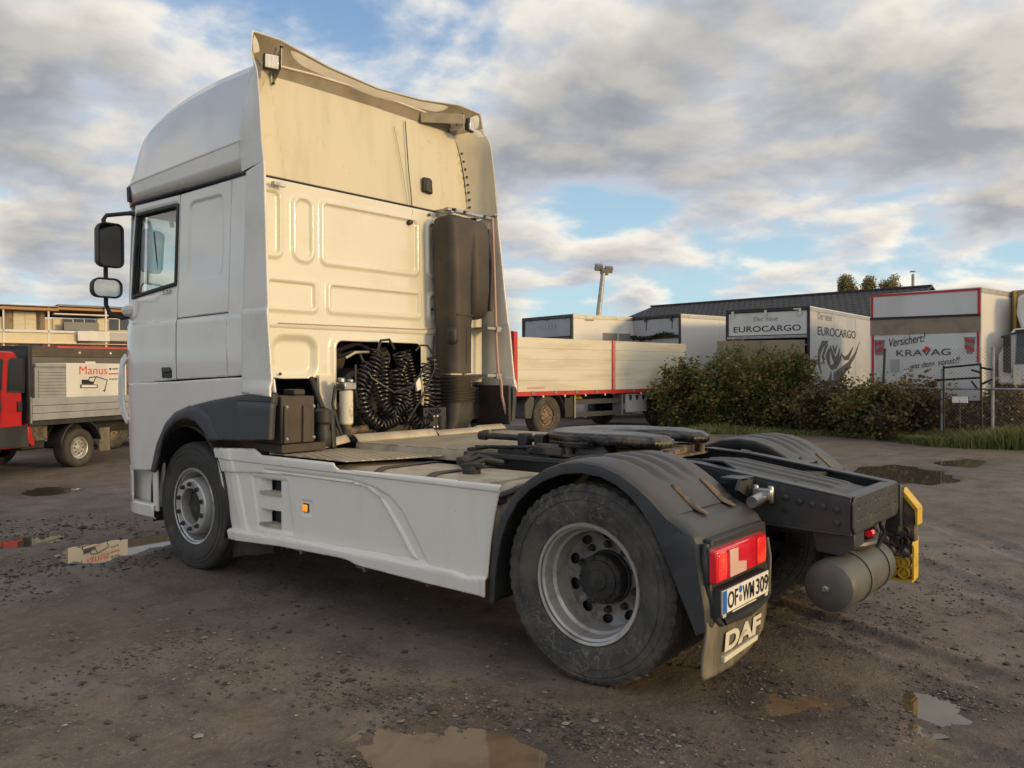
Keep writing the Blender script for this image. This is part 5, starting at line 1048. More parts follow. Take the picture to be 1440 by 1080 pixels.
# mirrors ---------------------------------------------------------------------------------
def mirror(sgn):
    m_ = pempty('mirror', T); m_.location.y = .24 if sgn > 0 else 0
    X = lambda x: sgn*abs(x)
    def housing(x0, x1, z0, z1, y, dep, r, gm, nm):
        a = rrect(x0, x1, z0, z1, r, 6); cx, cz = (x0+x1)/2, (z0+z1)/2; G = []
        for f_, yy in ((1, y), (1.0, y+dep*.4), (.93, y+dep*.75), (.75, y+dep*.95), (.3, y+dep)): G.append([(sgn*-(cx+(q[0]-cx)*f_), yy, cz+(q[1]-cz)*f_) for q in a])
        h = MB().grid(np.array(G), False, True)
        h.f.append(tuple(range(len(h.v)-len(a), len(h.v)))); hb = h.build('mirror_housing', 'black', m_, 50)
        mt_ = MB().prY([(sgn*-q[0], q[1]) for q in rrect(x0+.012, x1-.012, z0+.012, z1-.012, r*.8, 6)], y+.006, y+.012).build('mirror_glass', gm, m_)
        MB().tube([(sgn*-q[0], y, q[1]) for q in rrect(x0+.004, x1-.004, z0+.004, z1-.004, r, 6)], .009, 6, True, True).build('mirror_rim', 'black', m_)
        return hb
    housing(-1.485, -1.275, 2.43, 2.80, 4.70, .12, .05, 'darkreflect', 'main'); housing(-1.535, -1.29, 2.172, 2.335, 4.70, .10, .06, 'mirror', 'wide')
    t_ = lambda P: MB().tube([(sgn*-x, y, z) for x, y, z in P], .018, 8)
    t_([(-1.17, 4.66, 2.905), (-1.25, 4.70, 2.90), (-1.38, 4.78, 2.875), (-1.40, 4.79, 2.84), (-1.39, 4.78, 2.6), (-1.39, 4.78, 2.2), (-1.39, 4.78, 2.12), (-1.36, 4.77, 2.04), (-1.27, 4.74, 2.01), (-1.19, 4.74, 2.03)]).build('mirror_arm', 'black', m_)
    MB().tube([(sgn*1.20, 4.60, 2.08), (sgn*1.225, 4.72, 2.075), (sgn*1.26, 4.75, 2.06)], [.05, .055, .035], 10).build('mirror_foot', 'white', m_)
    return m_
for s_ in (-1, 1): mirror(s_)

# fasteners, lines and brackets that break up the chassis
for mg, sgn in ((mgL, -1), (mgR, 1)):
    for t_ in (5.4, 8.2, 12.2, 15.0, 17.2):
        i = int(np.argmin(np.abs(mt-t_))); q = mo[i]; bolt(mg, (sgn*1.249, q[0]*.965, .4875+(q[1]-.4875)*.955), (sgn, 0, 0), .008, .006, 'hub')
    for x in (.62, 1.18):
        i = int(np.argmin(np.abs(mt-15.6))); q = mo[i]+mn[i]*.004; bolt(mg, (sgn*x, q[0], q[1]), (0, -.3, .95), .009, .006, 'rust')
for k, (y0, y1) in enumerate(((1.5, .2), (1.45, .0), (1.4, -.1))):
    MB().tube([(-.36+.03*k, y0, 1.03), (-.40+.03*k, (y0+y1)/2+.1, 1.02+.01*k), (-.43+.04*k, (y0+y1)/2-.1, 1.02), (-.38+.03*k, y1, 1.035)], .009, 6).build('air_line', 'cableblack', T)
for s_ in (-1, 1):
    for y_ in (-.35, -.05, .15, .40): bolt(T, (s_*.40, y_, .93), (s_, 0, 0), .014, .012, 'chassis'); bolt(T, (s_*.40, y_+.05, .80), (s_, 0, 0), .014, .012, 'chassis')
    MB().lathe([(0, .12), (.02, .14), (.09, .15), (.11, .14), (.13, .15), (.20, .14), (.22, .11)], (s_*.50, -.38, .55), (0, 0, 1), 20).build('air_spring', 'rubber', T)
    MB().cyl((s_*.52, -.15, .40), (s_*.46, -.2, .86), .035, 12).build('shock_absorber', 'hub', T)
    MB().bar((s_*.50, -.45, .42), (s_*.50, .75, .55), .10, .05).build('axle_beam', 'black', T)
MB().lathe([(0, .07), (.01, .085), (.12, .085), (.14, .06), (.20, .05)], (-.30, .25, .62), (0, -1, .15), 16).build('brake_chamber', 'hub', T)

# ------------------------------------------------------------------ background
def frame_axes(p0, p1):
    a = np.array([*p0[:2], 0.]); b = np.array([*p1[:2], 0.]); s_ = (b-a)/np.linalg.norm(b-a); t_ = np.array([-s_[1], s_[0], 0]); return a, s_, t_
class LF:  # local frame: s along, t across, z up -> world; lets MB shapes be laid along any direction
    def __init__(s, o, sx): s.o = np.array([*o[:2], 0.]); v = np.array([*sx[:2], 0.]); s.s = v/np.linalg.norm(v); s.t = np.array([-s.s[1], s.s[0], 0])
    def w(s, a, b, z): return tuple(s.o+s.s*a+s.t*b+np.array([0, 0, z]))
    def box(s, mb, a0, a1, b0, b1, z0, z1): return mb.hexa([s.w(a0, b0, z0), s.w(a1, b0, z0), s.w(a1, b1, z0), s.w(a0, b1, z0)], [s.w(a0, b0, z1), s.w(a1, b0, z1), s.w(a1, b1, z1), s.w(a0, b1, z1)])
    def prt(s, mb, az, b0, b1): return mb.prism([s.w(a, b0, z) for a, z in az], [s.w(a, b1, z) for a, z in az])
    def hit(s, u, v, b=0.): # pixel -> (a, z) on the vertical plane t = b
        d = _ray(u, v); o = CAM_LOC-(s.o+s.t*b); k = -(o@s.t)/(d@s.t); p = CAM_LOC+d*k; return float((p-s.o)@s.s), float(p[2])
def simple_wheel(parent, lf, a, b, R, wd, sgn=-1, rimmat='rustrim', tmat='rubber'):
    wp = pempty('wheel', parent); c = np.array(lf.w(a, b, R-.005)); ax = lf.t*sgn
    MB().lathe([(0, R*.56), (.01, R*.60), (.025, R*.75), (.02, R*.9), (0, R*.965), (-.03, R), (-wd+.03, R), (-wd, R*.96), (-wd, R*.6)], c, ax, 40).build('tyre', tmat, wp, 40)
    MB().lathe([(0, R*.57), (-.005, R*.54), (-.06, R*.50), (-.07, R*.42), (-.02, R*.36), (-.015, R*.2), (-.03, R*.18), (-.01, R*.12), (-.005, .001)], c, ax, 30).build('rim', rimmat, wp, 30)
    e1 = lf.s; e2 = np.array([0, 0, 1.])
    for k in range(8): an = 2*math.pi*k/8; q = c+R*.28*(math.cos(an)*e1+math.sin(an)*e2)-ax*.02; MB().cyl(tuple(q), tuple(q+ax*.02), R*.035, 6).build('wheel_nut', 'hub', wp)
    return wp
# cream drop-side trailer --------------------------------------------------------------
tl = LF((10.05, 9.70), (7.28, -.60)); TR = thing('dropside_trailer', 'cream drop-side flatbed trailer with red posts and rails', 'trailer', tl.w(0, 0, 0))
TR.location = (0, 0, 0)
def hitl(lf, pts, b=0.): return [lf.hit(u, v, b) for u, v in pts]
TLn = 7.28; zb0, zb1 = 1.09, 2.375; am = tl.hit(862, 500)[0]
MB_ = MB()
tl.box(MB(), 0.0, TLn, .02, 2.45, 1.0, 1.09).build('bed', 'black', TR)
for a0, a1 in ((.10, am-.07), (am+.07, TLn-.03)):
    bd = MB(); np_ = 5; h = (zb1-zb0)/np_
    for k in range(np_):
        pl_ = tl.box(MB(), a0, a1, -.012, .02, zb0+k*h+.0022, zb0+(k+1)*h-.0022).build('plank', 'cream', TR, 30, .005)
    tl.box(bd, a0+.01, a1-.01, .0, .016, zb0, zb1-.002).build('board_backing', 'cream', TR)
for a0, a1 in ((.10, TLn-.03),):
    for k in range(5): tl.box(MB(), a0, a1, 2.43, 2.46, zb0+k*(zb1-zb0)/5+.004, zb0+(k+1)*(zb1-zb0)/5-.004).build('plank', 'cream', TR)
tl.box(MB(), TLn-.03, TLn, 0, 2.45, zb0, zb1).build('tailgate', 'cream', TR)
tl.box(MB(), -.02, .10, -.02, .06, 1.0, zb1+.12).build('corner_post', 'redtrim', TR, 30, .01); tl.box(MB(), -.05, .04, .06, 2.40, 1.0, zb1+.14).build('headboard', 'redtrim', TR); tl.box(MB(), -.02, .10, 2.40, 2.48, 1.0, zb1+.12).build('corner_post', 'redtrim', TR)
tl.box(MB(), am-.068, am+.068, -.03, .05, .97, zb1+.01).build('middle_post', 'redtrim', TR, 30, .01)
tl.box(MB(), am-.012, am+.012, -.034, -.031, 1.1, zb1).build('post_groove', 'letterwhite', TR)
tl.box(MB(), 0, TLn, -.025, .03, .99, zb0-.003).build('bottom_rail', 'redtrim', TR, 30, .006)
for a in (.6, 1.4, 2.2, 3.0, 4.6, 5.4, 6.2): tl.box(MB(), a-.04, a+.04, -.045, -.02, 1.02, 1.10).build('hinge', 'inkgrey', TR); MB().cyl(tl.w(a+.35, -.03, .97), tl.w(a+.35, -.05, .97), .03, 8).build('side_marker', 'letterwhite', TR)
tl.box(MB(), TLn-.18, TLn+.02, -.02, .08, .84, .99).build('tail_bracket', 'redtrim', TR)
for a, lab in ((.42, 0), (am+1.9+.25, 1)): text('SCHWARZMÜLLER', 'lettering', 'inkred', TR, tl.w(a if not lab else TLn-.85, -.014, 1.16), tl.s, (0, 0, 1), .05, .62, .001)
aF = tl.hit(768, 590, .1)[0]; aR = tl.hit(930, 575, .1)[0]
for a in (aF, aR): simple_wheel(TR, tl, a, .06, .50, .30); simple_wheel(TR, tl, a, 2.40, .50, .30, 1)
def fender(a):
    G = []
    for k in range(13): an = R_(5+170*k/12); G.append([tl.w(a+.62*math.cos(an), b, .50+.60*math.sin(an)) for b in (.0, .02, .42, .44)])
    MB().grid(np.array(G)).build('mudguard', 'grey', TR, 40, 0, 2, .01)
fender(aF); fender(aR)
tl.prt(MB(), [(aF-.85, .45), (aF-.62, .45), (aF-.5, .95), (aF-.66, 1.0), (aF-.85, .8)], .0, .4).build('front_mudguard', 'grey', TR, 30, .03)
tl.box(MB(), .5, TLn-.3, .75, .85, .72, 1.0).build('frame_rail', 'chassis', TR); tl.box(MB(), .5, TLn-.3, 1.6, 1.7, .72, 1.0).build('frame_rail', 'chassis', TR)
for a in (aF, aR): MB().cyl(tl.w(a, .2, .5), tl.w(a, 2.3, .5), .07, 10).build('axle', 'black', TR)
g0 = tl.hit(810, 560)[0]; g1 = tl.hit(892, 560)[0]
for z in (.42, .74): tl.box(MB(), g0, g1, .06, .10, z, z+.12).build('side_guard', 'grey', TR)
for a in (g0, am+.45): tl.box(MB(), a, a+.05, .05, .11, .40, 1.0).build('guard_post', 'galv', TR)
tl.box(MB(), g0-.35, g0-.02, .06, .5, .42, .92).build('battery_case', 'black', TR, 30, .02)
b0 = tl.hit(882, 555)[0]; b1 = tl.hit(912, 555)[0]; tb = tl.box(MB(), b0, b1, .04, .5, .46, .97).build('toolbox', 'boxgrey', TR, 30, .02)
for k in range(3): a = b0+(b1-b0)*(.2+.3*k); tl.prt(MB(), [(a-.05, .93), (a+.05, .93), (a+.05, .84), (a, .78), (a-.05, .84)], .025, .042).build('toolbox_notch', 'ink', tb)
cw = tl.hit(831, 556)[0]; tl.prt(MB(), [(cw-.28, .86), (cw+.28, .86), (cw+.12, 1.0), (cw-.1, 1.0)], .5, .6).build('chock', 'yellow', TR)
# box bodies -----------------------------------------------------------------------------------
def boxbody(name, label, RR, LL, length, h, mat, z0=1.0, frame='black', sidemat=None, group=None):
    lf = LF(RR, np.array(RR)-np.array(LL)); lf.o = np.array([*LL, 0.]); W_ = float(np.linalg.norm(np.array(RR)-np.array(LL)))
    lf.t = np.array([-lf.s[1], lf.s[0], 0]);
    if lf.t@(np.array([RR[0], RR[1], 0])-CAM_LOC*[1, 1, 0]) < 0: lf.t = -lf.t
    o = thing(name, label, 'truck', (0, 0, 0), group)
    sm = sidemat or mat
    lf.box(MB(), W_-.03, W_, .04, length, z0, h-.04).build('side_wall', sm, o); lf.box(MB(), 0, .03, .04, length, z0, h-.04).build('side_wall', sm, o)
    for a_, b_ in ((W_, W_+.012), (-.012, 0.)):
        lf.box(MB(), a_, b_, .0, length, h-.13, h-.03).build('roof_rail', 'galv', o, 30, .004); lf.box(MB(), a_, b_, .0, length, z0-.05, z0+.08).build('floor_rail', 'galv', o, 30, .004)
        for b2 in (.02, length*.33, length*.66): lf.box(MB(), a_ if a_ > 1 else b_-.005, a_+.005 if a_ > 1 else b_, b2, b2+.045, z0+.08, h-.13).build('side_seam', sm, o)
    lf.box(MB(), 0, W_, .0, length, h-.04, h).build('roof', 'boxwhite', o, 30, .02); lf.box(MB(), 0, W_, length-.03, length, z0, h-.04).build('front_wall', mat, o)
    lf.box(MB(), .02, W_-.02, .05, length, z0-.05, z0).build('floor', 'black', o)
    lf.box(MB(), .3, .4, .3, length+1.5, z0-.35, z0-.05).build('frame_rail', 'black', o); lf.box(MB(), W_-.4, W_-.3, .3, length+1.5, z0-.35, z0-.05).build('frame_rail', 'black', o)
    for a in (.02, W_-.02):
        for b in (1.6, length+.4):
            c = np.array(lf.w(a, b, .47)); ax = -lf.s if a < 1 else lf.s
            MB().lathe([(0, .001), (0, .2), (-.03, .26), (0, .28), (0, .44), (-.03, .47), (-.25, .47)], c, ax, 28).build('wheel', 'rubber', o)
    return o, lf, W_
def rearframe(o, lf, W_, h, z0, zmid, fm, pm):
    lf.box(MB(), 0, W_, -.03, .04, h-.11, h-.002).build('frame_top', fm, o, 30, .01)
    for a in (0, W_-.07): lf.box(MB(), a, a+.07, -.03, .04, z0, h-.11).build('frame_post', fm, o, 30, .01)
    return lf.box(MB(), .08, W_-.08, .0, .03, zmid, h-.12).build('upper_panel', pm, o, 30, .008)
# first body behind the trailer
o1, l1, w1 = boxbody('box_truck', 'old white box body with rust-streaked frame behind the trailer headboard end', (16.85, 12.85), (17.45, 15.40), 6.0, 3.42, 'boxwhite')
rearframe(o1, l1, w1, 3.42, 1.0, 2.72, 'grey', 'boxgrey'); l1.box(MB(), .07, w1-.07, -.02, .03, 2.62, 2.70).build('door_rail', 'grey', o1); l1.box(MB(), .07, w1-.07, 0, .03, 1.0, 2.6).build('shutter', 'boxgrey', o1)
for a in (.10, w1-.13): l1.box(MB(), a, a+.05, -.012, 0, 2.72, 3.30).build('frame_trim', 'rust', o1)
for k in range(6): a = .9+.17*k; l1.box(MB(), a, a+.015, -.006, .0, 2.98, 3.12).build('scribble', 'inkgrey', o1)
for a in (.4, 1.3, 2.2): l1.box(MB(), a, a+.07, -.06, -.03, 3.28, 3.36).build('hinge', 'rust', o1)
l1.box(MB(), w1, w1+.004, .5, .9, 3.22, 3.27).build('marking', 'tan', o1); l1.box(MB(), w1, w1+.004, 1.3, 2.6, 2.60, 2.85).build('marking', 'inkgrey', o1)
# second body, mossy, with ivy
o2, l2, w2 = boxbody('box_truck', 'mossy white box body with black rear frame overgrown by ivy', (19.08, 10.22), (19.65, 13.0), 6.0, 3.42, 'boxwhite')
rearframe(o2, l2, w2, 3.42, 1.0, 2.75, 'black', 'boxgrey'); l2.box(MB(), .07, w2-.07, -.02, .03, 2.64, 2.73).build('door_rail', 'black', o2); l2.box(MB(), .07, w2-.07, 0, .03, 1.0, 2.64).build('shutter', 'boxgrey', o2)
for a in (.25, 1.35, 2.45): l2.box(MB(), a, a+.08, -.07, -.03, 3.22, 3.36).build('hinge', 'black', o2); l2.box(MB(), a+.02, a+.06, -.005, 0, 2.95, 3.22).build('rust_streak', 'rust', o2)
l2.box(MB(), w2, w2+.006, 3.3, 4.3, 2.3, 2.95).build('side_hatch', 'boxwhite', o2, 30, .004)
# third body with the dark lettering
RR3, LL3 = (18.49, 5.89), (18.45, 8.38); H3 = 3.40
o3, l3, w3 = boxbody('box_truck', 'silver box body lettered in black with open shutter and swirling animal-stripe graphic', RR3, LL3, 6.5, H3, 'boxgrey')
rearframe(o3, l3, w3, H3, 1.0, 2.62, 'black', 'boxwhite')
l3.box(MB(), .06, w3-.06, -.05, .06, 2.52, 2.60).build('door_rail', 'galv', o3); l3.box(MB(), .07, w3-.07, 1.2, 1.25, 1.0, 2.5).build('inner_bulkhead', 'black', o3)
l3.box(MB(), .07, w3-.07, .05, 1.2, 2.3, 2.34).build('rolled_shutter', 'inkgrey', o3)
for a in (.2, 1.2, 2.2): l3.box(MB(), a, a+.06, -.07, -.03, 3.16, 3.34).build('hinge', 'letterwhite', o3)
l3.box(MB(), w3-.45, w3-.25, -.035, -.03, 3.31, 3.35).build('lamp', 'letterwhite', o3)
def panel_text(s, o, lf, a, b, z, h, width, mat, side=False, **k):
    if side: return text(s, 'lettering', mat, o, lf.w(a, b, z), lf.t, (0, 0, 1), h, width, .007, **k)
    return text(s, 'lettering', mat, o, lf.w(a, b, z), lf.s, (0, 0, 1), h, width, .004, **k)
panel_text('Der neue', o3, l3, .86, -.001, 3.03, .13, .72, 'inkgrey'); panel_text('EUROCARGO', o3, l3, .24, -.001, 2.72, .17, 2.0, 'ink', bold=.008)
tA = lambda u, v: ((lambda q: (float((q-l3.o)@l3.t), q[2]))((lambda d: CAM_LOC+d*((l3.o+l3.s*w3-CAM_LOC)@l3.s)/(d@l3.s))(_ray(u, v))))
(b0_, z0_), (b1_, z1_) = tA(1150, 470), tA(1203, 473)
panel_text('EUROCARGO', o3, l3, w3+.001, b0_, z0_-.02, .25, b1_-b0_, 'ink', True, bold=.008)
(b0_, z0_), (b1_, z1_) = tA(1150, 449), tA(1170, 450)
panel_text('Der neue', o3, l3, w3+.001, b0_, z0_, .22, b1_-b0_, 'inkgrey', True)
def stroke(parent, pts, ws, mat='ink'):
    Q = np.array([tA(u, v) for u, v in pts]); k = len(Q); t = np.gradient(Q, axis=0); t /= np.linalg.norm(t, axis=1)[:, None]; nn = np.stack([-t[:, 1], t[:, 0]], 1); w_ = np.array(ws)[:, None]*.5
    A, B = Q+nn*w_, Q-nn*w_; G = [[l3.w(w3+.008, a, z) for a, z in A], [l3.w(w3+.008, a, z) for a, z in B]]; MB().grid(np.array(G)).build('graphic_stroke', mat, parent, 0)
sc_ = lambda pts: [(980+x/5.4, 380+y/5.4) for x, y in pts]
for pts, ws in [([(945, 790), (925, 700), (930, 620), (955, 560), (995, 542)], (.03, .12, .14, .14, .03)), ([(965, 720), (955, 660), (975, 590), (995, 560)], (.02, .1, .1, .02)),
                ([(1000, 720), (985, 650), (1000, 590)], (.02, .12, .02)), ([(1020, 750), (1000, 690), (1003, 620), (1015, 590)], (.03, .13, .1, .02)), ([(1010, 575), (1030, 640), (1050, 690), (1075, 650), (1085, 590)], (.05, .12, .16, .12, .03)),
                ([(1030, 570), (1048, 620), (1065, 570)], (.04, .12, .04)), ([(1020, 740), (1060, 720), (1090, 670), (1100, 620)], (.1, .14, .1, .02)), ([(1100, 640), (1120, 670), (1150, 660), (1185, 585)], (.02, .08, .12, .03)),
                ([(1040, 800), (1090, 770), (1150, 720), (1200, 640), (1235, 545)], (.12, .16, .14, .08, .01)), ([(1020, 770), (1015, 830), (985, 865)], (.05, .16, .1)), ([(990, 870), (1050, 850), (1105, 800), (1130, 770)], (.02, .14, .12, .02)), ([(1120, 760), (1170, 735)], (.08, .04))]:
    stroke(o3, sc_(pts), [w_*1.5 for w_ in ws])
# low tan boards leaning in front of the third body
bA = pd(1008, 480, 23.0); bB = pd(1132, 480, 22.2); lb = LF(bA, bB-bA); lw = float(np.linalg.norm((bB-bA)[:2]))
brd = thing('board_stack', 'tan plywood boards standing behind the bramble hedge', 'boards')
for k in range(2): lb.box(MB(), k*lw/2+.005, (k+1)*lw/2-.005, 0, .06, .0, 2.42).build('board', 'tan', brd, 30, .005)
# fourth body with insurance lettering
RR4, LL4 = (15.80, 1.20), (16.28, 3.64); H4 = 3.40
o4, l4, w4 = boxbody('box_truck', 'white box body with red reflective edging and handwritten insurance slogan', RR4, LL4, 6.2, H4, 'boxwhite', .9)
def hk(u, v): return l4.hit(u, v, 0.)
def quad4(pts, nm, mat, d=.01, b=-.002): return l4.prt(MB(), [hk(u, v) for u, v in pts], b-d, b).build(nm, mat, o4, 0)
l4.box(MB(), 0, w4, -.002, .03, .9, H4-.05).build('rear_panel', 'boxwhite', o4)
quad4([(1224, 447), (1379, 441), (1379, 467), (1224, 472)], 'shutter_strip', 'tan', .01); quad4([(1224, 447), (1379, 441), (1379, 444), (1224, 450)], 'shutter_edge', 'ink', .03)
for pts in ([(1225, 415), (1378, 405), (1378, 408), (1225, 418)], [(1225, 418), (1228, 418), (1228, 447), (1225, 447)], [(1375, 406), (1379, 405), (1379, 441), (1375, 442)], [(1226, 472), (1229, 472), (1229, 538), (1226, 538)], [(1374, 467), (1377.5, 467), (1377.5, 510), (1374, 510)]): quad4(pts, 'reflective_strip', 'redtrim', .014)
for pts in ([(1230, 478), (1244.5, 478), (1242, 499), (1231, 499)], [(1356, 474), (1372, 474), (1368, 497), (1360, 497)]):
    pn = quad4(pts, 'warning_panel', 'inkgrey', .016)
    (ua, va), (ub, vb) = pts[0], pts[2]; s_ = 1 if ua < 1300 else -1
    for f_ in (.05, .55):
        x0, x1 = (ua+1, ub) if s_ > 0 else (ub+2, ua+1); y0 = va+(vb-va)*f_
        quad4([(x0, y0+8), (x0, y0+3), (x1, y0-2 if f_ > .1 else y0), (x1, y0+4)], 'warning_stripe', 'redtrim', .018)
def txt4(s, u0, v0, u1, v1, hpx, mat, **k):
    a0, z0 = hk(u0, v0); a1, z1 = hk(u1, v1); h = abs(hk(u0, v0-hpx)[1]-z0); p0 = np.array(l4.w(a0, -.014, z0)); p1 = np.array(l4.w(a1, -.014, z1)); return text(s, 'lettering', mat, o4, p0, p1-p0, (0, 0, 1), h, float(np.linalg.norm(p1-p0)), .003, **k)
txt4('Versichert?', 1252, 488, 1303, 480, 12, 'ink', shear=.35); txt4('KRAVAG', 1261, 501, 1337, 499, 8.5, 'ink'); txt4('...', 1272, 520, 1279, 519, 1.5, 'ink'); txt4('was denn', 1281, 519, 1315, 514.5, 8, 'ink', shear=.35); txt4('sonst?!', 1319, 514, 1351, 510, 8.5, 'ink', shear=.35)
for k in range(3): quad4([(1297+1.9*k, 494-k*.3), (1302.5+1.9*k, 486.5-k*.3+k*1.2), (1304+1.9*k, 488-k*.3+k*1.2), (1298.6+1.9*k, 495.5-k*.3)], 'logo_bar', 'inkred', .012+.001*k)
quad4([(1252, 506), (1265, 505), (1265, 522), (1252, 522)], 'hatch', 'boxgrey', .02)
# truck cut by the right edge of the photograph
l5 = LF((16.3, .95), (.12, -1.0)); o5 = thing('parked_truck', 'white truck with black mirror frame and yellow-edged body parked beside the insurance van', 'truck')
def h5(u, v): return l5.hit(u, v, 0.)
def q5(pts, nm, mat, b0=-.01, b1=0., bev=0): return l5.prt(MB(), [h5(u, v) for u, v in pts], b0, b1).build(nm, mat, o5, 30, bev)
q5([(1421, 403), (1520, 394), (1520, 470), (1421, 464)], 'body_front', 'tan', 1.1, 6.0); q5([(1424, 404), (1428, 403), (1428, 466), (1424, 466)], 'body_edge', 'yellow', 1.0, 1.09)
q5([(1431, 415), (1440, 411), (1520, 404), (1520, 462), (1436, 462), (1429, 440)], 'roof_spoiler', 'boxwhite', .4, 1.3, .05)
q5([(1404, 500), (1425, 462), (1520, 458), (1520, 546), (1404, 540)], 'cab_front', 'boxwhite', 0., 1.8, .05)
q5([(1430, 468), (1520, 462), (1520, 512), (1428, 512)], 'windscreen', 'window', -.02, 0); q5([(1427, 464), (1520, 457), (1520, 463), (1431, 469)], 'screen_frame', 'black', -.04, 0.)
q5([(1411, 472), (1422, 470), (1422, 525), (1411, 523)], 'mirror', 'black', -.15, -.05, .02); q5([(1408, 473), (1432, 466), (1432, 469), (1408, 476)], 'mirror_arm', 'black', -.1, -.06)
q5([(1425, 516), (1436, 516), (1436, 542), (1425, 542)], 'number_board', 'letterwhite', -.06, -.03); q5([(1430, 546), (1520, 546), (1520, 556), (1430, 554)], 'lamp_bar', 'orange', -.03, .3); q5([(1405, 540), (1520, 546), (1520, 590), (1405, 590)], 'bumper', 'black', .05, 1.6)
for a in (.4, 2.2): c = np.array(l5.w(a, .8, .47)); MB().lathe([(0, .001), (0, .44), (-.03, .47), (-.28, .47)], c, -l5.s if a < 1 else l5.s, 24).build('wheel', 'rubber', o5)
# long hall with the dark tiled roof ---------------------------------------------------------------
HZ = 5.35; r0 = pz(918, 431, HZ); r1 = pz(1300, 403, HZ); hl = LF(r0, r1-r0); Lh = float(np.linalg.norm((r1-r0)[:2])); 
if hl.t@(np.array([*r0[:2], 0])-CAM_LOC*[1, 1, 0]) < 0: hl.t = -hl.t
hall = thing('storage_hall', 'long low hall with dark tiled pitched roof behind the box trucks', 'building')
def tilemat():
    m = MT['roof'].copy(); m.name = 'roof_tiles'; nt = NT(m.node_tree); b = m.node_tree.nodes['Principled BSDF']; br = nt.n('ShaderNodeTexBrick'); uvn = nt.n('ShaderNodeTexCoord'); mp = nt.n('ShaderNodeMapping'); nt.l(uvn.outputs['UV'], mp.inputs[0]); mp.inputs['Scale'].default_value = (1, 1, 1); nt.l(mp.outputs[0], br.inputs[0])
    br.inputs['Scale'].default_value = 1; br.inputs['Brick Width'].default_value = .30; br.inputs['Row Height'].default_value = .33; br.inputs['Mortar Size'].default_value = .035; br.inputs['Color1'].default_value = (.075, .072, .075, 1); br.inputs['Color2'].default_value = (.055, .053, .056, 1); br.inputs['Mortar'].default_value = (.018, .018, .02, 1)
    nt.l(br.outputs[0], b.inputs['Base Color']); bn = nt.n('ShaderNodeBump'); bn.inputs['Strength'].default_value = .6; bn.inputs['Distance'].default_value = .05; nt.l(br.outputs['Fac'], bn.inputs['Height']); bn.invert = True; nt.l(bn.outputs[0], b.inputs['Normal']); return m
def roof_slope(b_eave, nm):
    me = bpy.data.meshes.new(nm); P = [hl.w(-1.9, b_eave, HZ-1.9), hl.w(Lh+.3, b_eave, HZ-1.9), hl.w(Lh+.3, 0, HZ), hl.w(0, 0, HZ)]
    me.from_pydata(P, [], [(0, 1, 2, 3)]); uv = me.uv_layers.new(); Ls = Lh+2; Hs = math.hypot(b_eave, 1.9)
    for k, q in enumerate([(-1.9, 0), (Lh, 0), (Lh, Hs), (0, Hs)]): uv.data[k].uv = q
    return mkobj(nm, me, TM, hall, 0, 0, 2, .08)
TM = tilemat(); roof_slope(-4.5, 'roof_slope'); roof_slope(4.5, 'roof_slope')
hl.box(MB(), -.1, Lh+.3, -.12, .12, HZ-.02, HZ+.06).build('roof_ridge', 'roof', hall)
hl.box(MB(), -1.5, Lh, -4.2, 4.2, 0, HZ-1.9).build('wall', 'brick', hall)
cz = pd(1284, 381, 38); MB().cyl((cz[0], cz[1], 4.5), (cz[0], cz[1], cz[2]-.15), .07, 10).cyl((cz[0], cz[1], cz[2]-.05), (cz[0], cz[1], cz[2]), .13, 10).build('flue_pipe', 'galv', hall)
# floodlight mast
mt0 = pd(838, 475, 28); mt1 = pd(848.5, 380, 28); dr = (mt1-mt0)/(mt1-mt0)[2]; mb0 = mt0-dr*mt0[2]
ms = thing('floodlight_mast', 'leaning pale mast with a cluster of floodlights on top', 'lamp post', (0, 0, 0))
MB().tube([mb0, mt0, mt1], [.13, .10, .075], 12).build('pole', 'galv', ms)
for k, (u, v) in enumerate(((842, 376), (856, 379), (850, 382))):
    c = pd(u, v, 28); MB().obox(c, (.26, .16, .22), ((.8, -.6, 0), (.5, .7, .5), (-.3, -.4, .86))).bar(c, mt1, .05, .05).build('floodlight', 'inkgrey', ms, 30, .02)
# street lamp and red house at the right
sl0 = pd(1414, 422, 45); st_ = thing('street_lamp', 'slim street lamp with small head beside the red brick house', 'lamp post')
MB().tube([(sl0[0], sl0[1], 0), (sl0[0]+.1, sl0[1]-.1, sl0[2]-.6), tuple(sl0)], [.09, .06, .05], 8).build('pole', 'galv', st_); MB().obox(sl0+np.array([-.15, .05, 0]), (.45, .3, .16)).build('lamp_head', 'inkgrey', st_, 30, .04)
rh = LF(pd(1403, 500, 62), np.array(pd(1470, 500, 58)-pd(1403, 500, 62))); hs_ = thing('brick_house', 'red brick house with dark gable roof beyond the parked trucks', 'house')
rh.box(MB(), 0, 7, 0, 8, 0, 3.9).build('wall', 'brick', hs_); rh.prt(MB(), [(-.3, 3.8), (7.3, 3.8), (3.5, 6.4)], -.2, 8.2).build('roof', 'roof', hs_)
for k in range(3): w_ = rh.box(MB(), .8+2*k, 1.8+2*k, -.03, .0, 1.6, 2.9).build('window', 'window', hs_); rh.box(MB(), .75+2*k, 1.85+2*k, -.06, -.03, 1.52, 1.6).build('sill', 'boxwhite', w_)
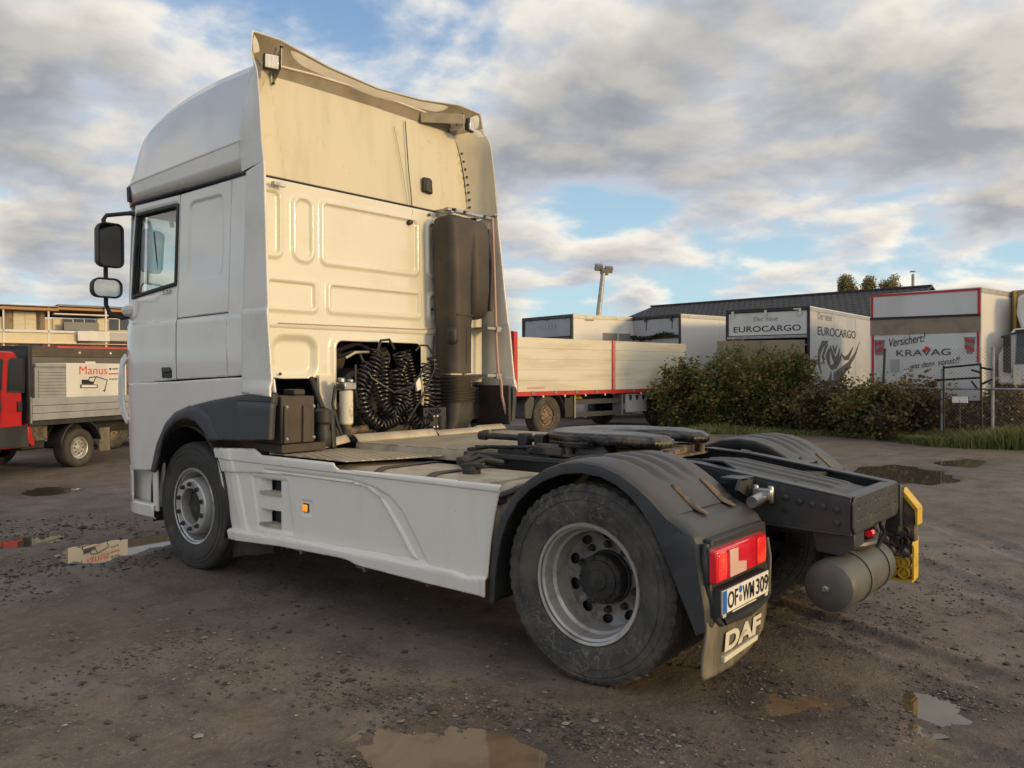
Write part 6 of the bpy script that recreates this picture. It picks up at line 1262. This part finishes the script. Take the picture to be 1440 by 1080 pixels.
# apartment block far left ----------------------------------------------------------------------------
p0 = pd(-60, 440, 74); p1 = pd(215, 450, 84); al = LF(p0, p1-p0); ap = thing('apartment_block', 'sunlit cream apartment block with flat roof slabs and balconies', 'building')
if al.t@(np.array([*p0[:2], 0])-CAM_LOC*[1, 1, 0]) < 0: al.t = -al.t
def ha(u, v, b=0.): return al.hit(u, v, b)
def qa(u0, u1, v0, v1, nm, mat, b0, b1, par=None, bev=0): a0, z1 = ha(u0, v0); a1, _ = ha(u1, v0); _, z0 = ha((u0+u1)/2, v1); return al.box(MB(), a0, a1, b0, b1, z0, z1).build(nm, mat, par or ap, 30, bev)
qa(-90, 300, 442, 640, 'wall', 'render', 0.6, 12)
rs = qa(-90, 80, 428, 435, 'roof_slab', 'orange', -1.2, 12.5); qa(80, 300, 432.5, 440, 'roof_slab', 'orange', -.6, 12.5)
qa(-90, 80, 426.5, 428.5, 'roof_covering', 'inkgrey', -1.25, 12.5); qa(80, 300, 431, 433, 'roof_covering', 'inkgrey', -.65, 12.5)
qa(-90, 105, 466, 482, 'balcony_wall', 'render', -.9, -.7); qa(106, 150, 466, 480, 'balcony_wall', 'boxwhite', -1.4, -1.2); qa(150, 300, 468, 481, 'balcony_wall', 'boxgrey', -1.0, -.8); qa(-90, 300, 481, 483.5, 'balcony_slab', 'render', -1.3, .6)
qa(-90, 300, 464.5, 466, 'balcony_cap', 'boxwhite', -.95, -.65)
def awin(u0, u1, v0, v1, fm='boxwhite', gm='window'):
    f_ = qa(u0, u1, v0, v1, 'window', fm, .5, .6); k = max(1, int((u1-u0)/14))
    for i in range(k): a = u0+(u1-u0)*(i+.0)/k; b = u0+(u1-u0)*(i+1.)/k; qa(a+.9, b-.9, v0+1.2, v1-1, 'pane', gm, .46, .5, f_)
awin(19, 52, 437, 466, 'render', 'cream'); awin(-40, -5, 437, 466); awin(75, 86, 447, 464, 'render', 'cream'); awin(88, 136, 447, 465); awin(137, 152, 447, 465, 'render', 'cream'); awin(154, 200, 447, 465); awin(29, 60, 480, 489, 'redtrim'); awin(78, 128, 481, 488, 'redtrim'); awin(156, 200, 480, 492, 'redtrim')
qa(4, 18, 436, 466, 'shutter_panel', 'tan', .45, .58); qa(53, 64, 437, 466, 'shutter_panel', 'tan', .45, .58)
for u in (3, 66, 146, 210): qa(u-1, u+1.4, 431, 500, 'column', 'boxwhite', -.95, -.75)
qa(74, 150, 441, 444, 'awning', 'boxwhite', -1.0, .3); qa(88, 137, 453, 465, 'balcony_rail', 'inkgrey', -.72, -.70)
# trees behind the hall -----------------------------------------------------------------------------------
def leaves(N, centers, rad, size, seed, mat, name, parent, zmin=.05, flat=.25, kind=None, bent=True):
    rg = np.random.default_rng(seed); C_ = np.array(centers, float); rad = np.array(rad, float); k = rg.integers(0, len(C_), N)
    d = rg.normal(size=(N, 3)); d /= np.linalg.norm(d, axis=1)[:, None]; P = C_[k]+d*(rad[k]*(rg.random(N)[:, None]**.45)); P = P[P[:, 2] > zmin]; N = len(P)
    ax = rg.normal(size=(N, 3)); ax[:, 2] = ax[:, 2]*.5-.2; ax /= np.linalg.norm(ax, axis=1)[:, None]; nn = rg.normal(size=(N, 3))+[0, 0, .6]; sd_ = np.cross(ax, nn); sd_ /= np.linalg.norm(sd_, axis=1)[:, None]; up = np.cross(sd_, ax)
    s_ = (size*rg.uniform(.55, 1.25, N))[:, None]
    V = np.stack([P-ax*s_*.5, P+sd_*s_*.36+up*s_*.1, P+ax*s_*.55, P-sd_*s_*.36+up*s_*.1], 1); b = 4*np.arange(N)[:, None]
    F = np.concatenate([b+np.array([[0, 1, 2]]), b+np.array([[0, 2, 3]])], 0)
    me = bpy.data.meshes.new(name); me.from_pydata(V.reshape(-1, 3).tolist(), [], F.tolist()); o = mkobj(name, me, mat, parent, 0)
    if kind: o['kind'] = kind
    return o
for k, (u, vt, wpx) in enumerate(((1190, 391, 34), (1222, 393, 22), (1252, 390, 34))):
    rgk = np.random.default_rng(50+k); D = 62; top = pd(u, vt, D); sc = D/FPX; w_ = wpx*sc*.5; tr = thing('autumn_tree', ('broad thin-leaved autumn tree crown above the hall roof', 'narrow upright tree between two broader autumn trees above the roof', 'loose yellowing tree nearest the flue pipe above the roof')[k], 'tree', (0, 0, 0), None)
    base = np.array([top[0], top[1], 0]); MB().tube([base, base+[0, 0, top[2]*.5], base+[.2, 0, top[2]*.85]], [.28, .2, .06], 8).build('trunk', 'bark', tr)
    lb_ = MB(); cs = []; rs_ = []
    for j in range(26): a = rgk.uniform(0, 6.28); h = top[2]*rgk.uniform(.84, .99); r_ = w_*rgk.uniform(.1, 1)*(1.0-.5*(h/top[2]-.84)/.15); e = base+[math.cos(a)*r_, math.sin(a)*r_, h]; lb_.tube([base+[0, 0, h*.7], (base+[0, 0, h*.8]+e)/2+[0, 0, .1], e], [.06, .035, .012], 5); cs.append(e); rs_.append([.42, .42, .5])
    lb_.build('branches', 'bark', tr); leaves(5200, cs, rs_, .12, 60+k, 'farleaf', 'crown', tr)
# hedge of brambles, grass, fence ---------------------------------------------------------------------------
def bush(u, vb, vt, wpx, depth_m, label, mat, seed, N=5500, lean_=0., group=None, stems=9, size=.10):
    b = pz(u, vb); D = float((b-CAM_LOC)@_f); hgt = max(.5, pd(u, vt, D+.6)[2]*1.10); w_ = wpx/FPX*D*.5; rg = np.random.default_rng(seed); back = np.array([_f[0], _f[1], 0]); side = np.array([_r[0], _r[1], 0]); c0 = np.array([b[0], b[1], 0])+back*depth_m*.6
    o = thing('bramble_bush', label, 'bush', (0, 0, 0), group); cs = []; rs_ = []; st = MB()
    for j in range(stems*3):
        a = rg.uniform(-1, 1); d = rg.uniform(-.6, .6); top_ = hgt*(1-.45*abs(a)**1.6)*rg.uniform(.72, 1.0); p = c0+side*a*w_*.6+back*d*depth_m*.5; e = c0+side*(a*w_*1.05+rg.normal()*.12)+back*d*depth_m+[0, 0, top_]; m_ = (p+e)/2+[0, 0, .18*top_]+side*rg.normal()*.15
        tip = e+side*rg.normal()*.35+back*-rg.uniform(0, .35)+[0, 0, -rg.uniform(.05, .4)]; P = [p+[0, 0, -.05], m_, e, tip]
        st.tube(P, [.012, .010, .007, .003], 4)
        for f_ in np.linspace(.0, 1., 9):
            q = (1-f_)**2*p+2*f_*(1-f_)*m_*1.0+f_**2*e; cs.append(q+rg.normal(size=3)*[.1, .1, .06]); r_ = .20+.12*rg.random(); rs_.append([r_*1.2, r_*1.2, r_])
        cs.append(tip); rs_.append([.12, .12, .12])
    st.build('stems', 'bark', o); leaves(N, cs, rs_, size, seed+500, mat, 'foliage', o, .03)
    return o
BU = [(968, 604, 512, 90, .8, 'dense green bramble bush against the end of the trailer', 'bramble', 7000), (1040, 606, 500, 110, 1.1, 'tall yellow-tinged bramble bush in front of the tan boards', 'bramble', 8500), (1112, 607, 493, 96, 1.1, 'tallest bramble bush with yellow top before the silver lettered box body', 'bramble', 8000),
      (1178, 613, 540, 96, .9, 'low reddish bramble bush under the swirling stripe graphic', 'bramble2', 6000), (1240, 618, 541, 96, .8, 'low green and yellow bramble before the corner of the insurance lettering', 'bramble', 5500), (1302, 622, 540, 70, .7, 'brown bramble with yellow crown under the handwritten slogan', 'bramble2', 5000), (1345, 622, 566, 66, .7, 'small withered bramble inside the black tube frame', 'bramble2', 3000), (1432, 625, 552, 70, .6, 'sparse bramble below the parked white truck', 'bramble2', 3000)]
for k, (u, vb, vt, wp_, dm, lb_, mt_, N) in enumerate(BU): bush(u, vb, vt, wp_, dm, lb_, mt_, 100+k, N, group='bramble hedge')
def blades(name, N, path, width, h0, h1, mat, seed, label, wid=.012):
    rg = np.random.default_rng(seed); Q = np.array([pz(u, v)[:2] for u, v in path]); t = rg.uniform(0, len(Q)-1, N); i = np.minimum(t.astype(int), len(Q)-2); f_ = (t-i)[:, None]
    P = Q[i]*(1-f_)+Q[i+1]*f_; off = rg.uniform(-.3, 1, N)**1; P = P+np.array([_f[0], _f[1]])*off[:, None]*width; keep = vnoise(P[:, 0]/.5, P[:, 1]/.5, seed)+.5 > rg.random(N)*.8; P = P[keep]; N = len(P)
    h = rg.uniform(h0, h1, N)*(.4+vnoise(P[:, 0]/.9, P[:, 1]/.9, seed+3)+.5); a = rg.uniform(0, 6.28, N); ln_ = rg.uniform(.1, .7, N)*h; b = rg.uniform(0, 6.28, N); w_ = wid*rg.uniform(.6, 1.3, N)
    base = np.stack([P[:, 0], P[:, 1], np.full(N, -.02)], 1); s_ = np.stack([np.cos(a)*w_, np.sin(a)*w_, np.zeros(N)], 1); l_ = np.stack([np.cos(b)*ln_, np.sin(b)*ln_, np.zeros(N)], 1)
    mid = base+l_*.35+np.stack([0*h, 0*h, h*.6], 1); tip = base+l_+np.stack([0*h, 0*h, h], 1); V = np.stack([base-s_, base+s_, mid+s_*.7, mid-s_*.7, tip], 1); k = 5*np.arange(N)[:, None]
    F = [tuple(q) for q in (k+np.array([[0, 1, 2, 3]])).tolist()]+[tuple(q) for q in (k+np.array([[3, 2, 4]])).tolist()]
    me = bpy.data.meshes.new(name); me.from_pydata(V.reshape(-1, 3).tolist(), [], F); o = mkobj(name, me, mat, None, 0, kind='stuff'); return tag(o, label, 'grass')
blades('grass', 16000, [(940, 610), (1010, 610), (1100, 611), (1180, 613), (1225, 618)], .9, .06, .22, 'grass', 71, 'short green grass along the foot of the bramble hedge')
blades('tall_grass', 22000, [(1225, 614), (1260, 621), (1300, 627), (1360, 629), (1440, 631), (1520, 633)], 1.1, .12, .42, 'grass', 72, 'tall green verge grass before the chain-link fence')
blades('dry_grass', 10000, [(1225, 608), (1270, 612), (1330, 615), (1400, 612), (1500, 612)], 1.2, .35, .95, 'drygrass', 73, 'tall dry straw-coloured grass among the brambles', .007)
# chain-link fence
fc = LF((15.55, 4.9), (-.85, -4.6)); fence = thing('chain_link_fence', 'rusty chain-link fence with galvanised rail and posts behind the brambles', 'fence')
def hf(u, v): return fc.hit(u, v, 0.)
a_lo = hf(1232, 540)[0]; a_hi = hf(1500, 540)[0]; zt = 2.05
for u in (1325, 1396, 1480): a = hf(u, 540)[0]; MB().cyl(fc.w(a, 0, -.1), fc.w(a, 0, zt if u != 1325 else 1.6), .032, 10).build('post', 'galv', fence)
aa, az = hf(1244, 490); ab, _ = hf(1238, 545); MB().cyl(fc.w(ab, .02, -.1), fc.w(aa, .02, az), .03, 10).build('post', 'darkgreen', fence)
zr = hf(1300, 546)[1]; MB().cyl(fc.w(hf(1265, 546)[0], -.03, zr), fc.w(a_hi, -.03, zr), .022, 8).build('rail', 'galv', fence)
wm = MB(); H_ = zt-.05; a = a_lo-H_
while a < a_hi:
    for sg in (1, -1):
        x0, x1 = (a, a+H_) if sg > 0 else (a+H_, a); 
        z0w, z1w = .05, zt; c0_, c1_ = max(min(x0, x1), a_lo), min(max(x0, x1), a_hi)
        if c1_ > c0_:
            zz = lambda x: z0w+(x-x0)/(x1-x0)*(z1w-z0w); wm.tube([fc.w(c0_, 0, zz(c0_)), fc.w(c1_, 0, zz(c1_))], .0022, 3, False)
    a += .075
wm.build('wire_mesh', 'wire', fence, 0)
# black tube frame inside the fence
tf = thing('tube_frame', 'black welded tube frame standing in the withered brambles', 'frame')
lt = LF((15.35, 4.9), (-.85, -4.6))
for pts in ([(1327, 517), (1380, 512)], [(1327, 534), (1380, 531)], [(1327, 514), (1327, 608)], [(1379, 512), (1381, 608)], [(1380, 517), (1396, 520)], [(1381, 540), (1396, 533)], [(1315, 534), (1327, 534)], [(1366, 520), (1379, 524)], [(1366, 536), (1374, 546)]):
    q = [lt.w(*((lambda h: (h[0], .0, max(h[1], -.03)))(lt.hit(u, v, 0.)))) for u, v in pts]; MB().tube(q, .022, 8).build('tube', 'ink', tf)
ws = thing('sign_board', 'small white board lying on the bramble branches', 'board'); c = lt.w(*((lambda h: (h[0], -.2, h[1]))(lt.hit(1350, 562, -.2))))
MB().obox(c, (.30, .02, .13), (lt.s, lt.t, (0, 0, 1))).build('board', 'plate', ws); MB().cyl((c[0], c[1], 0), c, .012, 6).build('stake', 'bark', ws)
# ivy on the second body
ci = []; ri = []
for k in range(40): f_ = k/39; ci.append(l2.w(.05+f_*2.5, -.08, 2.70+.06*math.sin(9*f_)+.04*f_)); ri.append([.09, .09, .07])
for k in range(10): ci.append(l2.w(.08, -.08, 2.7+.05*k)); ri.append([.09, .09, .08])
iv = thing('ivy', 'ivy trailing along the rear rail of the mossy box body', 'ivy'); leaves(900, ci, ri, .075, 91, 'ivy', 'foliage', iv)
st = MB(); st.tube([l2.w(.0, -.06, 0), l2.w(.02, -.06, 1.5), l2.w(.05, -.06, 2.7), l2.w(1.3, -.06, 2.72), l2.w(2.6, -.06, 2.74)], .012, 5).build('stem', 'bark', iv)

# red crew-cab pickup at the left ---------------------------------------------------------------------------------
rl = LF((0.15, 11.20), (math.cos(R_(24)), math.sin(R_(24)))); RT = thing('dropside_pickup', 'red crew-cab pickup truck with grey drop-side bed', 'pickup truck')
def hr(u, v, b=0.): return rl.hit(u, v, b)
def qr(pts, nm, mat, b0=-.02, b1=0., bev=0, par=None): return rl.prt(MB(), [hr(u, v) for u, v in pts], b0, b1).build(nm, mat, par or RT, 30, bev)
xb0 = hr(41, 570)[0]; xb1 = xb0+3.0
for k in range(3):
    z0_, z1_ = (.82, .93, 1.05)[k], (.925, 1.045, 1.165)[k]; rl.box(MB(), xb0, xb1, (-.02, -.012, -.02)[k], .01, z0_, z1_).build('dropside_board', 'dropgrey', RT, 30, .008)
rl.box(MB(), xb0, xb0+.03, -.025, .02, .78, 1.18).build('board_post', 'galv', RT); rl.box(MB(), xb0, xb1, 2.0, 2.03, .82, 1.165).build('dropside_board', 'dropgrey', RT); rl.box(MB(), xb1-.03, xb1, 0, 2.0, .82, 1.165).build('tailboard', 'dropgrey', RT)
rl.box(MB(), xb0, xb1, 0, 2.02, .74, .81).build('bed', 'black', RT); rl.box(MB(), xb0-2., xb1-.3, .5, .6, .5, .74).build('frame_rail', 'black', RT); rl.box(MB(), xb0-2., xb1-.3, 1.4, 1.5, .5, .74).build('frame_rail', 'black', RT)
hbx = xb0+.02
for b in (-.02, 1.96): rl.box(MB(), hbx-.04, hbx+.03, b, b+.06, .8, 1.97).build('headboard_post', 'black', RT, 30, .01)
for z in (1.2, 1.45, 1.7, 1.92): rl.box(MB(), hbx-.02, hbx+.01, .04, 1.96, z, z+.05).build('headboard_rail', 'black', RT)
rl.box(MB(), hbx-.012, hbx+.0, .04, 1.96, .82, 1.95).build('headboard_mesh', 'grey', RT)
# crew cab
cab = [(xb0-.06, .62), (xb0-.06, 1.2), (xb0-.14, 1.80), (xb0-.20, 1.87), (xb0-1.5, 1.92), (xb0-1.9, 1.86), (xb0-2.45, 1.32), (xb0-2.9, 1.16), (xb0-3.15, 1.02), (xb0-3.2, .45), (xb0-2.85, .45), (xb0-2.75, .62), (xb0-2.5, .78), (xb0-2.2, .62), (xb0-2.1, .42), (xb0-.06, .42)]
cbo = rl.prt(MB(), cab, .06, 1.94).build('cab', 'red', RT, 30, .03, 3)
for pts in ([(11, 549), (13, 508), (16, 505), (36, 504.5), (37.5, 508), (34, 550)], [(-28, 549), (-14, 508), (2, 506), (4, 508), (2, 547), (-2, 550)]):
    wn = [hr(u, v, .05) for u, v in pts]; c_ = np.mean(wn, 0); rl.prt(MB(), [tuple(c_+(np.array(q)-c_)*1.10) for q in wn], .052, .08).build('window_seal', 'black', cbo, 30, .006); rl.prt(MB(), wn, .046, .07).build('window', 'window', cbo)
qr([(-40, 606), (40, 598), (43, 628), (-40, 634)], 'sill', 'black', .03, .2); qr([(41, 596), (44, 596), (52, 626), (48, 628), (42, 622)], 'rear_arch', 'red', .03, .3, .01)
for u in (31, 1): qr([(u-3, 565), (u+3, 564), (u+3, 579), (u-3, 579)], 'door_handle', 'black', .03, .07, .006, cbo)
for u in (5.5, 40): qr([(u-.3, 505), (u+.3, 505), (u+.6, 596), (u, 596)], 'door_seam', 'ink', .055, .07, 0, cbo)
bc = hr(18, 494, 1.); MB().lathe([(0, .07), (.08, .065), (.11, .05), (.115, .001)], rl.w(bc[0]+.0, 1.0, 1.89), (0, 0, 1), 14).build('beacon', 'amberoff', RT)
ra = hr(115, 625, .05)[0]; simple_wheel(RT, rl, ra, .10, .325, .22, -1, 'rim'); simple_wheel(RT, rl, ra, 1.92, .325, .22, 1, 'rim'); simple_wheel(RT, rl, xb0-2.48, .10, .325, .22, -1, 'rim'); simple_wheel(RT, rl, xb0-2.48, 1.92, .325, .22, 1, 'rim')
G = []
for k in range(11): an = R_(10+170*k/10); G.append([rl.w(ra+.43*math.cos(an), b, .36+.42*math.sin(an)) for b in (.04, .06, .34)])
MB().grid(np.array(G)).build('mudguard', 'grey', RT, 40, 0, 2, .01); rl.box(MB(), ra+.40, ra+.66, .08, .11, .22, .60).box(0, 0, 0, 0, 0, 0) if False else rl.box(MB(), ra+.42, ra+.66, .08, .11, .22, .62).build('mudflap', 'mudflap', RT)
MB().cyl(rl.w(ra, .2, .35), rl.w(ra, 1.8, .35), .06, 10).build('axle', 'black', RT); rl.box(MB(), xb0+.05, xb0+.5, .2, .6, .35, .62).build('fuel_tank', 'black', RT, 30, .04); rl.box(MB(), xb0+.12, xb0+.45, .12, .3, .5, .76).build('bed_bracket', 'rust', RT)
# cargo on the bed
gx0 = hr(49, 530, .12)[0]; gx1 = hr(92, 530, .12)[0]; wx1 = gx1+1.35
gc = thing('grey_cabinet', 'grey slatted cabinet standing on the pickup bed beside the headboard', 'cabinet')
rl.box(MB(), gx0, gx1-.004, .12, .70, .81, 1.68).build('body', 'dropgrey', gc, 30, .008)
for k in range(9): rl.box(MB(), gx0+.06, gx1-.01, .105, .12, 1.16+.05*k, 1.203+.05*k).build('slat', 'dropgrey', gc, 30, .004)
rl.box(MB(), gx0-.01, gx1-.004, .09, .71, 1.645, 1.705).build('lid', 'dropgrey', gc, 30, .01)
wc = thing('white_sign_box', 'white box with red lettering and excavator drawing on the pickup bed', 'box')
rl.box(MB(), gx1, wx1, .10, .72, .81, 1.715).build('body', 'boxwhite', wc, 30, .01)
def hw(u, v): return hr(u, v, .10)
a0, z0_ = hw(111.5, 526.5); a1, _ = hw(151, 525); text('Manus', 'lettering', 'inkorange', wc, rl.w(a0, .098, z0_), rl.s, (0, 0, 1), hw(111.5, 514.5)[1]-z0_, a1-a0, .001)
def pw(pts, mat='ink'): rl.prt(MB(), [hw(0+u/3.86, 400+v/3.86) for u, v in pts], .094, .0985).build('drawing', mat, wc, 0)
pw([(443, 517), (478, 517), (488, 525), (508, 528), (508, 541), (443, 541)]); pw([(435, 543), (529, 543), (529, 562), (435, 562)]); pw([(441, 548), (522, 548), (522, 557), (441, 557)], 'plate') if False else None
rl.prt(MB(), [hw(u/3.86, 400+v/3.86) for u, v in [(441, 547), (523, 547), (523, 558), (441, 558)]], .090, .0945).build('drawing', 'plate', wc, 0)
for P in ([(508, 530), (520, 500), (581, 518), (566, 580)], [(480, 517), (485, 505), (515, 501)]):
    MB().tube([rl.w(*((lambda h: (h[0], .094, h[1]))(hw(u/3.86, 400+v/3.86)))) for u, v in P], .008, 4).build('drawing', 'ink', wc)
pw([(556, 575), (572, 572), (568, 583)]); pw([(590, 482), (640, 480), (640, 487), (590, 489)], 'inkorange'); pw([(590, 456), (604, 453), (600, 467)])
for k in range(3): pw([(592+16*k, 510), (604+16*k, 508), (604+16*k, 516), (592+16*k, 518)], 'inkgrey')
pw([(610, 455), (640, 453), (640, 461), (610, 463)], 'inkgrey')
# long grey trailer side behind the pickup
lt2 = LF((0.2, 14.6), (1., 0.)); gt = thing('grey_trailer', 'dark grey high-sided trailer with bolted top rail behind the red pickup', 'trailer')
ta = lt2.hit(42, 500)[0]; tz1 = lt2.hit(100, 489.5)[1]; tb_ = ta+5.5
lt2.box(MB(), ta, tb_, 0, .05, tz1-.18, tz1).build('top_rail', 'brownblack', gt, 30, .01); lt2.box(MB(), ta, tb_, .01, .04, .9, tz1-.18).build('side_panel', 'grey', gt); lt2.box(MB(), ta, tb_, .06, 2.2, .8, .92).build('bed', 'black', gt); lt2.box(MB(), ta, tb_, 2.2, 2.24, .8, tz1).build('side_panel', 'grey', gt)
for k in range(9): a = ta+.3+.6*k; MB().cyl(lt2.w(a, 0, tz1-.09), lt2.w(a, -.012, tz1-.09), .022, 8).build('rail_bolt', 'letterwhite' if k % 3 else 'ink', gt)
lt2.box(MB(), ta+1.0, ta+1.2, -.01, .0, tz1-.42, tz1-.26).build('notice', 'letterwhite', gt); lt2.box(MB(), ta+.6, ta+2.4, .3, 1.9, tz1-.1, tz1+.05).build('load', 'redtrim', gt, 30, .02)
for k in range(16): lt2.box(MB(), ta+.5+.11*k, ta+.56+.11*k, -.006, .0, tz1-.40, tz1-.33).build('vent_slot', 'ink', gt)
for a in (1.5, 2.5, 4.4): simple_wheel(gt, lt2, ta+a, .05, .42, .25); simple_wheel(gt, lt2, ta+a, 2.15, .42, .25, 1)
# far wood closing the horizon behind the yard
rgw = np.random.default_rng(77); cw_ = []; rw_ = []
for k in range(260):
    a = R_(-14+rgw.uniform(0, 120)); D_ = rgw.uniform(150, 175); h = rgw.uniform(1.2, 2.6); cw_.append((CAM_LOC[0]+D_*math.sin(a), CAM_LOC[1]+D_*math.cos(a), h)); rw_.append([2.6, 2.6, h*.95])
wd_ = leaves(16000, cw_, rw_, .8, 78, 'ivy', 'distant_wood', None, -.2); wd_['kind'] = 'stuff'; tag(wd_, 'low dark wood along the far edge of the yard', 'wood')
